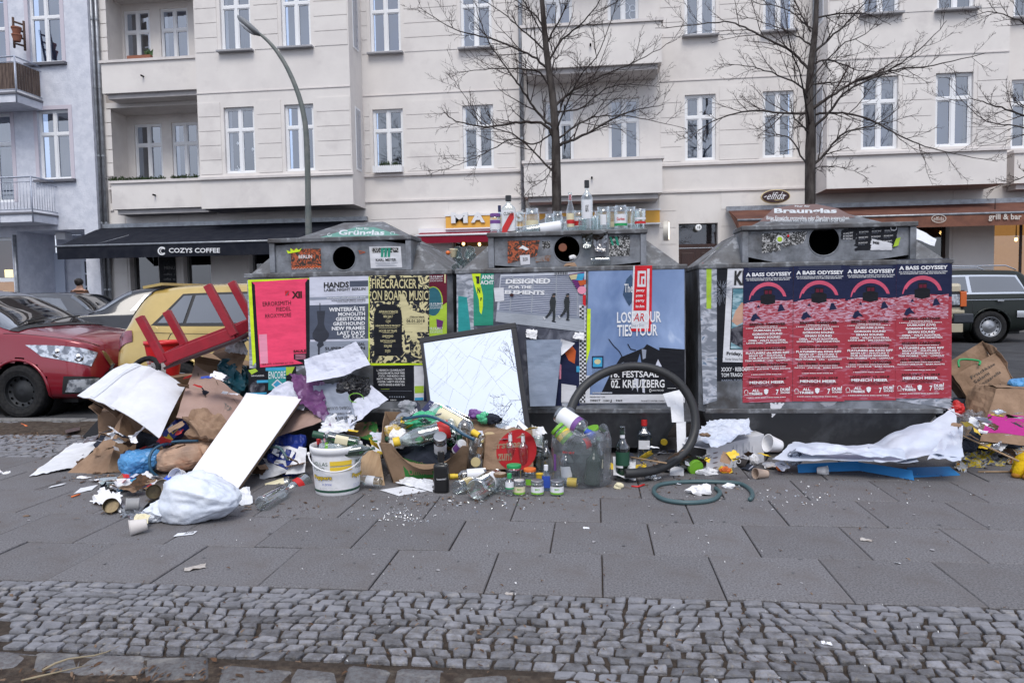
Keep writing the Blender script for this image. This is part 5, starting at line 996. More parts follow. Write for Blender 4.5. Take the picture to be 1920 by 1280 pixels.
def bass(tl, tr, br, bl, i):
    lb = ('leftmost', 'second', 'third', 'rightmost')[i]+' of the four identical red A BASS ODYSSEY posters'
    p = poster(bin3, cE, tl, tr, br, bl, P_wave, .006+.0022*(i % 2), lb, (65, 48, 505, 1255), seed=i)
    p.rect(65, 48, 505, 375, P_navy)
    for k in range(3): p.rect(110, 58+k*14, 470, 62+k*14, P_dg, False)
    p.text('A BASS ODYSSEY', 88, 138, 490, 104, WHT, .04); p.text('AN AUDIOVISUAL JOURNEY THROUGH 20 YEARS', 85, 163, 488, 150, WHT, .02); p.text('OF SOUNDSYSTEM CULTURE AND BASS MUSIC', 95, 176, 475, 165, WHT, .02)
    p.poly([(65, 385), (110, 365), (230, 345), (350, 350), (440, 358), (505, 350), (505, 560), (65, 560)], P_wave2)
    P_rose = cm('print_rose', (.62, .10, .17)); p.ring(283, 355, 168, 165, 26, P_rose, 26, pi*1.02, pi*1.93, w2=34)
    p.poly([(120, 350), (140, 300), (180, 320), (220, 300), (245, 250), (325, 250), (345, 305), (440, 320), (440, 350)], P_navy); p.poly([(218, 375), (218, 308), (246, 300), (246, 252), (322, 252), (322, 300), (348, 308), (348, 375), (280, 390)], P_blk); p.rect(256, 264, 284, 294, P_mar).rect(290, 264, 316, 294, P_mar)
    p.poly([(185, 410), (200, 385), (215, 412)], P_navy).poly([(370, 450), (385, 390), (405, 385), (435, 440), (400, 445)], P_navy).poly([(130, 520), (150, 475), (180, 460), (190, 480), (225, 515), (185, 510), (155, 532)], P_navy)
    D_ = P_brn
    for t_, x0, x1, y1, y0, m in [('BRISTOL TAKEOVER', 122, 440, 572, 548, D_), ('DUBKASM (LIVE)', 158, 400, 628, 606, WHT), ('GORGON SOUND', 145, 412, 656, 636, WHT), ('ISHAN SOUND', 165, 395, 686, 665, WHT), ('OSSIA * WILFY ROOTIKAL', 112, 445, 712, 694, WHT), ('LIONS DEN * JIMI HANDTRIX', 95, 462, 736, 717, WHT), ('45SEVEN TAKEOVER', 110, 450, 782, 760, D_), ('FLATLINERS aka KING RIFF', 90, 474, 824, 804, WHT), ('BEAM UP * PHUTURE T', 118, 442, 846, 830, WHT), ('DUB ACROSS BORDERS', 118, 442, 868, 852, WHT), ('TOM WOBBLE * LXC * LOWCUT', 82, 480, 890, 874, WHT), ('ALL TRIBES TAKEOVER', 100, 466, 930, 908, D_), ('PATCH * JOE DUB * BABA ROOTS', 78, 484, 966, 950, WHT), ('JANUARY 13, 2018', 112, 446, 1058, 1036, D_), ('MENSCH MEIER', 125, 432, 1088, 1064, WHT), ('ALL', 148, 212, 1160, 1136, WHT), ('TRIBES', 116, 240, 1188, 1166, WHT), ('7', 358, 382, 1188, 1142, WHT), ('DUB!', 396, 480, 1158, 1130, WHT), ('SOUND', 398, 482, 1180, 1163, WHT)]: p.text(t_, x0, y1, x1, y0, m, .035)
    for x0, x1, y, m in [(175, 380, 580, WHT), (90, 465, 594, WHT), (125, 440, 791, WHT), (100, 458, 938, WHT), (140, 420, 984, D_), (140, 416, 1006, WHT), (105, 460, 1100, D_), (150, 400, 1114, D_), (100, 455, 1212, WHT), (130, 380, 1228, P_rose)]:
        n = int((x1-x0)/14); 
        for k in range(n): p.rect(x0+k*14, y-3, x0+k*14+(11 if k % 4 else 7), y+3, m, False)
    p.k += .0004; p.poly([(252, 1142), (272, 1134), (292, 1142), (288, 1172), (272, 1188), (256, 1172)], WHT); p.ring(95, 1160, 18, 20, 4, WHT, 12, 2.4, 7); p.line([(78, 1184), (115, 1184)], 4, WHT); p.poly([(472, 1120), (482, 1120), (478, 1150)], WHT)
for i, c4 in enumerate([((342, 358), (580, 352), (577, 1005), (338, 1010)), ((582, 348), (830, 345), (826, 1003), (578, 1003)), ((828, 342), (1077, 338), (1074, 998), (824, 998)), ((1075, 325), (1330, 320), (1312, 988), (1071, 990))]): bass(*c4, i)
p = poster(bin3, cE, (1326, 320), (1343, 320), (1340, 990), (1312, 988), P_wave, .004, 'sliver of a fifth red poster at the container edge'); p.rect(1326, 320, 1343, 500, P_navy)
poster(bin3, cE, (470, 1012), (540, 1012), (520, 1040), (480, 1082), P_wht, .002, 'torn white paper remnant', rag=.3, seed=7); poster(bin3, cE, (700, 1002), (800, 1000), (770, 1025), (730, 1028), P_gr2, .002, 'torn grey paper remnant', rag=.3, seed=9); poster(bin3, cE, (1070, 990), (1340, 990), (1345, 1040), (1075, 1000), P_mix, .002, 'pale paste remains under the last poster', rag=.2)
for tl, tr, br, bl, m, lb in [((205, 235), (330, 228), (325, 350), (205, 365), P_scr, 'torn white sticker with black scrawl'), ((340, 232), (505, 220), (475, 300), (340, 328), P_scr, 'half scraped black sticker'), ((725, 215), (825, 190), (820, 278), (720, 275), P_blk, 'black sticker right of the mouth'), ((822, 205), (1100, 190), (1070, 330), (815, 350), P_blk, 'torn black sticker cluster at the right'), ((920, 270), (1055, 300), (1055, 345), (915, 345), P_wht, 'white torn sticker lettered ME')]:
    p = poster(bin3, cG, tl, tr, br, bl, m, .0012 if m != P_wht else .003, lb, (tl[0], tl[1], tr[0], bl[1]), Y=YX, name='sticker', rag=.12, seed=int(tl[0]))
    if m == P_blk:
        for k in range(9 if tl[0] > 800 else 3): xx = tl[0]+20+(k % 3)*85; yy = tl[1]+28+(k//3)*36 if tl[0] > 800 else tl[1]+30+k*15; xx = xx if tl[0] > 800 else tl[0]+15; p.text('BIG BAD BASS', xx, yy, xx+62, yy-9, WHT, 0); p.text('strictly vinyl', xx, yy+11, xx+44, yy+4, P_mg, 0)
    if m == P_wht: p.text('ME', 932, 302, 972, 284, INK, .04)
pr = Print(lambda u, v, k: onY(*cG(u, v), YX)+V((0, -k-.004, 0)), bin3, 'sticker_print'); pr.oval(320, 275, 26, 26, P_wht).oval(320, 275, 17, 17, P_lime); pr.ring(1065, 200, 22, 20, 5, P_wht, 16); pr.poly([(975, 180), (1060, 185), (1060, 192), (975, 190)], P_lime).poly([(1080, 270), (1110, 262), (1095, 315), (1060, 325)], P_lime); pr.text('Beat', 228, 272, 300, 236, INK, 0, slant=.1); pr.oval(375, 252, 8, 8, P_red)
# graffiti on the left slope
sc0 = onY(1320, 500, YB+.03); a, b, c = V((XY(1311, YB)+.02, YB+.03, ZT)), V((XY(1311, YB)+.02, YB+1.2, ZT)), V((XY(1394, YB+.035), YB+.3, ZT+.25)); n_ = (b-a).cross(c-a).normalized(); n_ = n_ if n_.z > 0 else -n_
f_ = MB(); 
o0 = a+V((.02, .06, .02)); ey = (c-a); ey.y = 0; pr = Print(par(a+V((0, .10, 0)), V((.02, .35, 0)).normalized(), ey.normalized(), -1), bin3, 'graffiti'); pr.text('frugs', .0, .07, .30, .20, WHT, .0, slant=.25); pr.poly([(.35, .22), (.40, .20), (.42, .25)], P_lime); pr.poly([(-.02, .03), (.08, .02), (.08, .05)], cm('label_pinkred', (.6, .15, .15)))
# ================================================================ CARS
m_tyre = mat('tyre_rubber', (.018, .018, .02), .85, (.03, .03, .03), 30); m_steelrim = mat('black_steel_rim', (.03, .032, .035), .5, metal=.5); m_alu = mat('alloy_rim', (.35, .36, .38), .35, metal=.8)
m_cglass = glass('car_glass', (.10, .12, .13), .15, .01, fmax=.7); m_chrome = mat('chrome', (.6, .62, .65), .15, metal=1); m_plast = mat('black_plastic', (.015, .015, .016), .55)
m_lamp = mat('headlamp_clear', (.62, .66, .72), .12, (.2, .22, .26), 12, lo=.45, hi=.55, coat=1, metal=.4); m_tail = mat('tail_lamp_red', (.10, .008, .02), .12, (.25, .05, .08), 10, coat=1); m_orange = mat('indicator_orange', (.6, .12, .02), .25, coat=.5)
def paint(n, c, c2=None): return mat(n, c, .28, c2, 2, coat=1, metal=.25, spec=.5)
def hermite(xs, ys, x):
    n = len(xs)
    if x <= xs[0]: return ys[0]
    if x >= xs[-1]: return ys[-1]
    i = max(k for k in range(n-1) if xs[k] <= x); h = xs[i+1]-xs[i]; t = (x-xs[i])/h
    def sl(k):
        if k <= 0 or k >= n-1: return 0 if k <= 0 else (ys[-1]-ys[-2])/(xs[-1]-xs[-2])
        a = (ys[k]-ys[k-1])/(xs[k]-xs[k-1]); b = (ys[k+1]-ys[k])/(xs[k+1]-xs[k])
        return 0 if a*b <= 0 else 2*a*b/(a+b)
    a, b = sl(i)*h, sl(i+1)*h; return ys[i]*(2*t**3-3*t**2+1)+a*(t**3-2*t**2+t)+ys[i+1]*(-2*t**3+3*t**2)+b*(t**3-t**2)
class Car:
    def __init__(s, st, label, cat, loc, rz, m, axles, r=.31, rim=m_steelrim, arch=True, group=None, nx=72):
        s.st = st; s.m = m; xs = [q[0] for q in st]; s.x0, s.x1 = xs[0], xs[-1]
        s.f = [lambda x, k=k: hermite(xs, [q[k] for q in st], x) for k in range(1, 7)]
        s.root = thing('parked_car', label, cat, loc, group, rz); b = MB(); ns = 32; A = [(a, r, r+.055) for a in axles]
        for sd in (-1, 1):
            G = [[s.P(s.x0+(s.x1-s.x0)*i/nx, 7*j/ns, sd) for j in range(ns+1)] for i in range(nx+1)]; o = len(b.v)
            for row in G: b.v += row
            for i in range(nx):
                for j in range(ns):
                    c = (G[i][j]+G[i+1][j+1])/2
                    if j < ns*.5 and any((c.x-a)**2+(c.z-zc)**2 < ra*ra for a, zc, ra in A): continue
                    k = o+i*(ns+1)+j; f = (k, k+1, k+ns+2, k+ns+1); b.f.append(f if sd > 0 else f[::-1]); b.m.append(0); b.sm.append(True)
            for i in (0, nx): b.add(G[i]+[V((G[i][0].x, 0, G[i][0].z))], [tuple(range(ns+2))])
        s.body = obj('body', b, m, s.root, local=True)
        u = MB().bb(s.x0+.3, s.x1-.3, -.62, .62, .16, .5); obj('underbody', u, m_plast, s.root, local=True)
        for a in axles:
            for sd in (-1, 1):
                yw = sd*(s.f[0](a)-.10)
                if arch:
                    pts = []
                    for k in range(25):
                        an = pi*(-.08+1.16*k/24); zz = r+(r+.055)*sin(an); xx = a+(r+.055)*cos(an)
                        if zz < .2: continue
                        pts.append(V((xx, sd*s.side(xx, zz), zz)))
                    obj('wheel_arch', MB().tube(pts, .018, 6, flat=1), m, s.root, local=True)
                obj('wheel_well', MB().lathe([(0, -.28), (r+.075, -.28), (r+.075, .02)], (a, yw, r), (0, sd, 0), 24), m_plast, s.root, local=True)
                w_ = obj('wheel', MB().lathe([(r*.62, -.10), (r*.9, -.10), (r*.985, -.07), (r, -.03), (r, .03), (r*.985, .07), (r*.93, .098), (r*.8, .105), (r*.64, .09), (r*.62, .06)], (a, yw, r), (0, sd, 0), 36), m_tyre, s.root, local=True)
                rm = MB().lathe([(r*.64, .085), (r*.6, .09), (r*.57, .05), (r*.42, .03), (r*.2, .055), (r*.12, .06), (0, .06)], (a, yw, r), (0, sd, 0), 28)
                obj('rim', rm, rim, w_, local=True)
                hl = MB()
                for k in range(12): an = 2*pi*k/12; hl.lathe([(0, 0), (r*.05, 0)], (a+r*.49*cos(an), yw+sd*.052, r+r*.49*sin(an)), (0, sd, 0), 8)
                obj('rim_hole', hl, m_hole, w_, local=True)
    def raw(s, x):
        wl, wb, zb, wr, zr, zs = [f(x) for f in s.f]; return [(wl*.78, zs), (wl*.97, zs+.07), (wl, zs+(zb-zs)*.5), (wb*1.0, zb-.11), (wb*.965, zb), (wr, zr-min(.10, (zr-zb)*.45+.02)), (wr*.74, zr-.015), (0, zr)]
    def P(s, x, t, sd=1):
        q = s.raw(x); i = min(6, int(t)); u = t-i; g = lambda k: q[max(0, min(7, k))]
        a, b, c, d = g(i-1), g(i), g(i+1), g(i+2)
        if i == 4: y, z = [b[k]+(c[k]-b[k])*u for k in (0, 1)]
        else: y, z = [.5*((2*b[k])+(c[k]-a[k])*u+(2*a[k]-5*b[k]+4*c[k]-d[k])*u*u+(3*b[k]-a[k]-3*c[k]+d[k])*u**3) for k in (0, 1)]
        return V((x, sd*max(0, y), z))
    def side(s, x, z):
        lo = s.P(x, 0)
        for j in range(60):
            p = s.P(x, j*5/60); 
            if p.z >= z: return p.y
        return s.P(x, 5).y
    def tz(s, x, z):
        for j in range(200):
            if s.P(x, j*.025).z >= z: return j*.025
        return 4.9
    def patch(s, name, cs, m, off=.006, sd=-1, n=(8, 6), parent=None, both=False):
        """cs: 4 (x, t) corners in body parameters"""
        r = None
        for sd_ in ((-1, 1) if both else (sd,)):
            mb = MB(); a, b, c, d = cs; nx, ny = n; G = []
            for j in range(ny+1):
                for i in range(nx+1):
                    u, v = i/nx, j/ny; x = a[0]*(1-u)*(1-v)+b[0]*u*(1-v)+c[0]*u*v+d[0]*(1-u)*v; t = a[1]*(1-u)*(1-v)+b[1]*u*(1-v)+c[1]*u*v+d[1]*(1-u)*v
                    p = s.P(x, t, sd_); e = .01; nn = (s.P(x+e, t, sd_)-s.P(x-e, t, sd_)).cross(s.P(x, min(7, t+.05), sd_)-s.P(x, t-.05, sd_)); nn = nn.normalized() if nn.length > 1e-9 else V((0, 0, 1)); nn = nn if nn.dot(V((0, sd_, .6))) > 0 else -nn; G.append(p+nn*off)
            for j in range(ny):
                for i in range(nx): k = j*(nx+1)+i; mb.f.append((k, k+1, k+nx+2, k+nx+1)); mb.m.append(0); mb.sm.append(True)
            mb.v = G; r = obj(name, mb, m, parent or s.root, local=True)
        return r
    def seam(s, pts, sd=-1, m=None, w=.005, off=.003):
        P = []
        for (x0, t0), (x1, t1) in zip(pts[:-1], pts[1:]):
            for k in range(8): x = x0+(x1-x0)*k/8; t = t0+(t1-t0)*k/8; P.append(s.P(x, t, sd))
        obj('seam', MB().tube(P, w, 4), m or m_plast, s.root, local=True)
ZR = RZ
# red hatchback
m_redp = paint('car_paint_red', (.24, .007, .020))
red = Car([(-2.0, .70, .66, .75, .5, .82, .4), (-1.88, .80, .78, .95, .6, 1.2, .25), (-1.4, .83, .80, .99, .62, 1.45, .2), (-.4, .84, .81, .98, .64, 1.5, .2), (.08, .84, .81, .97, .62, 1.46, .2), (.55, .84, .81, .97, .68, 1.27, .2), (1.02, .84, .80, .96, .74, 1.04, .2), (1.4, .835, .785, .92, .71, .98, .2), (1.72, .81, .75, .87, .64, .93, .2), (1.87, .75, .68, .82, .54, .87, .2), (1.94, .62, .56, .75, .44, .81, .22), (1.97, .52, .47, .56, .35, .62, .28)],
          'dark red hatchback parked with its headlight towards the rubbish heap', 'car', (-7.56, 7.55+.84, ZR), 0, m_redp, (-1.33, 1.12), .305)
red.patch('windscreen', [(.15, 5.15), (.98, 5.0), (.98, 7), (.15, 7)], m_cglass, .008, both=True, n=(10, 8)); red.patch('windscreen_base', [(.96, 4.9), (1.08, 4.9), (1.10, 7), (1.0, 7)], m_plast, .010, both=True)
for a in [(-.55, .5), (-1.3, -.65)]: red.patch('side_window', [(a[0], 4.12), (a[1], 4.12), (a[1]-.1, 4.9), (a[0], 4.9)], m_cglass, .006, both=True)
hl = red.patch('headlight', [(1.40, red.tz(1.40, .70)), (1.90, red.tz(1.90, .575)), (1.92, red.tz(1.92, .725)), (1.20, red.tz(1.20, .83))], m_lamp, .007, n=(12, 8), both=True)
for (x, t, r_) in ((1.58, red.tz(1.58, .725), .058), (1.80, red.tz(1.8, .67), .05)): p = red.P(x, t, -1); obj('lamp_reflector', MB().lathe([(0, .004), (r_*.45, .012), (r_*.5, .02), (r_*.9, .012), (r_, .0)], p, (.45, -.9, .1), 20), m_chrome, red.root, local=True)
red.patch('fog_lamp', [(1.66, 1.15), (1.93, 1.15), (1.94, 1.75), (1.72, 1.65)], m_lamp, .006, both=True); red.patch('bumper_insert', [(1.62, 1.05), (1.99, 1.05), (2.0, 1.85), (1.66, 1.78)], m_plast, .003, both=True)
red.patch('grille', [(1.955, 2.0), (2.045, 2.0), (2.0, 4.6), (1.965, 3.5)], m_plast, .012, both=True); red.patch('grille_chrome', [(1.95, 3.5), (2.0, 4.5), (1.985, 4.9), (1.935, 3.8)], m_chrome, .016, both=True)
red.seam([(.92, 4.0), (1.3, 4.35), (1.75, 4.5), (1.93, 4.6)], m=m_plast); red.seam([(.55, 1.0), (.58, 4.0)]); 
wp = [red.P(x, t, -1)+V((0.02, 0, .03)) for x, t in ((.98, 5.6), (.92, 6.2), (.86, 6.8))]; obj('wiper', MB().tube(wp, .010, 5), m_plast, red.root, local=True)
wp = [V((1.0, -.1, 1.085)), V((.93, .25, 1.12)), V((.9, .5, 1.13))]; obj('wiper', MB().tube(wp, .010, 5), m_plast, red.root, local=True)
obj('mirror', MB().blob((.62, -.93, 1.02), (.09, .12, .07), 12, 0, power=3, smooth=True), m_redp, red.root, local=True)
# golden hatchback
m_gold_p = paint('car_paint_gold', (.52, .37, .11), (.44, .31, .085))
gold = Car([(-2.13, .66, .62, .70, .5, .80, .42), (-2.07, .80, .76, .90, .62, 1.0, .3), (-1.93, .86, .81, 1.0, .66, 1.27, .25), (-1.72, .88, .835, 1.02, .64, 1.45, .2), (-1.2, .89, .85, 1.01, .63, 1.49, .2), (-.2, .89, .85, 1.0, .64, 1.5, .2), (.35, .89, .85, .99, .62, 1.45, .2), (1.15, .89, .84, .96, .74, 1.03, .2), (1.7, .87, .80, .86, .7, .93, .2), (2.02, .75, .66, .70, .5, .76, .22), (2.12, .6, .5, .55, .4, .6, .3)],
           'golden hatchback parked behind the red upturned stool', 'car', (-3.22, 7.55+.89, ZR), 0, m_gold_p, (-1.3, 1.32), .315, m_alu)
gold.patch('window_seal', [(-1.66, 4.02), (.52, 4.02), (.22, 4.97), (-1.36, 4.97)], m_plast, .003, both=True, n=(20, 6))
gold.patch('side_window', [(-1.58, 4.1), (-1.28, 4.1), (-1.24, 4.9), (-1.34, 4.9)], m_cglass, .009, both=True); gold.patch('side_window', [(-1.24, 4.1), (-.42, 4.1), (-.44, 4.9), (-1.2, 4.9)], m_cglass, .009, both=True); gold.patch('side_window', [(-.36, 4.1), (.46, 4.1), (.2, 4.9), (-.38, 4.9)], m_cglass, .009, both=True)
gold.patch('tail_light', [(-2.09, 2.7), (-1.86, 2.8), (-1.88, 3.75), (-2.06, 3.9)], m_tail, .008, both=True); gold.patch('rear_window', [(-2.02, 5.0), (-1.74, 5.2), (-1.74, 7), (-2.02, 7)], m_cglass, .008, both=True)
gold.seam([(-1.34, 3.95), (-1.42, 3.0), (-1.5, 2.2)]); gold.seam([(-.39, 4.0), (-.40, 1.0)]); gold.seam([(-1.6, 3.4), (-.2, 3.3), (1.4, 3.2)], m=m_gold_p, w=.008)
obj('roof_spoiler', MB().sheet([V((-1.86, -.6, 1.44)), V((-1.86, .6, 1.44)), V((-1.62, .62, 1.475)), V((-1.62, -.62, 1.475))], 4, 4, .03), m_gold_p, gold.root, local=True); obj('fuel_flap', MB().lathe([(0, .003), (.075, .003), (.078, 0)], gold.P(-1.62, 3.35, -1), (0, -1, .1), 20), m_gold_p, gold.root, local=True)
# two dark cars beyond
hs_ = gold.st
dk1 = Car([(q[0], q[1]*.98, q[2]*.98, q[3], q[4], q[5]*.98, q[6]) for q in hs_], 'black hatchback with its windscreen towards us between the red and the golden car', 'car', (-8.35, 13.4, road_z(13.4)-.02), radians(208), paint('car_paint_black', (.012, .013, .017)), (-1.3, 1.32), .31, m_alu)
dk1.patch('windscreen', [(.42, 5.1), (1.12, 5.0), (1.12, 7), (.42, 7)], m_cglass, .008, both=True); dk1.patch('side_window', [(-1.2, 4.12), (.44, 4.12), (.2, 4.9), (-1.2, 4.9)], m_cglass, .007, both=True); dk1.patch('headlight', [(1.72, 3.0), (2.03, 2.6), (2.03, 3.4), (1.72, 3.9)], m_lamp, .008, both=True)
dk2 = Car([(q[0], q[1]*.98, q[2]*.98, q[3], q[4], q[5]*.97, q[6]) for q in hs_], 'dark grey car mostly hidden behind the roof of the red car', 'car', (-12.3, 16.2, road_z(16.2)-.08), 0, paint('car_paint_grey', (.05, .052, .06)), (-1.3, 1.32), .31, m_alu)
dk2.patch('side_window', [(-1.5, 4.12), (-.4, 4.12), (-.4, 4.9), (-1.3, 4.9)], m_cglass, .007, both=True); dk2.patch('side_window', [(-.34, 4.12), (.48, 4.12), (.2, 4.9), (-.34, 4.9)], m_cglass, .007, both=True); dk2.patch('windscreen', [(.42, 5.1), (1.12, 5.0), (1.12, 7), (.42, 7)], m_cglass, .008, both=True)
# old estate car
m_gp = mat('car_paint_dark_green', (.010, .014, .012), .4, coat=.25, spec=.2); YW = 15.7; ax = onY(1858, 610, YW)
wg = Car([(-2.36, .74, .72, .80, .62, .86, .42), (-2.33, .86, .83, .92, .68, 1.0, .30), (-2.16, .885, .85, .95, .66, 1.36, .25), (-2.0, .89, .86, .95, .64, 1.46, .22), (-1.0, .89, .86, .95, .64, 1.485, .2), (.25, .89, .86, .94, .63, 1.47, .2), (.40, .89, .86, .94, .63, 1.42, .2), (1.05, .89, .85, .93, .74, 1.02, .2), (1.9, .88, .82, .88, .72, .96, .2), (2.28, .85, .78, .82, .68, .9, .25), (2.36, .80, .74, .76, .62, .82, .35)],
         'dark green vintage estate car with roof rails across the street at the right', 'car', (ax.x-1.38, YW+.89, road_z(YW)+.01), pi, m_gp, (-1.38, 1.42), .32, m_alu)
for cs_ in ([(-2.06, 4.15), (-1.05, 4.15), (-1.05, 4.88), (-1.92, 4.88)], [(-.98, 4.15), (-.62, 4.15), (-.62, 4.88), (-.98, 4.88)], [(-.56, 4.15), (-.02, 4.15), (-.02, 4.88), (-.56, 4.88)], [(.06, 4.15), (.82, 4.15), (.38, 4.88), (.06, 4.88)]):
    (a, t), (b_, _), (c_, t2_), (d_, _2) = cs_; e = .035
    wg.patch('window_chrome', [(a-e, t-.09), (b_+e, t-.09), (c_+e, t2_+.08), (d_-e, t2_+.08)], m_chrome, .005, sd=1); wg.patch('side_window', cs_, m_cglass, .010, sd=1)
wg.patch('tail_light', [(-2.33, 2.6), (-2.12, 2.6), (-2.12, 3.35), (-2.32, 3.35)], m_tail, .008, both=True); wg.patch('rear_indicator', [(-2.32, 3.35), (-2.12, 3.35), (-2.12, 3.65), (-2.31, 3.65)], m_orange, .008, both=True); wg.patch('bumper', [(-2.37, 1.7), (-1.85, 1.75), (-1.85, 2.2), (-2.37, 2.15)], m_chrome, .03, both=True); wg.seam([(-2.2, 3.15), (0, 3.15), (2.2, 3.1)], sd=1, m=m_chrome, w=.009); wg.seam([(-1.02, 4), (-1.05, 1)], sd=1); wg.seam([(.02, 4), (.02, 1)], sd=1)
for y in (.55, -.55): obj('roof_rail', MB().tube([(-2.0, y, 1.46), (-1.8, y, 1.55), (-.2, y, 1.56), (.15, y, 1.48)], .014, 6), m_chrome, wg.root, local=True)
for x in (-1.6, -.8): obj('door_handle', MB().bb(x, x+.12, .895, .925, .83, .86), m_chrome, wg.root, local=True)
# cream off-roader nose
m_cr = paint('car_paint_cream', (.52, .46, .33)); nx_ = XY(1815, 13.3); P4 = thing('parked_car', 'cream vintage off-roader with orange indicator, only its nose visible right of the last container', 'car', (nx_-2.1, 14.2, road_z(13.6)))
b = MB(); w_ = .82
def slab(x0, x1, z0, z1, ww=w_): b.bb(x0, x1, -ww, ww, z0, z1)
slab(-2.0, 2.05, .62, 1.05); slab(.6, 2.05, 1.052, 1.24, .80); slab(-2.0, .6, 1.052, 1.8, .78)
obj('body', b, m_cr, P4, local=True, bev=.05); obj('bumper', MB().bb(1.9, 2.22, -.86, .86, .56, .72), mat('bumper_black', (.03, .035, .045), .4), P4, local=True, bev=.02)
obj('valance', MB().bb(1.7, 2.06, -.84, .84, .40, .55).bb(1.7, 2.08, -.84, .84, .725, .78), m_cr, P4, local=True, bev=.01); obj('grille_panel', MB().bb(2.052, 2.075, -.83, .83, .80, 1.12), m_plast, P4, local=True)
for y in (-.62, .62): obj('headlight', MB().bb(2.077, 2.10, y-.15, y+.15, .86, 1.06), m_lamp, P4, local=True, bev=.02); obj('side_lamp_housing', MB().bb(1.72, 2.04, y*1.33-.012, y*1.33+.012, .83, 1.10), m_plast, P4, local=True)
obj('headlight', MB().bb(1.78, 1.99, -.86, -.845, .87, 1.05), m_lamp, P4, local=True, bev=.01)
for y in (-.82, .82): obj('indicator', MB().bb(2.0, 2.10, y-.045, y+.045, .84, 1.10), m_orange, P4, local=True, bev=.01)
for a in (1.35, -1.3):
    for sd in (-1, 1):
        w_ = obj('wheel', MB().lathe([(.2, -.1), (.33, -.1), (.355, -.06), (.355, .06), (.33, .1), (.2, .09)], (a, sd*.74, .355), (0, sd, 0), 28), m_tyre, P4, local=True); obj('rim', MB().lathe([(.2, .08), (.15, .04), (0, .05)], (a, sd*.74, .355), (0, sd, 0), 20), m_steelrim, w_, local=True)
obj('side_window', MB().bb(-.9, .5, -.795, -.785, 1.12, 1.68), m_cglass, P4, local=True)

# ================================================================ PERSON behind the cars
def skinned(name, joints, edges, rad, mats, matf, parent=None, sub=2):
    me = bpy.data.meshes.new(name); me.from_pydata([tuple(j) for j in joints], edges, []); o = bpy.data.objects.new(name, me); COL.objects.link(o)
    sk = o.modifiers.new('skin', 'SKIN'); sk.use_smooth_shade = True; ss = o.modifiers.new('sub', 'SUBSURF'); ss.levels = sub; ss.render_levels = sub
    for i, v in enumerate(me.skin_vertices[0].data if me.skin_vertices else []): v.radius = rad[i]; v.use_root = (i == 0)
    if not me.skin_vertices:
        pass
    bpy.context.view_layer.update(); dg = bpy.context.evaluated_depsgraph_get(); m2 = bpy.data.meshes.new_from_object(o.evaluated_get(dg)); bpy.data.objects.remove(o)
    for m in mats: m2.materials.append(m)
    for p in m2.polygons: p.material_index = matf(p.center); p.use_smooth = True
    n = bpy.data.objects.new(name, m2); COL.objects.link(n); n.parent = parent; return n
pc = onY(150, 560, 17.0); pr_ = thing('person', 'person with dark pinned-up hair in a brown top seen from behind beyond the parked cars', 'person', (pc.x, 17.0, road_z(17)-.02))
J = [(0, 0, .95), (0, 0, 1.15), (0, 0, 1.36), (0, .01, 1.47), (0, .02, 1.60), (.19, 0, 1.39), (.25, .03, 1.12), (.20, .14, .92), (-.19, 0, 1.39), (-.26, .02, 1.12), (-.16, -.06, .98), (.09, 0, .88), (.10, .02, .48), (.10, 0, .09), (.11, .12, .04), (-.09, 0, .88), (-.10, -.02, .48), (-.11, 0, .09), (-.11, .12, .04), (.19, .19, .85), (-.12, .0, .95)]
E_ = [(0, 1), (1, 2), (2, 3), (3, 4), (2, 5), (5, 6), (6, 7), (2, 8), (8, 9), (9, 10), (0, 11), (11, 12), (12, 13), (13, 14), (0, 15), (15, 16), (16, 17), (17, 18), (7, 19), (10, 20)]
Rr = [(.16, .11), (.13, .10), (.17, .10), (.055, .055), (.095, .115), (.06, .06), (.042, .042), (.03, .03), (.06, .06), (.042, .042), (.03, .03), (.09, .09), (.06, .06), (.042, .042), (.04, .03), (.09, .09), (.06, .06), (.042, .042), (.04, .03), (.03, .02), (.03, .02)]
m_skin = mat('skin', (.42, .24, .17), .6); m_top = mat('brown_top', (.07, .035, .022), .85); m_trs = mat('dark_trousers', (.02, .02, .028), .9); m_hair = mat('dark_hair', (.015, .01, .009), .6)
skinned('body', J, E_, Rr, [m_skin, m_top, m_trs], lambda c: 2 if c.z < .93 and abs(c.x) < .18 else (1 if c.z < 1.43 and abs(c.x) < .27 else 0), pr_)
obj('hair', MB().blob((0, -.01, 1.635), (.098, .115, .10), 14, .06, 12, 3, smooth=True).blob((0, -.10, 1.66), (.05, .05, .05), 10, .08, 20, 5, smooth=True), m_hair, pr_, local=True)
obj('face_mask_strap', MB().tube([(-.09, .03, 1.60), (-.094, .0, 1.62), (-.09, -.05, 1.60)], .006, 5), m_frame, pr_, local=True)
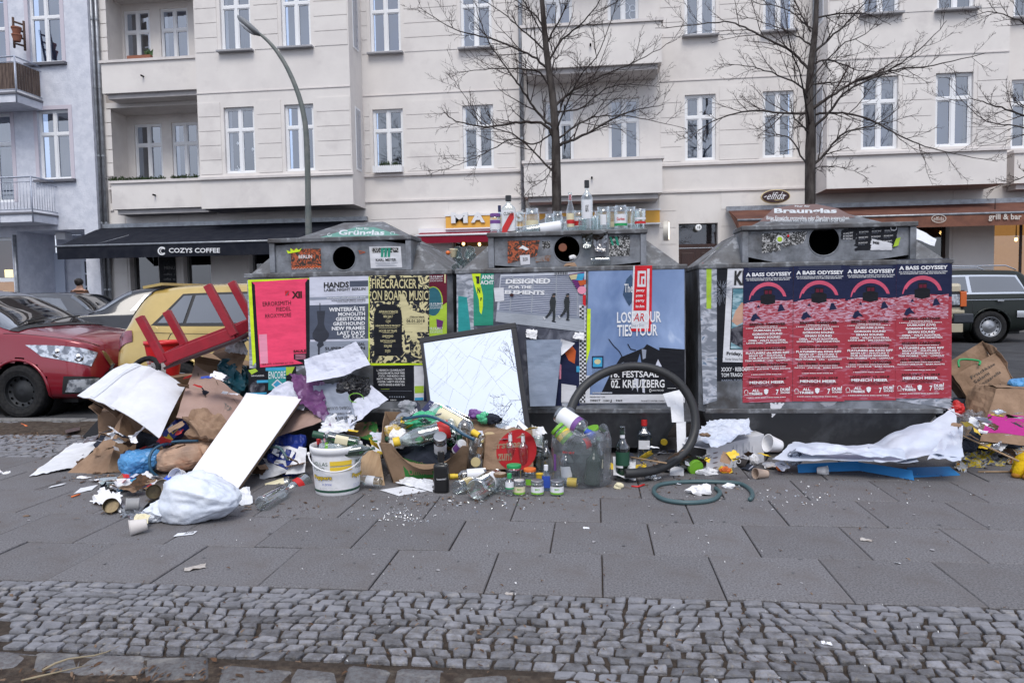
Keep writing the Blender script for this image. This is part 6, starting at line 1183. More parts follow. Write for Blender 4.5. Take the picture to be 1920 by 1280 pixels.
# ================================================================ RUBBISH
at = onY
def gz(px, py, z=0): return onZ(px, py, z)
m_gcl = glass('clear_glass', (.88, .92, .91), .10, .02); m_ggr = glass('green_glass', (.07, .24, .10), .10, .02); m_gdg = glass('bottle_green_glass', (.12, .24, .16), .10, .02); m_gbr = glass('brown_glass', (.25, .12, .04), .10, .02); m_gbk = mat('black_bottle', (.008, .008, .009), .35, coat=.3); m_gbl = glass('bluish_glass', (.72, .84, .92), .10, .02)
m_pet = glass('pet_plastic', (.80, .86, .84), .16, .08, .06, (.6, .65, .65)); m_film = glass('plastic_film', (.84, .86, .88), .03, .18, .10, (.6, .63, .68), fmax=.30); m_foil = mat('foil', (.6, .62, .65), .25, metal=1, bs=60, bst=1)
def col(n, c, r=.5): return mat('c_'+n, c, r)
c_wh, c_yel, c_grn, c_lime, c_red, c_blue, c_org, c_gold, c_brn, c_cream, c_dkg, c_navy2, c_pur = col('white', (.72, .73, .76)), col('yellow', (.75, .52, .04)), col('green', (.02, .32, .10)), col('lime', (.17, .42, .03)), col('red', (.55, .02, .02)), col('blue', (.03, .08, .42)), col('orange', (.72, .16, .03)), col('gold', (.42, .34, .16), .3), col('brown', (.13, .07, .03)), col('cream', (.68, .62, .42)), col('darkgreen', (.015, .07, .04)), col('navy', (.015, .02, .08)), col('violet', (.16, .06, .25))
m_card = mat('cardboard', (.26, .175, .115), .85, (.21, .14, .09), 5, bs=40, bst=.25, c3=(.32, .23, .165), ns3=2); m_cardp = mat('cardboard_pinkish', (.38, .265, .225), .85, (.32, .22, .185), 4, bs=40, bst=.2); m_kraft = mat('kraft_paper', (.30, .20, .135), .8, (.23, .15, .10), 8, bs=14, bst=.7); m_wcard = mat('white_card', (.68, .69, .73), .7, (.60, .61, .65), 4, bs=14, bst=.5, c3=(.50, .48, .46), ns3=5, lo3=.6, hi3=.75); m_lam = mat('white_laminate', (.80, .79, .80), .4, (.75, .74, .75), 3); m_edge = mat('chipboard_edge', (.12, .085, .06), .9)
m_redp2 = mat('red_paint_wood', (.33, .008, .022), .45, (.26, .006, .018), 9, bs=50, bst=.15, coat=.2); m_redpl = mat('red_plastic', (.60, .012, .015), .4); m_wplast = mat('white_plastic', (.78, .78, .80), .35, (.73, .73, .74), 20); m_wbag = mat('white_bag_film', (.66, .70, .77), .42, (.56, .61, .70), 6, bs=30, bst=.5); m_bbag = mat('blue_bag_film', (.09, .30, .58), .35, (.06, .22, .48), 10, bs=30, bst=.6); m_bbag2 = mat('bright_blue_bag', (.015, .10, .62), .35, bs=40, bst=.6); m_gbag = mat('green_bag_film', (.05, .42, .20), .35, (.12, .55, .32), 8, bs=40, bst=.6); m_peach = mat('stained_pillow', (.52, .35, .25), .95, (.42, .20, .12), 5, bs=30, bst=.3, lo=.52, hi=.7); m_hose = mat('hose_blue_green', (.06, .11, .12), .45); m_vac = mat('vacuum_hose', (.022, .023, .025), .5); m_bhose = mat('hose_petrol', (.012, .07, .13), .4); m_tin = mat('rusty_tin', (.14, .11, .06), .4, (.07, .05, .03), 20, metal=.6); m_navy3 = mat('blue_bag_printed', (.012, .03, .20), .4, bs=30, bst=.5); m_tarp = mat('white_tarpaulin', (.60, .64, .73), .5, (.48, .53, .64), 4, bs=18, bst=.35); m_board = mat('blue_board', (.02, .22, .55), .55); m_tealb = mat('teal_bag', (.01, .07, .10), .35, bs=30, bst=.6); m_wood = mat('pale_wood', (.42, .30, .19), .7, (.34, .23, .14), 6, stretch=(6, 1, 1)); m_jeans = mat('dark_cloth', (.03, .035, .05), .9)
PR = {'wine': [(0, .02), (.85, 0), (1, .02), (1, .60), (.93, .66), (.62, .73), (.38, .79), (.31, .86), (.30, .97), (.36, .97), (.36, 1)], 'vodka': [(0, .02), (.9, 0), (1, .02), (1, .66), (.95, .70), (.6, .755), (.34, .80), (.30, .85), (.30, .97), (.36, .97), (.36, 1)],
      'beer': [(0, .02), (.9, 0), (1, .03), (1, .50), (.9, .58), (.6, .68), (.42, .78), (.38, .95), (.46, .95), (.46, 1)], 'flask': [(0, .02), (.92, 0), (1, .02), (1, .66), (.95, .70), (.7, .72), (.42, .735), (.38, .76), (.36, .98), (.36, 1)],
      'jar': [(0, .03), (.88, 0), (1, .05), (1, .74), (.95, .82), (.84, .86), (.84, .98), (.86, 1)], 'smallb': [(0, .02), (.92, 0), (1, .03), (1, .58), (.8, .68), (.45, .74), (.42, .98), (.42, 1)], 'tumbler': [(0, .04), (.75, 0), (.8, .02), (1, 1), (.97, 1), (.77, .05)], 'pet': [(0, .04), (.8, 0), (1, .06), (.96, .2), (1, .3), (.93, .42), (1, .52), (1, .62), (.75, .80), (.36, .93), (.34, 1)], 'can': [(0, .04), (.85, .0), (1, .05), (1, .93), (.86, 1), (.8, .985), (0, .985)], 'cup': [(0, .02), (.66, 0), (.68, .0), (.98, .96), (1.05, .97), (1.05, 1), (.94, .99), (.64, .03)]}
CAP = {'wine': (.40, .86, 1.01), 'vodka': (.42, .87, 1.02), 'beer': (.48, .95, 1.01), 'flask': (.42, .78, 1.03), 'jar': (.96, .85, 1.02), 'smallb': (.52, .80, 1.02), 'pet': (.45, .94, 1.05)}
def bottle(kind, base, ax, h, r, gm=None, cap=None, lab=None, label='', cat='bottle', name=None, text=None, sq=None, group=None, lab2=None, neck=None, ltext=INK, n=22):
    base = V(base); ax = V(ax).normalized(); gm = gm or m_gcl; t = thing(name or ('jar' if kind == 'jar' else 'bottle' if kind not in ('can', 'cup', 'tumbler') else {'can': 'drink_can', 'cup': 'paper_cup', 'tumbler': 'glass_tumbler'}[kind]), label, cat, base, group)
    prof = [(a*r, b*h) for a, b in PR[kind]]; obj({'can': 'shell', 'cup': 'wall', 'tumbler': 'wall'}.get(kind, 'glass_body'), MB().lathe(prof, base, ax, n, sq=sq), gm, t)
    if cap is not None and kind in CAP:
        cr_, c0, c1 = CAP[kind]; cr_ *= r; obj('lid' if kind == 'jar' else 'cap', MB().lathe([(cr_*.98, c0*h), (cr_*1.03, c0*h+.001), (cr_*1.03, c1*h-.002), (cr_*.96, c1*h), (0, c1*h)], base, ax, n), cap, t)
    v = V((0, 0, HC))-base; A = (v-ax*v.dot(ax)).normalized(); B = ax.cross(A); fy = sq[1] if sq else 1
    if neck: obj('neck_label', MB().lathe([(r*.37, .80*h), (r*.34, .94*h)], base, ax, n), neck, t)
    def band(m, h0, h1, nm='label', w=2.5, up=.0008, a0=0):
        mb = MB(); k = 14; vs = []
        for j in (0, 1):
            for i in range(k+1):
                an = a0-w/2+w*i/k
                if sq:
                    A0 = (V((0, 0, 1)).cross(ax).normalized() if abs(ax.z) < .9999 else V((1, 0, 0))); B0 = ax.cross(A0); th = atan2(A.dot(B0), A.dot(A0))+an; ca, sa = cos(th), sin(th); q = (abs(ca)**sq[0]+abs(sa)**sq[0])**(-1/sq[0]); d = A0*ca*q+B0*sa*q*sq[1]
                else: d = A*cos(an)+B*sin(an)
                vs.append(base+ax*h*(h0 if j == 0 else h1)+d*(r*(1.01 if sq else 1)+up))
        return obj(nm, mb.add(vs, [(i, i+1, k+2+i, k+1+i) for i in range(k)], 0, True), m, t)
    if lab: l0 = band(*lab)
    if lab2: band(*lab2, nm='label', up=.0016)
    if text:
        s, h0, h1, w = text; Print(lambda u, v, k: base+ax*h*v+(A*cos(u)+B*sin(u))*(r+k), l0 if lab else t, 'lettering', .0004, .0012).text(s, -w/2, h0, w/2, h1, ltext, .02)
    return t
def stand(kind, cx, yb, yt, wpx, z=0, Y=None, **k):
    """a bottle standing upright, sized from its measured outline; its foot on the ground or on a surface at height z"""
    p = gz(cx, yb, z); sc = ((p-V((0, 0, HC))).dot(_F))/F0; r = wpx/2*sc
    b = V((p.x, p.y+r*.8, z)) if Y is None else V((XY(cx, Y), Y, z)); sc = ((b-V((0, 0, HC))).dot(_F))/F0; r = wpx/2*sc; top = onY(cx, yt, b.y); return bottle(kind, b, (0, 0, 1), max(.02, top.z-z), r, **k)
def lie(kind, p0, p1, wpx, Y0=None, Y1=None, z0=None, z1=None, **k):
    """a bottle lying from foot p0 to mouth p1 (measured points), on the ground unless depths are given"""
    sc = (4.6 if Y0 is None else Y0)/F0; r = wpx/2*sc
    if Y0 is None:
        a = gz(p0[0], p0[1], r if z0 is None else z0); b = gz(p1[0], p1[1], r*.9 if z1 is None else z1)
    else: a = onY(p0[0], p0[1], Y0); b = onY(p1[0], p1[1], Y1 or Y0)
    return bottle(kind, a, b-a, (b-a).length, r, **k)
def sheet_t(name, c4, m, label, cat, nx=26, ny=26, th=.002, crum=.01, cs=5, seed=1, ragged=0, fold=0, sag=0, curl=0, mi2=None, smooth=False):
    mb = MB().sheet(c4, nx, ny, th, crum, cs, seed, fold, ragged=ragged, sag=sag, curl=curl, mi2=1 if mi2 is not None else None, smooth=smooth); o = obj(name, mb, [m]+([mi2] if mi2 is not None else []), None, label, cat); return o, surf(c4, crum, cs, seed, fold, sag, curl)
def Q(*a):   # corners as (px, py, Y)
    return [onY(*p) for p in a]
def shprint(o, g, flip=False, name='lettering', base=.002): return Print(lambda u, v, k: g(u, v, -k if flip else k), o, name, .0005, base)
def blob_t(name, px, py, Y, r, m, label, cat, seed=1, crum=.2, cs=6, n=40, flat=None, power=2.3, R=None, shape=None, parent=None, smooth=False):
    c = onY(px, py, Y); return obj(name, MB().blob(c, r, n, crum, cs, seed, flat, 0, power, shape, smooth, R), m, parent, label, cat)
Rz = lambda a: Matrix.Rotation(radians(a), 3, 'Z'); Ry = lambda a: Matrix.Rotation(radians(a), 3, 'Y'); Rx = lambda a: Matrix.Rotation(radians(a), 3, 'X')

# ---------------------------------------------------------------- left heap: cardboard and sheets
o, g = sheet_t('cardboard_sheet', Q((143, 735, 4.9), (212, 760, 4.75), (302, 690, 5.3), (235, 674, 5.45)), m_wcard, 'bent white cardboard sheet with tape across, topmost left on the heap', 'cardboard', crum=.01, cs=2, seed=4, th=.005, curl=-.02, fold=.012, mi2=m_card)
shprint(o, g, name='tape', base=.004).grid(.35, .02, .46, .98, mat('clear_tape', (.62, .64, .68), .15), 2, 12)
o, g = sheet_t('cardboard_sheet', Q((206, 752, 4.66), (300, 812, 4.56), (347, 718, 5.1), (297, 686, 5.2)), m_wcard, 'larger white cardboard sheet sliding down the heap below the red stool', 'cardboard', crum=.01, cs=2, seed=7, th=.005, curl=-.02, mi2=m_card)
o, g = sheet_t('cardboard_sheet', Q((330, 778, 4.8), (452, 806, 4.75), (460, 745, 5.15), (366, 680, 5.4)), m_cardp, 'pinkish brown cardboard sheet beside the left container', 'cardboard', crum=.02, cs=3, seed=5, th=.004, curl=-.01)
p = shprint(o, g); p.line([(.1, .88), (.12, .82)], .02, m_edge).line([(.45, .92), (.5, .86)], .015, m_edge).line([(.8, .75), (.95, .62)], .012, m_edge).line([(.35, .5), (.37, .44)], .015, m_edge); p.text('TOP', .68, .40, .80, .52, m_pole, .0)
o, g = sheet_t('cardboard_sheet', Q((122, 892, 4.62), (200, 886, 4.62), (232, 776, 4.95), (196, 828, 4.85)), m_kraft, 'folded brown cardboard standing on the pavement at the left foot of the heap', 'cardboard', crum=.012, seed=9, th=.003)
o2 = obj('fold', MB().sheet(Q((200, 886, 4.62), (248, 884, 4.72), (258, 812, 5.0), (232, 776, 4.95)), 10, 10, .003, .012, 6, 3), m_card, o)
sheet_t('paper_sheet', [gz(55, 892, .01), gz(140, 876, .015), gz(192, 828, .06), gz(138, 830, .02)], m_wp, 'white paper sheet spread flat on the pavement left of the heap', 'paper', crum=.008, cs=5, seed=3, ragged=.04)
sheet_t('foam_board', Q((155, 818, 5.25), (180, 822, 5.2), (240, 760, 5.55), (215, 752, 5.6)), mat('black_board', (.018, .018, .02), .7), 'dark board sticking out left under the white cardboard', 'board', th=.02, crum=.0, seed=3)
sheet_t('cardboard_sheet', Q((158, 742, 5.05), (218, 782, 4.95), (245, 760, 5.2), (185, 735, 5.3)), m_card, 'curled brown flap right under the topmost white cardboard', 'cardboard', crum=.02, seed=13, th=.004)
sheet_t('cardboard_sheet', Q((166, 762, 5.05), (186, 778, 5.0), (192, 768, 5.1), (176, 755, 5.15)), m_kraft, 'small torn brown cardboard bit poking out left below the flap', 'cardboard', crum=.01, seed=14, th=.006, nx=5, ny=5)
def cbox(name, c, dim, R, m, label, cat='box', open_=False, ins=None):
    t = thing(name, label, cat, V(c)-V((0, 0, dim[2]/2))); x, y, z = [q/2 for q in dim]; c = V(c); th = .004; P = lambda i, j, k: c+R @ V((i*x, j*y, k*z))
    obj('front', MB().sheet([P(-1, -1, -1), P(1, -1, -1), P(1, -1, 1), P(-1, -1, 1)], 6, 6, th, .006, 6, 1), m, t); obj('side', MB().sheet([P(1, -1, -1), P(1, 1, -1), P(1, 1, 1), P(1, -1, 1)], 6, 6, th, .006, 6, 2), m, t)
    obj('side', MB().sheet([P(-1, 1, -1), P(-1, -1, -1), P(-1, -1, 1), P(-1, 1, 1)], 6, 6, th, .006, 6, 3), m, t); obj('back', MB().sheet([P(1, 1, -1), P(-1, 1, -1), P(-1, 1, 1), P(1, 1, 1)], 6, 6, th, .006, 6, 4), m, t); obj('bottom', MB().sheet([P(-1, -1, -1), P(-1, 1, -1), P(1, 1, -1), P(1, -1, -1)], 2, 2, th), m, t)
    if open_:
        for a, b, d in (((-1, -1, 1), (1, -1, 1), (0, -1, .5)), ((1, 1, 1), (-1, 1, 1), (0, 1, .4)), ((1, -1, 1), (1, 1, 1), (1, 0, .3))):
            o_ = R @ V((d[0]*x*.6, d[1]*y*.7, d[2]*z)); obj('flap', MB().sheet([P(*a), P(*b), P(*b)+o_, P(*a)+o_], 5, 4, th, .008, 6, 5), m, t)
    else: obj('top', MB().sheet([P(-1, -1, 1), P(1, -1, 1), P(1, 1, 1), P(-1, 1, 1)], 6, 6, th, .006, 6, 6), m, t)
    return t
cbox('cardboard_box', onY(415, 715, 5.75), (.42, .3, .26), Rz(20) @ Ry(14), m_card, 'opened brown cardboard box behind the pinkish sheet beside the left container', open_=True)
cbox('cardboard_box', onY(300, 745, 5.7), (.5, .4, .36), Rz(-12), m_card, 'brown box buried in the heap under the red bucket'); cbox('cardboard_box', onY(255, 800, 5.45), (.45, .4, .32), Rz(24), m_kraft, 'brown box in the dark hollow under the white sheets'); cbox('cardboard_box', onY(400, 800, 5.3), (.4, .3, .3), Rz(8), m_cardp, 'brown box behind the crushed paper bag')
sheet_t('cardboard_sheet', Q((398, 662, 5.5), (452, 700, 5.35), (462, 660, 5.5), (410, 648, 5.6)), m_kraft, 'brown flap leaning on the container edge under the stool', 'cardboard', crum=.02, seed=17, th=.004)
sheet_t('paper_sheet', Q((425, 660, 5.5), (462, 664, 5.4), (464, 630, 5.5), (430, 640, 5.6)), m_wp, 'grey crumpled paper between the stool and the container', 'paper', crum=.05, cs=9, seed=18)
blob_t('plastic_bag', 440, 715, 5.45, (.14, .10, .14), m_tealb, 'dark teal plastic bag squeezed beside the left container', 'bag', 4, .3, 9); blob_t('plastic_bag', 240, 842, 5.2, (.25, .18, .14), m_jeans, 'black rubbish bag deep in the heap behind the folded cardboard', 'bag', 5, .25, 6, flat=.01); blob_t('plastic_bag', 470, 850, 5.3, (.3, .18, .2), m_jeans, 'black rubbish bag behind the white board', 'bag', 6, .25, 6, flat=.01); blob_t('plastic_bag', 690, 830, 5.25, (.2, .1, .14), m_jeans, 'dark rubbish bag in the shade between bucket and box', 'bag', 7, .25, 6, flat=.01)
o, g = sheet_t('paper_bag', Q((342, 786, 4.72), (392, 828, 4.6), (440, 800, 4.75), (380, 762, 4.9)), m_kraft, 'crushed brown paper bag right above the peach pillow', 'paper bag', crum=.08, cs=5, seed=21, th=.02, nx=18, ny=18)
blob_t('paper_bag', 400, 806, 4.8, (.16, .09, .07), m_kraft, 'second crumpled brown paper bag left of the white board', 'paper bag', 8, .35, 7)
# red stool, upside down
A0 = at(306, 674, 5.12); B0_ = at(438, 624, 5.2); C0 = at(350, 652, 5.42); dpt = C0-A0; D0 = B0_+dpt; lw_ = at(262, 594, 5.10)-A0
st_ = thing('upturned_stool', 'red wooden stool lying upside down on the heap with its legs in the air', 'stool', A0)
ux = (B0_-A0).normalized(); uz = lw_.normalized(); uy = uz.cross(ux).normalized()
def beam(name, a, b, w_, h_, up): 
    d = (b-a); L_ = d.length; d.normalize(); s = up.cross(d).normalized(); u = d.cross(s); M3 = Matrix((d, s, u)).transposed(); return obj(name, MB().box((a+b)/2, (L_, w_, h_), M3), m_redp2, st_, bev=.004)
for nm, P0, k in (('leg', A0, 1), ('leg', B0_, 1.12), ('leg', C0, .9), ('leg', D0, 1.0)): beam(nm, P0-lw_*.05, P0+lw_*k, .056, .056, ux)
for a, b in ((A0, B0_), (B0_, D0), (D0, C0), (C0, A0)): beam('apron', a, b, .03, .085, uz)
obj('seat', MB().prism([p-uz*.055 for p in (A0-ux*.03-uy*.0, B0_+ux*.03, D0+ux*.03, C0-ux*.03)], -uz*.02), mat('dark_seat', (.03, .01, .012), .6), st_)
# red bucket
rb = thing('red_bucket', 'red plastic bucket with a printed label standing behind the stool legs', 'bucket', at(310, 706, 5.75)); bp = at(310, 706, 5.75); obj('wall', MB().lathe([(.105, 0), (.148, .27), (.155, .27), (.155, .30), (.142, .30), (.10, .01)], bp, n=28), m_redpl, rb)
fb_ = lambda u, v, k: bp+V((sin(u)*(.106+.16*v+k), -cos(u)*(.106+.16*v+k), v)); pr = Print(fb_, rb, 'label', .001, .003); pr.grid(-1.3, .0, .6, .13, c_wh, 12, 2); pr.grid(-1.0, .10, -.3, .17, c_wh, 6, 2); pr.grid(-.95, .115, -.35, .155, c_red, 6, 1); pr.text('Fresh', -.9, .122, -.4, .15, c_wh, .02); pr.text('Peperoni', -.9, .08, -.2, .10, INK, .02); pr.grid(-.9, .01, -.5, .07, c_red, 4, 1)
tr_ = at(272, 694, 5.5); obj('old_tyre', MB().tube([tr_+V((.11*cos(a*pi/12), .10*sin(a*pi/12)*.6, .09*sin(a*pi/12))) for a in range(24)], .022, 8, closed=True), m_tyre, None, 'small black rubber tyre half hidden behind the white cardboard', 'tyre')
# long white board
a, b, c, d = gz(345, 905, .05), gz(431, 938, .004), at(567, 745, 4.98), at(463, 738, 5.02); n_ = (b-a).cross(d-a).normalized(); bo = thing('white_board', 'long white laminated board leaning from the pavement up to the container', 'board', (a+b)/2)
obj('face', MB().prism([a, b, c, d], n_*.003), m_lam, bo); obj('core', MB().prism([p-n_*.0005 for p in (a, b, c, d)], -n_*.016), m_edge, bo)
sheet_t('cardboard_sheet', Q((452, 752, 5.0), (470, 756, 4.98), (482, 738, 5.02), (462, 736, 5.05)), m_wcard, 'small white carton corner at the upper end of the long board', 'cardboard', th=.02, crum=0, nx=3, ny=3)
ct = thing('carton', 'blue and yellow printed carton stuck in the heap', 'carton', at(330, 815, 5.0)); Rc = Rz(-15) @ Ry(-38); cc = at(330, 808, 5.05); obj('box', MB().box(cc, (.17, .08, .10), Rc), mat('carton_blue', (.02, .04, .26), .4), ct, bev=.003)
pr = Print(par(cc+Rc @ V((0, -.041, 0)), Rc @ V((1, 0, 0)), Rc @ V((0, 0, 1))), ct, 'artwork'); pr.poly([(-.08, -.05), (-.02, -.05), (-.03, .01), (-.06, .0), (-.08, .02)], c_yel).rect(.0, -.02, .07, .005, c_yel).rect(.01, -.015, .06, 0, c_navy2).rect(-.02, .02, .05, .04, c_wh)
blob_t('pillow', 345, 856, 4.68, (.19, .11, .085), m_peach, 'stained peach pillow under the blue hose', 'pillow', 11, .12, 5, power=3, R=Ry(-8)); blob_t('pillow', 385, 850, 4.72, (.09, .10, .075), m_peach, 'fold end of a second peach cushion beside the white board', 'pillow', 12, .14, 6, power=3)
obj('hose_piece', MB().tube(bez([at(296, 893, 4.5), at(283, 880, 4.48), at(281, 856, 4.5), at(294, 838, 4.55), at(325, 828, 4.62), at(372, 826, 4.7)], 6), .009, 8), m_bhose, None, 'dark blue hose curving over the pillow', 'hose')
def taper(k): return lambda p: V((p.x, p.y*(1+k*p.x*4), p.z*(1+k*p.x*4)))
blob_t('plastic_bag', 262, 868, 4.6, (.13, .09, .085), m_bbag, 'light blue knotted plastic bag left of the pillow', 'bag', 13, .2, 9, R=Ry(-25), shape=lambda p: V((p.x, p.y, p.z*(1.15-p.x*3))), flat=.005)
bottle('cup', gz(222, 902, .03), (-.75, -.5, -.12), .10, .052, gm=m_pet, label='clear plastic cup lying left of the blue bag', cat='cup', name='plastic_cup')
ct = obj('carton', MB().box(gz(242, 908, .03), (.14, .06, .05), Rz(18) @ Ry(-12)), mat('carton_lightblue', (.04, .28, .48), .5), None, 'light blue flat carton on the pavement at the heap foot', 'carton', bev=.003); obj('label', MB().box(gz(242, 908, .03), (.11, .0615, .012), Rz(18) @ Ry(-12)), c_cream, ct)
def tin(px, py, ax, h, r, m, label, z=None):
    p = gz(px, py, r if z is None else z); return obj('tin_can', MB().lathe([(0, .002), (r*.96, .002), (r, 0), (r, .008), (r*.97, .012), (r*.97, h-.012), (r, h-.008), (r, h), (r*.95, h), (r*.93, .01)], p, ax, 24), m, None, label, 'tin can')
tin(288, 922, (.5, -.75, .25), .05, .042, m_tin, 'open brown tin lying before the light blue carton', .045); tin(302, 914, (.55, -.7, .3), .06, .045, mat('tin_cream', (.45, .40, .34), .5), 'open tin with pale inside right of the brown one', .05); tin(210, 950, (.35, -.8, .5), .035, .042, m_tin, 'flat bronze tin lying on white tissue', .03); tin(288, 958, (-.2, -.6, .6), .03, .05, m_steelrim, 'black open tin beside the white bag', .015); tin(262, 945, (-.8, -.5, .1), .07, .036, mat('grey_tube', (.28, .28, .28), .5), 'grey cardboard tube left of the white bag', .04)
tin(337, 895, (-.15, -.85, .45), .05, .05, c_wh, 'white round tin standing by the lower edge of the board', .045)
blob_t('plastic_bag', 318, 915, 4.33, (.065, .05, .07), m_bbag2, 'small bright blue bag on top of the white bag', 'bag', 14, .35, 14)
def limp(p):
    an = atan2(p.z, p.y); rr = 1+.16*(.5-2*abs(mn.noise(V((cos(an)*1.6, sin(an)*1.6, p.x*3.2)))))+.07*(.5-2*abs(mn.noise(V((cos(an)*4, sin(an)*4, p.x*7+3))))); return V((p.x*(1+.12*mn.noise(V((p.z*9, p.y*9, 1))))+.30*max(0, p.z), p.y*(1.05-p.x)*rr, p.z*(1.25-p.x*2.8)*rr))
bc = gz(352, 985)+V((0, .14, .095)); bg = obj('plastic_bag', MB().blob(bc, (.215, .14, .10), 90, .05, 9.0, 15, .004, power=2.6, smooth=True, R=Rz(-8), shape=limp), m_wbag, None, 'large full white plastic bag lying at the front left', 'bag')
obj('neck', MB().blob(bc+V((-.20, -.03, -.05)), (.11, .085, .062), 36, .3, 12, 16, .004, R=Ry(-14)), m_wbag, bg)
bottle('cup', gz(276, 982, .04), (-.8, -.55, -.1), .08, .04, gm=mat('cup_white_brown', (.62, .58, .55), .6), label='crushed paper cup sticking out of the white bag', cat='cup'); sheet_t('cup_scrap', [gz(246, 990, .004), gz(275, 988, .01), gz(282, 965, .05), gz(256, 962, .055)], c_cream, 'torn brown-lined cup piece before the bag neck', 'cup', 6, 6, .002, .02, 20, 3, .1)
blob_t('food_waste', 298, 982, 3.98, (.05, .04, .03), mat('food_waste', (.06, .02, .015), .5, (.12, .12, .03), 40), 'dark food waste spilling from the white bag', 'food waste', 3, .4, 20, flat=.003)
sheet_t('tissue', [gz(168, 940, .004), gz(228, 962, .004), gz(228, 925, .05), gz(190, 918, .06)], m_tissue, 'white crumpled tissue around the flat bronze tin', 'tissue', 12, 12, .002, .035, 16, 5, .2); blob_t('tissue', 243, 935, 4.25, (.05, .04, .04), m_tissue, 'white wadded paper between the tins', 'tissue', 6, .3, 16, flat=.002); blob_t('tissue', 158, 898, 4.5, (.045, .03, .02), m_tissue, 'torn white tissue beside the folded cardboard', 'tissue', 7, .4, 18, flat=.002)
sheet_t('clear_wrapper', [gz(225, 968, .004), gz(262, 972, .004), gz(268, 950, .03), gz(232, 948, .02)], m_film, 'transparent wrapper left of the white bag', 'wrapper', 8, 8, .001, .03, 16, 5, .2)
blob_t('printed_wrapper', 305, 945, 4.12, (.05, .04, .035), mat('wrapper_mixed', (.5, .5, .52), .5, (.4, .03, .03), 30, lo=.5, hi=.56, c3=(.02, .15, .08), ns3=22), 'red and green printed wrapper above the bag neck', 'wrapper', 6, .3, 16, flat=.002)
def card(px0, py0, px1, py1, px2, py2, m, label, th=.001, name='paper_card', txt=None, z=.002):
    a, b, c = gz(px0, py0, z), gz(px1, py1, z), gz(px2, py2, z); d = a+(c-b); o = obj(name, MB().sheet([a, b, c, d], 4, 4, th, .002, 20, 2), m, None, label, 'card')
    if txt: g = surf([a, b, c, d], .002, 20, 2); shprint(o, g).text(txt, .45, .3, .92, .75, INK, .03)
    return o
card(325, 1005, 362, 1001, 370, 995, m_wp, 'white card with small print on the slab before the white bag', txt='2018'); card(138, 925, 172, 918, 184, 908, m_wp, 'white card left of the bronze tin'); card(64, 918, 105, 906, 125, 900, m_blk if 'm_blk' in globals() else m_black, 'dark flat strip with a white edge at far left of the heap'); card(90, 914, 118, 908, 124, 905, m_wp, 'narrow white strip on the dark strip', z=.006)
card(122, 812, 150, 806, 150, 800, m_brownwood, 'small dark brown packet lying on the white sheet', z=.03)
obj('orange_peg', MB().tube([gz(134, 931, .006), gz(150, 926, .006)], .005, 6), c_org, None, 'small orange plastic stick left of the tins', 'plastic stick'); obj('orange_peg', MB().tube([gz(40, 795, .02), gz(50, 799, .02)], .01, 6), c_org, None, 'orange scrap on the earth strip by the kerb', 'plastic stick')
# bottles at the foot of the board
lie('vodka', (545, 904), (462, 930), 26, 4.45, 4.35, lab=(c_cream, .12, .55, 'label', 2.8), neck=c_cream, label='clear bottle with long cream label lying at the foot of the board', text=('RIESLING', .2, .45, .8)); lie('vodka', (490, 944), (545, 912), 25, label='clear bottle lying with its round foot towards the viewer'); lie('pet', (578, 898), (528, 930), 30, 4.45, 4.28, gm=m_pet, cap=c_org, lab=(c_red, .3, .5, 'label', 2.9), label='plastic bottle with orange cap leaning on the peppers bucket'); lie('wine', (476, 898), (500, 880), 28, 4.6, 4.75, gm=m_gcl, label='clear bottle in the shade beside the white board')
sheet_t('paper_sheet', [gz(433, 948, .004), gz(474, 944, .004), gz(468, 915, .05), gz(445, 916, .06)], m_wp, 'folded white paper right of the foot of the board', 'paper', 8, 8, .002, .03, 12, 9, .1)
o, g = sheet_t('plastic_bag', Q((500, 860, 4.62), (548, 888, 4.55), (574, 818, 4.8), (520, 820, 4.9)), m_navy3, 'crumpled dark blue bag with big white letters', 'bag', crum=.035, cs=7, seed=22, th=.03, nx=18, ny=18); p = shprint(o, g, base=.004); p.text('ETT', .10, .25, .95, .62, c_wh, .05)
sheet_t('paper_sheet', Q((487, 900, 4.5), (540, 885, 4.55), (535, 862, 4.6), (484, 858, 4.7)), m_wp, 'curved white card in front of the blue bag', 'paper', crum=.02, seed=24); sheet_t('paper_sheet', Q((536, 890, 4.5), (572, 885, 4.5), (575, 840, 4.6), (562, 838, 4.65)), m_wp, 'white card strip standing left of the peppers bucket', 'paper', crum=.02, seed=25)
obj('hose_piece', MB().tube(bez([at(505, 838, 4.6), at(525, 840, 4.52), at(540, 862, 4.48)], 5), .009, 8), m_hose, None, 'short grey hose end on the blue bag', 'hose')
sheet_t('cardboard_sheet', Q((522, 818, 4.8), (603, 790, 4.85), (598, 770, 4.95), (556, 768, 5.05)), m_cardp, 'pinkish cardboard triangle under the crumpled posters', 'cardboard', crum=.008, th=.004, seed=26)
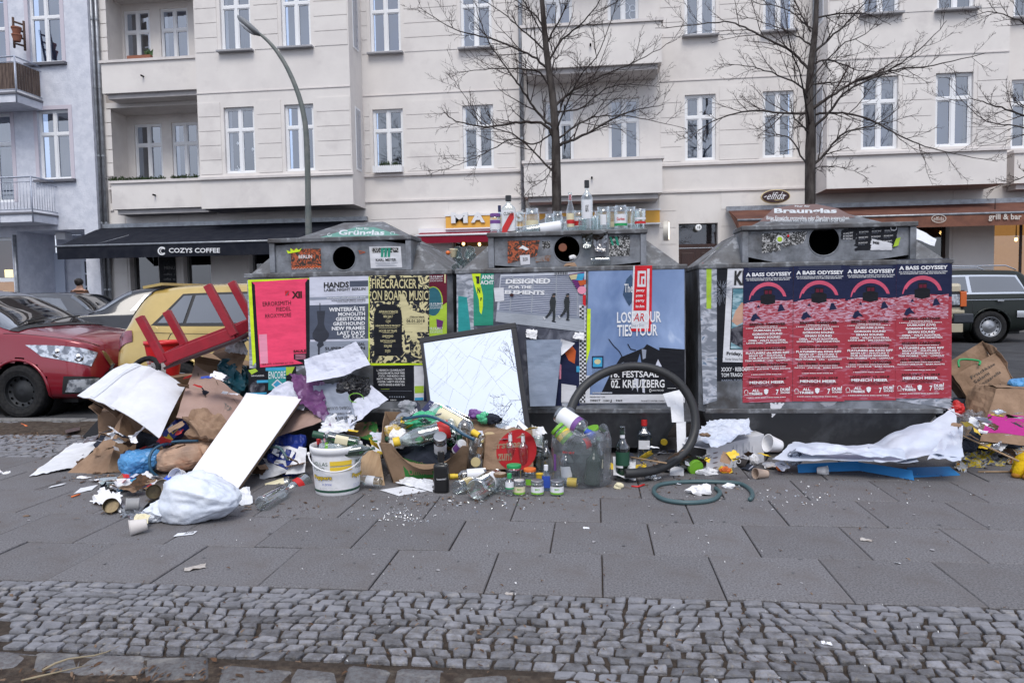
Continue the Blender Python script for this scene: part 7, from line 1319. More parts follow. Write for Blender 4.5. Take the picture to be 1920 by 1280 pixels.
# torn posters hanging in front of the left container
o, g = sheet_t('torn_poster', Q((582, 724, 4.93), (700, 690, 4.95), (672, 645, 5.06), (574, 678, 5.05)), P_lil, 'bluish white back of a torn poster folded over, left container', 'torn poster', crum=.035, cs=5, seed=31, nx=18, ny=14, curl=.02)
o, g = sheet_t('torn_poster', Q((560, 752, 4.95), (622, 800, 4.85), (602, 712, 5.0), (545, 700, 5.08)), mat('poster_purple', (.12, .035, .13), .6, (.3, .2, .33), 9, lo=.55, hi=.6), 'torn purple poster hanging beside the folded one', 'torn poster', crum=.04, cs=7, seed=32, ragged=.15)
o, g = sheet_t('torn_poster', Q((598, 792, 4.88), (668, 788, 4.86), (648, 716, 5.0), (588, 724, 5.0)), P_mg, 'torn grey poster with upside-down names', 'torn poster', crum=.02, cs=5, seed=33, ragged=.08)
p = shprint(o, g); p.text('TOBIAS GULLBERG', .95, .38, .15, .30, INK, .0); p.text('JAN OBERPFLUG', .95, .24, .2, .17, INK, 0); p.text('MAARTEN MUTTI', .98, .12, .25, .03, INK, .02)
sheet_t('torn_poster', Q((598, 818, 4.8), (664, 808, 4.8), (668, 782, 4.88), (615, 775, 4.92)), m_wp, 'crumpled white poster strip right above the green bottles', 'torn poster', crum=.05, cs=10, seed=34, ragged=.1)
o, g = sheet_t('torn_poster', Q((655, 800, 4.82), (728, 748, 4.95), (690, 718, 5.03), (652, 775, 4.92)), P_lil, 'pale triangular torn poster end pointing right', 'torn poster', crum=.03, cs=7, seed=35); shprint(o, g).poly([(.05, .1), (.2, .1), (.25, .3), (.12, .32)], INK)
sheet_t('torn_poster', Q((498, 742, 5.05), (570, 770, 4.95), (585, 720, 5.05), (535, 714, 5.1)), P_lil, 'pale torn poster end pointing left over the board', 'torn poster', crum=.03, cs=7, seed=36)
blob_t('plastic_wrap', 668, 728, 5.0, (.11, .05, .085), mat('black_foil', (.012, .012, .015), .2, (.15, .15, .17), 20, lo=.6, hi=.7, bs=40, bst=1), 'shiny black plastic foil under the folded poster', 'plastic foil', 9, .4, 12)
obj('lime_band', MB().tube([at(668+14*cos(a*pi/8), 748-14*sin(a*pi/8)*.7-a*.3, 4.88) for a in range(13)], .003, 6), c_lime, None, 'lime green ribbon loop on the torn posters', 'ribbon')

# ---------------------------------------------------------------- peppers bucket
pb = gz(620, 930, 0); pb = V((pb.x, pb.y+.12, 0)); hk = thing('peppers_bucket', 'white peppers-in-brine bucket filled with green bottles', 'bucket', pb); hB = .29
obj('wall', MB().lathe([(.0, .003), (.126, 0), (.130, .004), (.149, hB-.04), (.156, hB-.04), (.157, hB-.015), (.155, hB), (.148, hB), (.146, hB-.03), (.127, .01), (0, .01)], pb, n=40), m_wplast, hk)
th0 = atan2(pb.x, pb.y)
fk = lambda u, v, k: pb+V((sin(u-th0)*(.1305+.019*v/hB*1.15+k), -cos(u-th0)*(.1305+.019*v/hB*1.15+k), v)); pr = Print(fk, hk, 'print', .0006, .0012)
pr.grid(-2.2, .022, 2.2, .036, c_dkg, 40, 1); pr.grid(-.28, .185, .62, .212, c_yel, 10, 1); pr.grid(-.28, .152, .62, .178, c_yel, 10, 1); pr.grid(-.28, .1815, .62, .1835, c_dkg, 10, 1)
pr.text('HELLAS', -1.08, .185, -.36, .207, c_dkg, .0); pr.text('FOOD', -1.05, .155, -.5, .177, c_dkg, .0); pr.text('BELL', .80, .186, 1.25, .207, c_dkg, 0); pr.text('FOOD', .80, .156, 1.3, .178, c_dkg, 0)
for u0, u1 in ((-1.12, -.22), (.62, 1.4)): pr.text('Peppers', u0, .095, u1, .130, INK, .07, slant=.02); pr.text('Peppers', u0+.01, .096, u1-.01, .129, c_yel, .02, lift=.0008, slant=.02)
pr.text('in brine', -.66, .068, -.24, .084, c_blue, 0); 
for k in range(3): pr.text('ingredients  water  salt  acid'[:24-k*4], -.85, .050-k*.007, .0-k*.1, .054-k*.007, P_mg, 0); pr.text('store in a cool dry place', .7, .06-k*.008, 1.1, .065-k*.008, c_blue, 0)
hp = [pb+V((.158*cos(-th0-pi+pi*k/16), .158*sin(-th0-pi+pi*k/16)-.012, hB-.05-.085*sin(pi*k/16))) for k in range(17)]; obj('handle', MB().tube(hp, .0045, 6), m_wplast, hk)
for q in (0, 16): obj('handle_boss', MB().blob(hp[q], (.012, .012, .012), 10, 0, smooth=True), m_wplast, hk)
zt = hB
bottle('flask', pb+V((.14, .0, zt+.005)), (-.97, -.15, .22), .27, .048, gm=m_ggr, cap=c_dkg, sq=(4, .62), lab=(c_cream, .22, .5, 'label', 1.6), label='green square bottle lying across the top of the peppers bucket'); bottle('wine', pb+V((-.02, -.07, zt-.03)), (-.3, .6, .12), .2, .042, gm=m_gcl, label='clear bottle foot showing at the front of the peppers bucket'); bottle('wine', pb+V((-.11, .03, zt-.2)), (-.05, 0, 1), .22, .032, gm=m_gdg, cap=c_red, label='bottle with red cap standing at the left rim of the peppers bucket', neck=c_navy2); bottle('wine', pb+V((.06, -.09, zt-.04)), (.9, .3, .1), .2, .036, gm=m_ggr, label='green bottle lying in the front of the peppers bucket'); bottle('vodka', pb+V((-.08, -.05, zt-.02)), (.95, .1, .05), .18, .038, gm=m_gcl, label='clear bottle on its side below the green square one', lab=(c_lime, .2, .3, 'label', 2))
# things between bucket and box
o, g = sheet_t('wooden_board', Q((666, 900, 4.45), (722, 912, 4.4), (712, 850, 4.62), (666, 828, 4.7)), m_wood, 'pale wood-grained panel between bucket and cardboard box', 'panel', th=.006, crum=0, nx=3, ny=3); sheet_t('carton', Q((650, 812, 5.0), (715, 832, 4.85), (705, 790, 5.0), (662, 792, 5.1)), mat('kraft_green', (.23, .16, .10), .8, (.04, .16, .04), 6, lo=.5, hi=.52), 'brown carton with green print behind the wood panel', 'carton', crum=.02, seed=41, th=.01)
lie('vodka', (714, 903), (664, 897), 20, 4.32, 4.35, lab=(c_wh, .2, .5, 'label', 2.4), label='clear bottle lying between the bucket and the cardboard box'); sheet_t('paper_sheet', Q((694, 850, 4.8), (716, 856, 4.75), (716, 826, 4.85), (698, 822, 4.9)), m_wp, 'white scrap wedged left of the cardboard box', 'paper', 6, 6, crum=.02, seed=43)
card(712, 918, 748, 929, 812, 918, m_wp, 'torn white paper spread before the cardboard box', name='paper_sheet'); sheet_t('paper_sheet', [gz(742, 905, .01), gz(812, 922, .004), gz(812, 900, .07), gz(765, 894, .03)], m_wp, 'ragged white paper standing against the black bottle', 'paper', 12, 8, .001, .02, 12, 4, .15)
# ---------------------------------------------------------------- cardboard box full of bottles
cb = thing('bottle_box', 'open brown cardboard box with a green HELLO print, heaped with bottles', 'box', gz(805, 900))
yF, yBk = 4.42, 4.88; FL, FR, TLc, TRc = gz(738, 905, 0), gz(874, 898, 0), at(713, 830, 4.42), at(877, 836, 4.46)
c4 = [FL, FR, TRc, TLc]; fm_ = MB().sheet(c4, 16, 8, .005, .004, 5, 2)
for q in fm_.v: u_ = min(1, max(0, (q.x-FL.x)/(FR.x-FL.x))); q.z -= .07*4*u_*(1-u_)*(q.z/.19)**3
obj('front', fm_, m_card, cb)
top = [TLc, TRc]; BLb, BRb, BTl, BTr = V((FL.x+.02, yBk, 0)), V((FR.x+.03, yBk, 0)), at(722, 771, yBk), at(872, 778, yBk)
obj('side', MB().sheet([BLb, FL, TLc, BTl], 8, 8, .005, .006, 6, 3), m_card, cb); obj('side', MB().sheet([FR, BRb, BTr, TRc], 8, 8, .005, .006, 6, 4), m_card, cb); obj('back', MB().sheet([BRb, BLb, BTl, BTr], 8, 8, .005, .006, 6, 5), m_card, cb); obj('corner_edge', MB().tube([FL+V((-.004, -.002, .01)), TLc+V((-.004, -.002, 0))], .005, 6).tube([FR+V((.005, -.003, .01)), TRc+V((.005, -.003, 0))], .005, 6), m_edge, cb)
g = surf(c4, .004, 5, 2); p = shprint(cb.children[0], g, name='print'); P_hg = mat('print_green', (.035, .17, .04), .8); p.poly([(.18, .08), (.62, .10), (.64, .42), (.48, .48), (.20, .66)], P_hg); p.text('HELLO', .26, .42, .44, .54, m_card, .0, slant=.1); p.text('Umwelt', .24, .18, .55, .36, m_card, .03)
for k in range(8): p.rect(.80+k*.014, .60, .808+k*.014, .80, m_edge, False)
CX = lambda px, py, Y: onY(px, py, Y)
BX = [('pet', (855, 800), (743, 828), 38, 4.62, 4.5, dict(gm=m_pet, cap=c_yel, lab=(c_red, .12, .3, 'label', 2.2), label='crushed plastic bottle with yellow cap at the front of the box')),
      ('vodka', (815, 768), (905, 820), 32, 4.75, 4.55, dict(gm=m_gcl, lab=(c_cream, .15, .6, 'label', 1.6), neck=c_yel, label='clear bottle with yellow neck sticking out over the box edge')),
      ('wine', (842, 790), (782, 828), 30, 4.72, 4.55, dict(gm=m_gdg, lab=(c_wh, .12, .4, 'label', 2.4), neck=c_brn, cap=c_grn, label='pale green bottle with white label and green-capped neck in the box')),
      ('jar', (826, 850), (825, 818), 25, 4.58, 4.48, dict(gm=m_gcl, cap=m_alu, lab=(c_wh, .2, .7, 'label', 2.4), label='jar standing with grey lid at the front centre of the box')),
      ('wine', (757, 815), (783, 775), 18, 4.7, 4.78, dict(gm=m_gcl, cap=c_wh, label='upright clear bottle with white cap in the left of the box')),
      ('vodka', (735, 802), (780, 786), 26, 4.72, 4.72, dict(gm=m_gcl, cap=m_alu, label='clear jar-like bottle at the left wall of the box')),
      ('beer', (745, 838), (725, 822), 20, 4.66, 4.55, dict(gm=m_gdg, cap=c_dkg, label='bottle with dark green cap at the left front corner of the box')),
      ('can', (855, 846), (868, 830), 20, 4.6, 4.56, dict(gm=c_wh, lab=(c_pur, .2, .8, 'label', 2.2), label='white and violet can at the right front of the box')),
      ('smallb', (861, 832), (862, 795), 12, 4.62, 4.62, dict(gm=c_wh, lab=(c_dkg, .2, .5, 'label', 2), label='small white spray bottle at the right of the box')),
      ('wine', (835, 810), (860, 835), 30, 4.74, 4.62, dict(gm=m_ggr, label='green bottle deep in the right of the box')), ('wine', (790, 845), (850, 850), 30, 4.7, 4.7, dict(gm=m_ggr, label='green bottle deep in the middle of the box')), ('wine', (770, 842), (730, 800), 26, 4.75, 4.8, dict(gm=m_gdg, label='greenish bottle deep in the left of the box')),
      ('jar', (762, 800), (755, 782), 28, 4.78, 4.72, dict(gm=m_gcl, cap=m_alu, label='clear jar with metal lid at the back left of the box')), ('jar', (825, 782), (840, 770), 28, 4.85, 4.8, dict(gm=m_gbl, label='bluish open jar at the back right of the box')), ('vodka', (850, 812), (862, 782), 24, 4.8, 4.8, dict(gm=m_gcl, label='clear bottle at the back right of the box'))]
for kd, p0, p1, w_, y0, y1, k in BX: lie(kd, p0, p1, w_, y0, y1, **k)
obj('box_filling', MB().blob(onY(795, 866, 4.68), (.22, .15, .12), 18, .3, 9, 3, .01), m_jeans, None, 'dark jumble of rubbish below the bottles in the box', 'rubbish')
blob_t('plastic_bag', 800, 792, 4.72, (.13, .08, .075), m_gbag, 'mint green plastic bag among the bottles of the box', 'bag', 17, .32, 9, shape=lambda p: V((p.x, p.y, p.z*(1+p.x*2.5)))); sheet_t('plastic_bag', Q((800, 790, 4.68), (830, 782, 4.68), (832, 762, 4.72), (815, 768, 4.72)), m_gbag, 'pointed green bag handle rising at the top of the box', 'bag', 8, 8, crum=.03, seed=45)
o, g = sheet_t('carton', Q((762, 790, 4.74), (792, 778, 4.72), (782, 752, 4.85), (757, 765, 4.86)), mat('carton_dark', (.02, .022, .04), .5), 'small dark carton with white letters on the back of the box', 'carton', 4, 4, .03, 0); shprint(o, g, base=.001).text('KEKSE', .2, .3, .85, .55, c_wh, .02)
o, g = sheet_t('carton', Q((790, 768, 4.74), (812, 780, 4.72), (822, 758, 4.82), (806, 750, 4.86)), c_wh, 'white and black carton on top of the box', 'carton', 4, 4, .025, 0); q_ = shprint(o, g, base=.001); q_.rect(0, 0, .5, 1, c_navy2); q_.text('AZ', .15, .5, .45, .8, c_wh, .02)
blob_t('crumpled_paper', 748, 822, 4.58, (.07, .04, .06), m_tissue, 'white and orange food wrapper at the left front of the box', 'wrapper', 18, .35, 13); blob_t('crumpled_paper', 738, 808, 4.62, (.05, .04, .05), mat('wrapper_yellow', (.5, .35, .08), .6, (.6, .55, .5), 20, lo=.48, hi=.55), 'yellow food wrapper at the left wall of the box', 'wrapper', 19, .3, 14); blob_t('crumpled_paper', 765, 765, 4.82, (.06, .04, .05), mat('grey_paper', (.3, .31, .34), .7), 'grey crumpled paper at the back rim of the box', 'wrapper', 20, .35, 13)
obj('hose_piece', MB().tube(bez([at(746, 788, 4.66), at(770, 783, 4.58), at(805, 780, 4.52), at(840, 794, 4.50), at(866, 812, 4.48), at(890, 824, 4.48)], 6), .010, 8), m_bhose, None, 'blue hose arching over the bottles of the box', 'hose')
# ---------------------------------------------------------------- mirror
M4 = [at(812, 842, 4.90), at(997, 815, 4.92), at(981, 600, 5.10), at(804, 632, 5.07)]; ex = (M4[1]-M4[0]); ey = (M4[3]-M4[0]); mnm = ex.cross(ey).normalized(); W_, H_ = ex.length, ey.length; ex.normalize(); ey = mnm.cross(ex).normalized(); M0 = M4[0]
mir = thing('broken_mirror', 'cracked wall mirror in a black frame leaning on the middle container', 'mirror', M0); MP = lambda x, y, k=0: M0+ex*x+ey*y+mnm*k
m_mir = mat('mirror_silver', (.86, .88, .9), .0, metal=1); fw_ = .038; m_fr = mat('black_frame', (.018, .018, .021), .4)
def fbar(x0, x1, y0, y1): obj('frame_bar', MB().prism([MP(x0, y0, -.02), MP(x1, y0, -.02), MP(x1, y1, -.02), MP(x0, y1, -.02)], mnm*.035), m_fr, mir, bev=.003)
fbar(-.0, W_, -.02, fw_-.02); fbar(0, W_, H_-fw_, H_); fbar(0, fw_*.55, fw_-.02, H_-fw_); fbar(W_-fw_, W_, fw_-.02, H_-fw_)
obj('backing', MB().prism([MP(.004, .004, -.02), MP(W_-.004, .004, -.02), MP(W_-.004, H_-.004, -.02), MP(.004, H_-.004, -.02)], mnm*.006), m_edge, mir)
polys = [[(fw_*.55, fw_-.02), (W_-fw_, fw_-.02), (W_-fw_, H_-fw_), (fw_*.55, H_-fw_)]]; r_ = random.Random(12)
def area(p): return abs(sum(p[i][0]*p[(i+1) % len(p)][1]-p[(i+1) % len(p)][0]*p[i][1] for i in range(len(p)))/2)
def cutp(p, c, a):
    nx, ny = -sin(a), cos(a); A_, B_ = [], []
    for i in range(len(p)):
        q, r2 = p[i], p[(i+1) % len(p)]; d0 = (q[0]-c[0])*nx+(q[1]-c[1])*ny; d1 = (r2[0]-c[0])*nx+(r2[1]-c[1])*ny; (A_ if d0 >= 0 else B_).append(q)
        if d0*d1 < 0: t = d0/(d0-d1); x = (q[0]+(r2[0]-q[0])*t, q[1]+(r2[1]-q[1])*t); A_.append(x); B_.append(x)
    return [q for q in (A_, B_) if len(q) > 2]
for k in range(22):
    polys.sort(key=lambda p: -area(p)*(1.6 if sum(q[1] for q in p)/len(p) > H_*.45 else 1)); p = polys.pop(0); cx_ = sum(q[0] for q in p)/len(p); cy_ = sum(q[1] for q in p)/len(p); polys += cutp(p, (cx_+r_.uniform(-.03, .03), cy_+r_.uniform(-.03, .03)), r_.choice([.65, .75, .9, 2.2, 2.5, 1.2])+r_.uniform(-.25, .25))
for p in polys:
    cx_ = sum(q[0] for q in p)/len(p); cy_ = sum(q[1] for q in p)/len(p); tx, ty = r_.gauss(0, .004), r_.gauss(0, .004); pts = []
    for q in p: dx, dy = q[0]-cx_, q[1]-cy_; l_ = max(.001, sqrt(dx*dx+dy*dy)); k = max(.5, 1-.0007/l_); pts.append(MP(cx_+dx*k, cy_+dy*k, dx*tx+dy*ty))
    obj('mirror_shard', MB().add(pts, [tuple(range(len(pts)))]), m_mir, mir)
ck = MB()
for k in range(46):
    x = r_.uniform(.03, W_*.75); y = r_.uniform(H_*.45, H_*.93); ln = r_.uniform(.03, .13); a = .72+r_.uniform(-.12, .12); x2, y2 = min(W_-fw_-.01, x+ln*cos(a)), min(H_-fw_-.01, y+ln*sin(a)); nx_, ny_ = -sin(a)*.00025, cos(a)*.00025
    ck.add([MP(x+nx_, y+ny_, .0012), MP(x2+nx_, y2+ny_, .0012), MP(x2-nx_, y2-ny_, .0012), MP(x-nx_, y-ny_, .0012)], [(0, 1, 2, 3)])
obj('scratch', ck, mat('scratch_grey', (.25, .26, .28), .5), mir, kind='stuff')
# hanging torn sheets on the middle container
o, g = sheet_t('hanging_paper', [onY(*cC(522, 1195), YB-.05), onY(*cC(738, 1190), YB-.05), onY(*cC(800, 622), YB-.022), onY(*cC(488, 628), YB-.022)], mat('poster_back_blue', (.27, .32, .42), .65, (.22, .27, .36), 4, bs=9, bst=.35, stretch=(1, 1, 3)), 'grey-blue back of a loose poster hanging right of the mirror', 'torn poster', crum=.010, cs=4, seed=51, curl=.006); sheet_t('hanging_paper', [onY(*cC(790, 760), YB-.03), onY(*cC(815, 740), YB-.035), onY(*cC(908, 655), YB-.03), onY(*cC(785, 618), YB-.025)], P_wht, 'white curling poster corner beside the grey-blue sheet', 'torn poster', 8, 8, crum=.006, cs=8, seed=52, curl=.008)
sheet_t('hanging_paper', [onY(*cC(486, 600), YB-.03), onY(*cC(575, 622), YB-.035), onY(*cC(585, 545), YB-.02), onY(*cC(490, 535), YB-.02)], m_tissue, 'small torn white paper flap at the upper right mirror corner', 'torn poster', 8, 8, crum=.015, cs=14, seed=53, ragged=.2); sheet_t('hanging_paper', [onY(*cC(885, 612), YB-.025), onY(*cC(985, 630), YB-.03), onY(*cC(985, 570), YB-.02), onY(*cC(905, 560), YB-.02)], m_tissue, 'small torn white paper flap beside the chequered strip', 'torn poster', 8, 8, crum=.015, cs=14, seed=54, ragged=.2)
sheet_t('paper_strip', Q((1270, 852, 4.8), (1286, 850, 4.8), (1286, 790, 4.9), (1268, 792, 4.9)), m_wp, 'lower end of the long white paper strip beside the white box', 'paper', 5, 8, crum=.006, cs=9, seed=55); sheet_t('paper_strip', Q((1260, 792, 4.9), (1283, 792, 4.9), (1280, 730, 5.05), (1255, 738, 5.05)), m_wp, 'long white paper strip hanging inside the big black hose loop', 'paper', 6, 10, crum=.008, cs=8, seed=56); sheet_t('paper_strip', Q((1252, 762, 4.98), (1272, 764, 4.98), (1283, 728, 5.06), (1243, 738, 5.06)), m_wp, 'folded paper end taped over the corner of the blue poster', 'paper', 6, 6, crum=.008, cs=8, seed=57)
sheet_t('paper_sheet', Q((996, 835, 4.95), (1018, 838, 4.9), (1016, 815, 4.95), (997, 795, 5.0)), m_wp, 'pointed white paper right of the mirror foot', 'paper', 6, 6, crum=.01, seed=58)

# ---------------------------------------------------------------- paper bag with red disc, jars and bottles in front
pbg = blob_t('paper_bag', 945, 842, 4.82, (.20, .13, .145), m_kraft, 'brown paper bag with a red disc lying between box and clear bag', 'paper bag', 23, .12, 6, 30, flat=.006, power=3.2, R=Ry(-6)); c4 = Q((905, 880, 4.60), (1000, 878, 4.66), (998, 805, 4.74), (912, 815, 4.68)); o = obj('front_panel', MB().sheet(c4, 16, 14, .002, .012, 5, 24), m_kraft, pbg); g = surf(c4, .012, 5, 24); p = shprint(o, g, name='print'); p.disk(.66, .5, .42, .55, mat('print_red', (.36, .015, .02), .7), 24, 6); p.text('Erstmal', .16, .56, .80, .76, m_kraft, .03); p.text('zum', .28, .22, .56, .42, m_kraft, .03)
sheet_t('cardboard_sheet', Q((880, 812, 4.85), (945, 830, 4.75), (925, 790, 4.95), (885, 772, 5.0)), m_card, 'brown cardboard flap rising before the mirror foot', 'cardboard', crum=.01, seed=61, th=.006); blob_t('crumpled_paper', 918, 815, 4.72, (.035, .02, .02), mat('banana', (.5, .38, .22), .7), 'curved beige peel on top of the paper bag', 'peel', 3, .1, 9)
for i, (px, py, r0, m, lb) in enumerate([(925, 785, .05, m_jeans, 'black shoe-like lump at the mirror foot'), (940, 800, .045, m_film, 'clear crumpled wrapper at the mirror foot'), (955, 808, .05, m_tissue, 'white and yellow packet at the mirror foot'), (905, 782, .05, m_gbag, 'mint green wrapper end at the mirror foot'), (890, 776, .04, c_pur, 'pinkish wrapper at the back rim of the box')]): blob_t('wrapper', px, py, 4.88, (r0, r0*.7, r0*.7), m, lb, 'wrapper', 30+i, .35, 14)
o, g = sheet_t('carton', Q((966, 802, 4.80), (978, 815, 4.76), (990, 802, 4.8), (972, 786, 4.86)), c_wh, 'white carton with a black label at the mirror corner', 'carton', 4, 4, .03, 0); shprint(o, g, base=.001).rect(.1, .1, .9, .5, INK).text('DON', .25, .2, .75, .4, c_wh, .02)
sheet_t('clear_bag', Q((878, 900, 4.6), (905, 895, 4.58), (902, 822, 4.68), (882, 818, 4.7)), m_film, 'clear plastic bag squeezed between box and paper bag', 'bag', 10, 12, crum=.03, cs=9, seed=62); lie('wine', (892, 868), (905, 825), 15, 4.55, 4.7, gm=m_gcl, lab=(c_brn, .3, .6, 'label', 1.5), cap=c_gold, label='clear bottle standing slanted in the clear bag beside the box'); obj('metal_disc', MB().lathe([(0, 0), (.03, 0), (.031, .008), (0, .009)], at(892, 866, 4.52), (.1, -1, .3), 22), c_gold, None, 'round golden lid facing the viewer right of the box', 'lid')
stand('flask', 826, 925, 848, 28, gm=m_gbk, cap=m_gbk, sq=(4, .75), label='black square bottle with white lettering before the cardboard box', text=('BLACK FOREST', .35, .385, 1.3), ltext=c_wh)
Bf = gz(826, 925); pr = Print(par(V((Bf.x, Bf.y-.004, .10)), (1, 0, 0), (0, 0, 1)), bpy.data.objects['bottle'] if False else None, 'emblem') if False else None
stand('vodka', 957, 893, 810, 20, gm=m_gcl, neck=c_wh, lab=(c_wh, .12, .42, 'label', 2.2), label='clear bottle with white labels, left one before the red disc'); stand('vodka', 981, 893, 812, 20, gm=m_gcl, neck=c_wh, label='clear bottle with white neck label, right one before the red disc')
stand('jar', 963, 908, 871, 28, gm=m_gcl, cap=c_grn, label='tall jar with green lid standing before the red disc'); stand('smallb', 955, 930, 888, 16, gm=m_gcl, cap=c_grn, lab=(c_wh, .40, .66, 'label', 2.6), label='slim spice shaker with bright green cap in the front row', lab2=(c_grn, .33, .40)); stand('jar', 937, 926, 887, 25, gm=m_gcl, cap=c_brn, label='empty jar with brown lid left of the spice shaker')
for cx, lb, w_ in ((973, 'small baby-food jar with yellow-green label, leftmost of three', 22), (1007, 'small baby-food jar with white and green label, middle of three', 24), (1044, 'small baby-food jar with green label, rightmost of three', 25)): stand('jar', cx, 929, 900, w_, gm=m_gcl, cap=m_alu, lab=(c_wh if cx > 980 else c_cream, .2, .62, 'label', 2.8), lab2=(c_lime, .10, .22), label=lb, group='small jars in the front row', text=('BIO', .38, .52, .7), ltext=c_lime)
stand('jar', 993, 912, 878, 24, gm=m_gcl, cap=c_org, lab=(c_lime, .1, .45, 'label', 1.4), label='jar with orange lid behind the small jars'); stand('smallb', 1024, 920, 872, 15, gm=m_gbl, cap=c_wh, lab=(c_blue, .12, .60, 'label', 2.2), label='small square bottle with blue label and white cap', sq=(4, .8)); bottle('cup', gz(1011, 902, .0)+V((0, .03, 0)), (0, 0, 1), .042, .028, gm=c_yel, label='small yellow paper cup behind the small jars', cat='cup')
lie('vodka', (912, 888), (845, 893), 24, 4.42, 4.36, lab=(c_wh, .08, .55, 'label', 2.6), neck=c_yel, cap=c_yel, label='clear bottle with yellow cap lying right of the black bottle'); lie('jar', (856, 914), (885, 905), 26, lab=(c_gold, .3, .8, 'label', 2.4), label='jar with gold label lying foot first on the slab'); lie('jar', (892, 918), (930, 895), 38, gm=m_pet, lab=(c_wh, .45, .7, 'label', 1.5), label='large open clear jar lying on the slab'); lie('beer', (1045, 902), (1084, 905), 17, gm=m_gcl, neck=c_yel, lab=(c_yel, .5, .95, 'label', 6), label='bottle with yellow foil neck poking out right of the small jars')
tk = stand('wine', 1168, 903, 800, 26, gm=m_gdg, neck=c_wh, cap=m_gdg, lab=(c_wh, .26, .52, 'label', 1.3, .0008, -.6), lab2=(c_dkg, .30, .55), label='tall green wine bottle with half green label right of the clear bag'); stand('vodka', 1209, 864, 788, 26, gm=m_gbl, cap=c_red, lab=(c_wh, .30, .52, 'label', 1.4), label='clear spirit bottle with red neck inside the hose loop', sq=(4, .8)); lie('jar', (1246, 822), (1245, 829), 13, 5.3, 5.25, gm=m_gcl, cap=c_yel, label='jar with small yellow lid in the dark under the container')
sheet_t('paper_sheet', Q((1150, 890, 4.55), (1192, 900, 4.5), (1192, 862, 4.62), (1150, 858, 4.7)), m_wp, 'white paper behind the green wine bottle', 'paper', crum=.02, cs=9, seed=63); obj('wood_strip', MB().tube([at(1180, 856, 4.62), at(1250, 868, 4.5)], .006, 4), m_wood, None, 'thin wooden strip across the hose loop', 'wood strip')
# clear bag with bottles
cbg = gz(1090, 918); cy = cbg.y+.15; bagm = MB(); n_ = 64; prof = [(.0, .004), (.16, .004), (.178, .03), (.172, .12), (.18, .22), (.176, .30), (.165, .335), (.150, .34), (.14, .27)]
prof = [(prof[i][0]+(prof[i+1][0]-prof[i][0])*t/4, prof[i][1]+(prof[i+1][1]-prof[i][1])*t/4) for i in range(len(prof)-1) for t in range(4)]
def rag(j, r0, z): a = 2*pi*j/n_; k = 1+.05*(.4-2*abs(mn.noise(V((cos(a)*2.2+z*3, sin(a)*2.2, z*5)))))+.03*(.4-2*abs(mn.noise(V((cos(a)*5, sin(a)*5+z*8, z*9))))); zz = z+(.045*mn.noise(V((cos(a)*1.5+3, sin(a)*1.5, 2))) if z > .28 else 0); return V((cbg.x+cos(a)*r0*k*1.02, cy+sin(a)*r0*k*.86, max(.003, zz)))
vs = [rag(j, r0, z) for r0, z in prof for j in range(n_)]; bagm.add(vs, [(i*n_+j, i*n_+(j+1) % n_, (i+1)*n_+(j+1) % n_, (i+1)*n_+j) for i in range(len(prof)-1) for j in range(n_)], 0, True)
cbag = obj('clear_bag', bagm, m_film, None, 'translucent plastic bag standing full of bottles', 'bag'); cc = V((cbg.x, cy, 0))
o = Print(lambda u, v, k: cc+V((sin(u)*(.185+k), -cos(u)*(.162+k), v)), cbag, 'print'); o.text('BIO SEIT', -.62, .218, -.2, .23, c_red, 0); o.grid(-1.1, .1, -.95, .2, c_pur, 3, 3)
m_gso = mat('dark_green_bottle', (.008, .03, .016), .12)
for dx, dy, ax_, h_, r0, gm_, lb, kw in [(.06, -.065, (.1, 0, 1), .25, .052, m_gso, 'dark green bottle inside the clear bag, front right', {}), (.09, .03, (.05, .1, 1), .27, .042, m_ggr, 'green bottle inside the clear bag, back right', dict(lab=(c_cream, .3, .5, 'label', 2))), (-.03, -.03, (-.05, .1, 1), .25, .048, m_gso, 'dark green bottle in the middle of the clear bag', dict(neck=c_gold)), (-.08, -.03, (-.1, 0, 1), .22, .045, m_gcl, 'clear bottle inside the clear bag, front left', dict(lab=(c_wh, .2, .5, 'label', 2))), (-.07, .07, (0, 0, 1), .25, .04, m_gbr, 'brown bottle inside the clear bag, back left', {})]: bottle('wine', cc+V((dx, dy, .012)), ax_, h_, r0, gm=gm_, label=lb, **kw)
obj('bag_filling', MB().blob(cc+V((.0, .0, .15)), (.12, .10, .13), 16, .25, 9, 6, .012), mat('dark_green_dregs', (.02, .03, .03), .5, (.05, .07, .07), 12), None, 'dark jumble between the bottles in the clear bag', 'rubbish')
lie('vodka', (1048, 775), (1112, 817), 34, 4.55, 4.42, lab=(c_wh, .08, .62, 'label', 2.6), lab2=(c_pur, .5, .62), neck=c_blue, cap=c_blue, label='clear bottle with white and blue label on top of the clear bag'); lie('jar', (1070, 828), (1044, 802), 30, 4.45, 4.48, lab=(c_lime, .15, .75, 'label', 2.6), lab2=(c_yel, .35, .6), cap=c_lime, label='pickle jar with lime lid and label at the left of the clear bag'); lie('jar', (1118, 828), (1108, 803), 30, 4.62, 4.6, cap=c_lime, label='jar with lime lid under the film at the right of the clear bag'); lie('jar', (1088, 835), (1112, 826), 24, 4.45, 4.5, gm=m_gcl, lab=(c_red, .2, .6, 'label', 2), label='jar with red label in the mouth of the clear bag')
stand('tumbler', 1010, 885, 818, 22, gm=m_gcl, label='tall clear glass in the shade left of the clear bag'); stand('wine', 1024, 888, 825, 20, gm=m_gcl, label='clear bottle in the shade left of the clear bag')
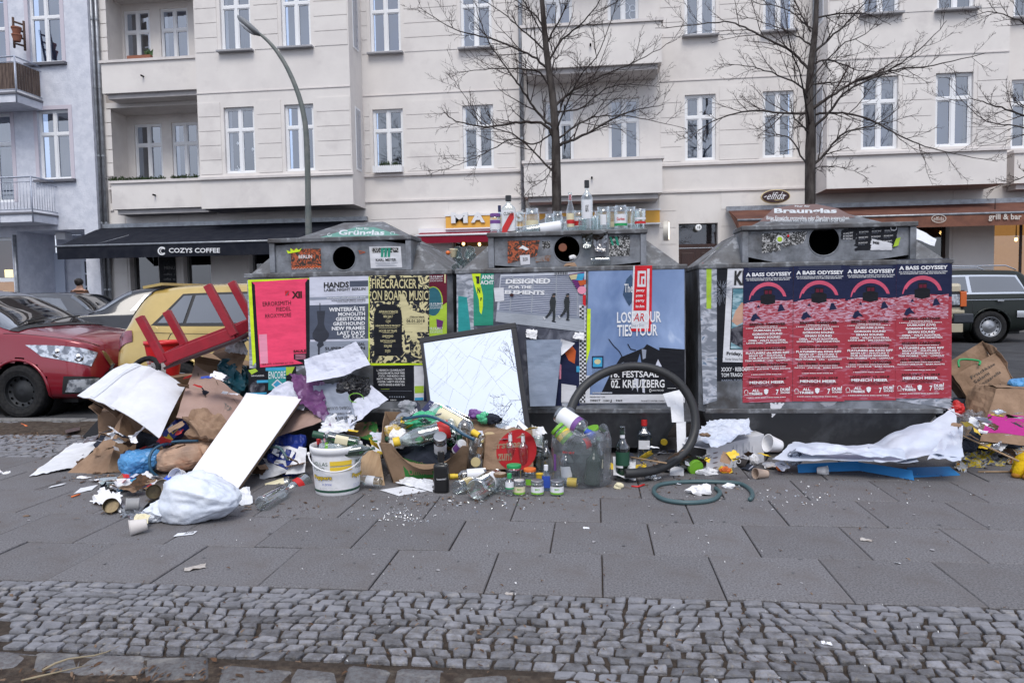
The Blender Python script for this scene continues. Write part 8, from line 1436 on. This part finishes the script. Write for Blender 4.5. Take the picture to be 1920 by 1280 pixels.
# vacuum hose
vp = [(1070, 768, 4.60), (1080, 745, 4.66), (1100, 720, 4.72), (1135, 698, 4.78), (1180, 687, 4.84), (1228, 692, 4.86), (1270, 715, 4.86), (1297, 755, 4.84), (1304, 798, 4.80), (1292, 836, 4.74), (1265, 863, 4.66), (1230, 880, 4.58), (1195, 886, 4.52), (1172, 887, 4.50)]
vp = bez([at(*q) for q in vp], 14); vh = obj('vacuum_hose', MB().tube(vp, [.0285+(.0012 if i % 2 else 0) for i in range(len(vp))], 12), m_vac, None, 'big black vacuum cleaner hose bent into an upright loop', 'hose'); a, b = vp[0], vp[0]-(vp[12]-vp[0]).normalized()*.10; obj('connector', MB().tube([a, a.lerp(b, .3), a.lerp(b, .32), b], [.031, .032, .036, .036], 14), mat('connector_grey', (.22, .23, .26), .3, metal=.5), vh)
hp = bez([gz(x, y, .012) for x, y in [(1342, 915), (1350, 924), (1335, 937), (1290, 942), (1245, 936), (1226, 921), (1238, 908), (1285, 903), (1340, 903), (1385, 906), (1405, 916), (1411, 928), (1406, 936)]], 8); obj('hose_piece', MB().tube(hp, .0125, 9), m_hose, None, 'grey-green garden hose coiled flat on the slabs', 'hose')
for i, (px, py, r, lb, m) in enumerate([(1313, 922, (.062, .045, .03), 'white tissue lying inside the coiled hose', m_tissue), (1367, 911, (.034, .025, .018), 'white tissue lying on the coiled hose', m_tissue), (1328, 886, (.06, .03, .025), 'white tissue before the lime-lidded jar', m_tissue), (1160, 912, (.032, .02, .018), 'beige lump of bread on the slab', c_cream), (1225, 896, (.045, .025, .02), 'silver foil crumple before the hose loop', m_foil), (1360, 882, (.035, .025, .022), 'orange peel by the white box', c_org), (1352, 877, (.025, .02, .015), 'yellow and orange wrapper by the white box', c_yel), (1414, 866, (.032, .03, .04), 'white wadded tissue at the right of the white box', m_tissue), (1443, 872, (.05, .03, .02), 'white shredded tissue beside the orange cap', m_tissue), (1272, 905, (.02, .012, .008), 'crumb of foil above the coiled hose', m_foil)]):
    p = gz(px, py+4, 0); obj('crumpled_litter', MB().blob(p+V((0, 0, r[2]*.8)), r, 16, .45, 22, 40+i, .002), m, None, lb, 'litter')
obj('red_plastic', MB().tube([gz(1184, 911, .006), gz(1196, 912, .006), gz(1208, 908, .008)], .006, 6), c_red, None, 'small red plastic clip on the slab', 'plastic piece'); card(1256, 885, 1282, 886, 1283, 875, m_wp, 'small white box with blue print before the hose', th=.02, name='small_carton', z=.022); card(1165, 872, 1176, 872, 1178, 862, m_wp, 'white scrap by the wine bottle'); 
bottle('jar', gz(1287, 866, .055)+V((0, .03, 0)), (.35, -.80, -.12), .13, .052, gm=mat('dark_jar', (.02, .03, .02), .2, coat=.4), cap=c_lime, label='dark jar lying with its lime green lid towards the viewer')
# white box
FLp, FRp = gz(1325, 886), gz(1432, 866); BLp = gz(1286, 862); BRp = FRp+(BLp-FLp)*1.0; up = V((0, 0, .158)); wb = thing('white_box', 'white printed carton on its side with the open end facing left', 'box', (FLp+FRp)/2); up2 = V((0, 0, .192))
c4 = [FLp, FRp, FRp+up2, FLp+up]; o = obj('front', MB().sheet(c4, 10, 6, .003, .003, 7, 2), m_wcard, wb); g = surf(c4, .003, 7, 2); p = shprint(o, g, name='print', base=.0015)
for k in range(4): p.disk(.14, .15+k*.2, .045, .03, mat('print_greybrown', (.25, .22, .22), .7), 8, 1)
for k in range(14): p.rect(.43+k % 3*.012, .1+k*.055, .45, .13+k*.055, INK, False)
for k in range(6): p.rect(.50+k*.055, .15, .506+k*.055, .88-k % 2*.2, P_mg, False)
p.text('PELLETS', .60, .5, .70, .6, P_mg, 0)
obj('back', MB().sheet([BRp, BLp, BLp+up, BRp+up2], 6, 5, .003, .003, 7, 3), m_wcard, wb); obj('end', MB().sheet([FRp, BRp, BRp+up2, FRp+up2], 6, 5, .003, .003, 7, 4), m_wcard, wb); obj('top', MB().sheet([FLp+up, FRp+up2, BRp+up2, BLp+up], 8, 6, .003, .004, 7, 5), m_wcard, wb); obj('bottom', MB().quad(FLp+V((0, 0, .003)), FRp+V((0, 0, .003)), BRp+V((0, 0, .003)), BLp+V((0, 0, .003))), m_card, wb); obj('flap', MB().sheet([FLp+up, BLp+up, at(1268, 826, 4.95), at(1290, 836, 4.72)], 6, 5, .003, .006, 7, 6), m_wcard, wb)
sheet_t('plastic_sheet', Q((1284, 822, 4.82), (1345, 838, 4.72), (1412, 808, 4.95), (1330, 790, 5.1)), m_tarp, 'wrinkled white plastic sheet draped over the white carton', 'plastic sheet', 18, 14, .002, .035, 7, 71, .06); sheet_t('plastic_sheet', Q((1318, 806, 5.0), (1408, 812, 4.98), (1404, 784, 5.12), (1330, 788, 5.12)), m_tarp, 'rear fold of the white plastic sheet against the right container', 'plastic sheet', 14, 8, .002, .035, 8, 72, .05); blob_t('crumpled_litter', 1322, 815, 4.72, (.03, .02, .012), m_leaf2, 'dry brown leaf on the white plastic sheet', 'leaf', 3, .5, 20)
bottle('cup', gz(1375, 862, .04), (.7, -.45, -.18), .10, .036, gm=mat('cup_dark', (.035, .03, .03), .5), label='dark coffee cup with a round logo lying by the white box', cat='cup'); bottle('cup', gz(1438, 888, .02), (-.85, -.42, .12), .09, .034, gm=mat('cup_beige', (.5, .38, .30), .6), label='beige paper cup lying with its white mouth towards the viewer', cat='cup'); lp = gz(1383, 862, .07); Print(par(lp+V((0, -.035, 0)), (1, 0, 0), (0, .2, 1)), bpy.data.objects[[o.name for o in COL.objects if o.get('label', '').startswith('dark coffee cup')][0]], 'logo').ring(0, 0, .014, .014, .003, c_wh, 16)
bottle('cup', at(1462, 836, 4.93), (-.8, -.35, .25), .10, .058, gm=m_wplast, label='white plastic cup lying tilted before the right container', cat='cup', name='plastic_cup'); bottle('cup', gz(1533, 882, .02), (.8, -.45, .1), .06, .032, gm=m_wplast, label='small white paper cup lying before the blue board', cat='cup'); card(1502, 885, 1530, 882, 1530, 880, c_wh, 'thin white stick left of the small white cup', name='paper_stick'); obj('orange_litter', MB().blob(gz(1464, 876, .025), (.03, .028, .028), 14, .08, 9, 3, .002), c_org, None, 'orange plastic cap before the white tarpaulin', 'cap'); blob_t('foil_wrapper', 1490, 858, 4.78, (.05, .03, .055), mat('foil_dark', (.3, .33, .4), .25, (.05, .06, .1), 30, metal=.7, bs=50, bst=1, lo=.5, hi=.56), 'silver and black crisp wrapper by the tarpaulin', 'wrapper', 5, .3, 14)
# ---------------------------------------------------------------- tarpaulin and blue board
def tarp(c, lb, seed, **k): sheet_t('tarpaulin', c, m_tarp, lb, 'tarpaulin', 30, 20, .003, k.get('crum', .03)*.6, k.get('cs', 3.2), seed, .02, fold=.012, smooth=True)
tarp(Q((1448, 862, 4.74), (1722, 868, 4.60), (1700, 838, 4.92), (1490, 832, 4.98)), 'long flat stretch of dirty white tarpaulin before the right container', 81); tarp(Q((1640, 868, 4.60), (1808, 858, 4.62), (1790, 776, 5.05), (1625, 836, 5.02)), 'white tarpaulin end pulled up at the container corner', 82, crum=.06); tarp(Q((1740, 872, 4.56), (1802, 862, 4.58), (1806, 800, 4.92), (1765, 822, 4.86)), 'loose fold of tarpaulin nearest the newspapers', 83, crum=.06); tarp(Q((1480, 850, 4.72), (1700, 860, 4.6), (1690, 846, 4.66), (1500, 836, 4.84)), 'upper rolled fold along the tarpaulin', 84, crum=.05, cs=7)
bb_ = thing('blue_board', 'bright blue board edge under the tarpaulin, bent in the middle', 'board', gz(1610, 888)); a, b, c = gz(1497, 886, 0), gz(1612, 882, .008), gz(1714, 900, 0)
for q0, q1 in ((a, b), (b, c)): obj('panel', MB().sheet([q0, q1, q1+V((0, .03, .055)), q0+V((0, .03, .05))], 6, 3, .004, .003, 8, 3), m_board, bb_)
sheet_t('board', [gz(1712, 893, .004), gz(1800, 889, .004), gz(1780, 874, .01), gz(1700, 876, .02)], m_board, 'flat blue board lying right of the bent one', 'board', 4, 4, .012, 0)
# ---------------------------------------------------------------- right heap
pg = thing('paper_bag', 'brown grocery bag printed with German food words, leaning right of the last container', 'paper bag', gz(1850, 790)); c4 = Q((1836, 780, 5.5), (1905, 722, 5.55), (1872, 657, 5.7), (1786, 704, 5.62)); o = obj('front', MB().sheet(c4, 16, 16, .003, .02, 5, 91, curl=-.02), m_kraft, pg); g = surf(c4, .02, 5, 91, 0, 0, -.02); p = shprint(o, g, base=.003)
for k, t_ in enumerate(('Frischkäse', 'Salami', 'Mozzarella', 'Steak', 'Garnelen', 'Hähnchen')): y = .80-k*.125; p.text(t_, .28, y-.075, .28+.055*len(t_), y, m_black, .0)
obj('side', MB().sheet([c4[0], c4[3], c4[3]+V((-.02, .22, .02)), c4[0]+V((.04, .2, 0))], 8, 10, .003, .03, 6, 92), m_kraft, pg); obj('back', MB().sheet([c4[1]+V((0, .2, 0)), c4[0]+V((.04, .2, 0)), c4[3]+V((-.02, .22, .02)), c4[2]+V((-.03, .16, .06))], 8, 8, .003, .03, 6, 93), m_kraft, pg); obj('side', MB().sheet([c4[2], c4[1], c4[1]+V((0, .2, 0)), c4[2]+V((-.03, .16, .06))], 8, 10, .003, .03, 6, 94), m_kraft, pg); obj('handle', MB().tube(bez([at(1798, 688, 5.6), at(1800, 674, 5.64), at(1835, 676, 5.66), at(1836, 684, 5.62)], 5), .008, 5), c_grn, pg)
pk = thing('paper_bag', 'brown paper bag with a magenta band at the right picture edge', 'paper bag', gz(1890, 832)); c4 = Q((1837, 826, 5.05), (1952, 838, 5.0), (1945, 728, 5.25), (1868, 728, 5.28)); o = obj('front', MB().sheet(c4, 18, 18, .003, .015, 5, 95), m_kraft, pk); g = surf(c4, .015, 5, 95); p = shprint(o, g, name='print', base=.002); p.grid(0, .16, 1, .50, mat('print_magenta', (.42, .03, .22), .7), 16, 8); p.text('FOOD', .55, .32, .85, .40, m_kraft, .0)
obj('side', MB().sheet([c4[0]+V((-.03, .28, 0)), c4[0], c4[3], c4[3]+V((-.02, .25, .0))], 10, 12, .003, .025, 6, 96), m_kraft, pk); obj('back', MB().sheet([c4[1]+V((0, .25, 0)), c4[0]+V((-.03, .28, 0)), c4[3]+V((-.02, .25, 0)), c4[2]+V((0, .22, 0))], 6, 6, .003, .02, 6, 97), m_kraft, pk); obj('top_fold', MB().sheet([c4[3], c4[2], c4[2]+V((0, .22, -.02)), c4[3]+V((-.02, .25, .0))], 10, 6, .003, .02, 6, 98), m_kraft, pk)
blob_t('plastic_wrap', 1825, 800, 5.2, (.11, .08, .10), m_film, 'clear crumpled film between the two paper bags and the container', 'plastic film', 25, .35, 10); blob_t('plastic_wrap', 1812, 835, 5.0, (.07, .05, .045), m_jeans, 'black wrapper above the newspapers', 'wrapper', 26, .35, 12); blob_t('red_wrapper', 1795, 768, 5.35, (.045, .04, .06), c_red, 'red packet behind the container corner', 'wrapper', 27, .3, 12); blob_t('plastic_wrap', 1840, 690, 5.9, (.1, .1, .1), m_kraft, 'brown crumple filling the upper bag mouth', 'wrapper', 28, .3, 9)
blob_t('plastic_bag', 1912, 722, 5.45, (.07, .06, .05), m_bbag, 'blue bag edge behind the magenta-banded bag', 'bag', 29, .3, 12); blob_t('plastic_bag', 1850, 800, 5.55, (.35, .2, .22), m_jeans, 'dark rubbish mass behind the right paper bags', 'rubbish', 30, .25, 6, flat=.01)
m_news = swirl('colour_print', (.55, .42, .03), (.35, .38, .42), 16, 2, .48, .52, c3=(.10, .10, .12)); m_news2 = swirl('colour_print_b', (.40, .42, .46), (.62, .48, .04), 22, 2, .52, .56, c3=(.35, .05, .02))
for i, (c, m, lb) in enumerate([([gz(1800, 866, .01), gz(1885, 872, .01), gz(1880, 838, .05), gz(1815, 835, .05)], m_news, 'crumpled yellow and grey advertising paper left of the plush toy'), ([gz(1880, 866, .01), gz(1945, 872, .01), gz(1945, 832, .06), gz(1870, 838, .05)], m_news2, 'yellow and grey advertising paper at the right picture edge'), ([gz(1790, 880, .004), gz(1812, 884, .004), gz(1816, 868, .03), gz(1795, 866, .02)], m_news2, 'small printed scrap right of the tarpaulin'), ([gz(1800, 872, .004), gz(1850, 878, .004), gz(1850, 860, .03), gz(1805, 856, .02)], m_news, 'second layer of advertising paper beside the tarpaulin')]): sheet_t('newspaper', c, m, lb, 'newspaper', 14, 10, .002, .035, 12, 100+i, .12)
obj('wooden_stick', MB().tube([at(1794, 812, 5.0), at(1910, 864, 4.62)], .006, 5), m_wood, None, 'long thin wooden stick across the advertising papers', 'stick'); obj('wooden_stick', MB().tube([gz(1834, 884, .008), gz(1898, 884, .01)], .006, 5), m_wood, None, 'flat wooden stick on the slab left of the plush toy', 'stick')
# plush toy
m_pl = mat('yellow_plush', (.72, .48, .02), .95, (.6, .38, .01), 30, bs=120, bst=.8); pt = gz(1925, 895); ps = thing('plush_toy', 'yellow plush toy lying at the right picture edge', 'plush toy', pt)
obj('body', MB().blob(pt+V((.03, .04, .075)), (.08, .07, .075), 18, .03, 9, 1, .0, smooth=True).blob(pt+V((.13, .06, .09)), (.06, .06, .06), 16, .02, 9, 2, .0, smooth=True), m_pl, ps)
for dx, dy, a in ((-.05, -.01, (.035, .03, .06)), (-.015, -.06, (.03, .035, .055)), (.10, -.03, (.03, .03, .05)), (.0, .10, (.03, .03, .055))): obj('limb', MB().blob(pt+V((dx, dy, .045)), a, 14, .03, 9, 3, .0, R=Ry(20), smooth=True), m_pl, ps); obj('paw', MB().blob(pt+V((dx-.02, dy-.006, .018)), (.026, .026, .018), 12, .03, 9, 3, .0, smooth=True), mat('paw_brown', (.35, .16, .03), .95), ps)
for s_ in (-1, 1): obj('ear', MB().blob(pt+V((.16, .06+s_*.04, .14)), (.022, .015, .022), 10, 0, smooth=True), m_pl, ps)

# ---------------------------------------------------------------- on top of the middle container
zl = g2[2]+.039; YL = YB+.16
def topi(kind, X, Y0, Y1, w_, Yd=YL, **k): stand(kind, 820+X/4, 330+Y1/4, 330+Y0/4, w_/4, z=zl, Y=Yd, **k)
topi('jar', 445, 285, 410, 80, YL-.03, cap=c_pur, lab=(c_wh, .2, .7, 'label', 2.6), lab2=(c_pur, .5, .68), label='jar with violet lid at the left end on the middle container'); topi('vodka', 545, 152, 400, 104, YL-.02, cap=m_gbk, lab=(c_wh, .06, .62, 'label', 2.4), text=('CUATE', .47, .56, 1.5), label='clear bottle with red diagonal stripe lettered CUATE', sq=(5, .6)); topi('smallb', 478, 225, 400, 44, YL+.12, gm=m_gbl, cap=c_navy2, label='small bluish bottle behind the violet-lidded jar')
bq = V((XY(820+545/4, YL-.02), YL-.02, zl)); cu = [o for o in COL.objects if o.get('label', '').endswith('CUATE')][0]; sc_ = 5.25/F0/4; Print(lambda u, v, k: bq+V(((u-545)*sc_, -.0335-k-.001, (402-v)*sc_)), cu, 'red_stripe').poly([(496, 398), (530, 398), (590, 290), (588, 252), (560, 256), (500, 360)], c_red)
topi('jar', 720, 240, 385, 110, YL+.05, lab=(c_cream, .2, .5, 'label', 2), label='wide empty jar right of the striped bottle'); bottle('vodka', V((XY(820+940/4, YL-.06), YL-.04, zl+.04)), V((-1, -.12, -.13)), .375, .042, gm=m_gcl, cap=m_gbk, lab=(c_wh, .02, .42, 'label', 2.6), label='clear bottle with black cap lying on the middle container')
topi('beer', 1005, 122, 380, 62, YL-.02, lab=(c_cream, .12, .46, 'label', 2.2), lab2=(c_red, .2, .3), neck=c_red, label='slim clear bottle with yellow label standing on the container'); topi('jar', 1070, 255, 382, 84, YL+.04, lab=(c_wh, .25, .65, 'label', 2.4), lab2=(c_red, .3, .5), label='jar with colourful label right of the slim bottle'); topi('vodka', 1130, 40, 380, 86, YL-.02, cap=m_gbk, lab=(c_wh, .25, .62, 'label', 1.9), text=('&X', .38, .52, .55), label='tallest bottle on the container with black neck and white emblem label')
topi('jar', 965, 335, 385, 40, YL-.05, label='small clear glass at the foot of the slim bottle'); topi('jar', 1250, 228, 378, 108, YL+.03, lab=(c_wh, .25, .65, 'label', .8), label='large jar with barcode label, first of the jar row'); topi('jar', 1315, 225, 372, 80, YL+.14, lab=(c_cream, .2, .4, 'label', 1.2), label='jar with cream label in the second row'); topi('jar', 1380, 216, 368, 98, YL, lab=(c_wh, .25, .62, 'label', 2.0), lab2=(c_grn, .18, .28), text=('Gurken', .38, .5, 1.2), ltext=c_red, label='large jar with green and red gherkin label, centre of the jar row'); topi('jar', 1455, 228, 368, 84, YL+.06, label='clear jar without label in the jar row'); topi('tumbler', 1525, 250, 368, 84, YL, gm=m_gcl, lab=(c_red, .3, .42, 'label', 2.6), lab2=(c_wh, .5, .6), label='patterned drinking glass at the right end of the jar row')
topi('tumbler', 1190, 300, 378, 60, YL-.03, label='small tumbler right of the tallest bottle'); topi('tumbler', 1095, 320, 384, 70, YL-.06, label='small clear tumbler before the tallest bottle')
for X_, Y0_, w_, dy_, lb in ((630, 270, 70, .10, 'clear jar behind the striped bottle'), (850, 280, 76, .15, 'clear jar behind the lying bottle'), (910, 262, 80, .2, 'clear jar between the lying bottle and the slim one'), (1215, 262, 70, .14, 'clear jar behind the small tumblers'), (1490, 262, 70, .18, 'clear jar behind the patterned glass')): topi('jar', X_, Y0_, 372, w_, YL+dy_, label=lb+' on the container')
# in and around the mouth of the middle container
bottle('jar', onY(820+945/4, 330+548/4, YB+.15), (.0, -1, .05), .10, .03, gm=m_gbr, cap=mat('lid_rust', (.22, .07, .03), .4), label='jar with rust-brown lid stuck in the mouth of the middle container'); bottle('jar', onY(820+1040/4, 330+520/4, YB+.17), (.3, -1, .2), .09, .028, gm=m_gcl, label='clear jar in the mouth of the middle container'); blob_t('crumpled_litter', 820+1015/4, 330+612/4, YB+.07, (.03, .03, .02), m_tissue, 'white tissue at the lower rim of the container mouth', 'litter', 5, .3, 14)
zs = ZT+.018; bottle('jar', V((XY(820+1300/4, YB), YB+.012, zs+.032)), (-1, 0, 0), .135, .032, gm=m_gcl, label='clear jar lying on the ledge right of the container mouth')
sheet_t('glass_shard', Q((820+1095/4, 330+548/4, YB+.0), (820+1150/4, 330+552/4, YB+.0), (820+1165/4, 330+440/4, YB+.028), (820+1082/4, 330+445/4, YB+.028)), m_ggr, 'green broken bottle piece right of the container mouth', 'glass piece', 8, 8, .003, .01, 12, 3, .1, curl=.02); sheet_t('glass_shard', Q((820+1185/4, 330+570/4, YB+.0), (820+1260/4, 330+580/4, YB+.0), (820+1280/4, 330+430/4, YB+.028), (820+1165/4, 330+460/4, YB+.028)), m_gbr, 'brown broken bottle piece left of the scraped sticker', 'glass piece', 8, 8, .003, .01, 12, 4, .1, curl=.02)
o, g = sheet_t('paper_scrap', Q((820+945/4, 330+675/4, YB-.0), (820+1050/4, 330+678/4, YB-.0), (820+1030/4, 330+648/4, YB+.03), (820+965/4, 330+655/4, YB+.03)), m_kraft, 'brown paper scrap on the ledge below the mouth', 'paper', 5, 4, .002, .006, 20)
# glasses in the gap between left and middle container
gp = [(865, 493, 16), (876, 480, 15), (886, 492, 13), (858, 480, 12), (872, 505, 14), (862, 512, 13)]
for i, (px, py, w_) in enumerate(gp): c = at(px, py, 5.5); bottle('tumbler', c, (rnd.uniform(-.6, .6), -.7, .6), .08, w_/2*5.5/F0*1.1, gm=m_pet, label=['clear plastic cup nearest the front', 'clear plastic cup at the top', 'clear plastic cup nearest the middle container', 'clear plastic cup under the tomato cup', 'clear plastic cup low in the middle', 'lowest clear plastic cup'][i]+' of the pile between left and middle container', cat='cup', name='plastic_cup', group='cups in the gap between two containers')
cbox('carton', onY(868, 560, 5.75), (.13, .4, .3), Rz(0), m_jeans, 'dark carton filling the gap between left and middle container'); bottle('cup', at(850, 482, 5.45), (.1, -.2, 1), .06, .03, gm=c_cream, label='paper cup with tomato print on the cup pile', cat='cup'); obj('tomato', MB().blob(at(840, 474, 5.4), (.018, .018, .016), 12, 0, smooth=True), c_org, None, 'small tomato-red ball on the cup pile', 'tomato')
sheet_t('paper_sheet', Q((1715, 448, 5.35), (1752, 462, 5.35), (1756, 448, 5.6), (1718, 428, 5.6)), P_wht, 'loose bluish leaflet on the right shoulder of the right container', 'paper', 6, 6, .002, .008, 10, 3)

# ---------------------------------------------------------------- loose scraps filling the heaps
def scraps(name, label, spots, mats, seed, s0=.02, s1=.06):
    r = random.Random(seed); mb = MB()
    for x0, x1, y0, y1, Y0, Y1, n in spots:
        for _ in range(n):
            t = r.random(); Y = Y0+(Y1-Y0)*t; px = r.uniform(x0, x1); c = onY(px, y1+(y0-y1)*t+r.uniform(-6, 6), Y); c.z = max(.012, c.z); a, b = r.uniform(0, 6.3), r.uniform(-.7, .7); s = r.uniform(s0, s1)
            u = V((cos(a), sin(a), b)).normalized()*s; v = u.cross(V((r.gauss(0, .5), r.gauss(0, .5), 1))).normalized()*s*r.uniform(.5, 1.1); k = r.randrange(len(mats))
            mb.sheet([c-u-v, c+u-v, c+u+v, c-u+v], 6, 5, .001, s*.25, 18, r.randrange(99), ragged=.2, mi=k)
    for p in mb.v: p.z = max(p.z, .002)
    o = obj(name, mb, mats, kind='stuff'); o['label'] = label
scraps('loose_scraps', 'small torn papers, wrappers and cardboard bits between the rubbish on the left heap', [(150, 340, 800, 915, 5.1, 4.45, 60), (190, 300, 900, 965, 4.5, 4.05, 46), (430, 560, 860, 930, 4.9, 4.45, 34), (340, 460, 700, 830, 5.4, 4.9, 26)], [m_kraft, m_wp, m_card, m_tissue, P_lil, c_blue, m_leafb, m_jeans, c_red], 2)
scraps('loose_scraps', 'small torn papers and wrappers between the bottles before the middle and right containers', [(880, 1020, 790, 900, 4.95, 4.6, 34), (1150, 1290, 840, 900, 5.0, 4.5, 30), (1290, 1500, 850, 895, 5.0, 4.5, 26), (1780, 1910, 770, 880, 5.4, 4.6, 44), (640, 720, 800, 900, 5.0, 4.5, 20)], [m_kraft, m_wp, m_tissue, m_leafb, P_lil, m_jeans, c_yel, m_foil], 4, .015, .045)
scraps('loose_scraps', 'caps, peels and foil bits heaped in the cardboard box and the peppers bucket', [(745, 860, 780, 840, 4.8, 4.6, 40)], [m_gbag, m_tissue, c_wh, c_yel, m_foil, m_jeans, m_card, c_red], 6, .012, .035)
flush_prints()
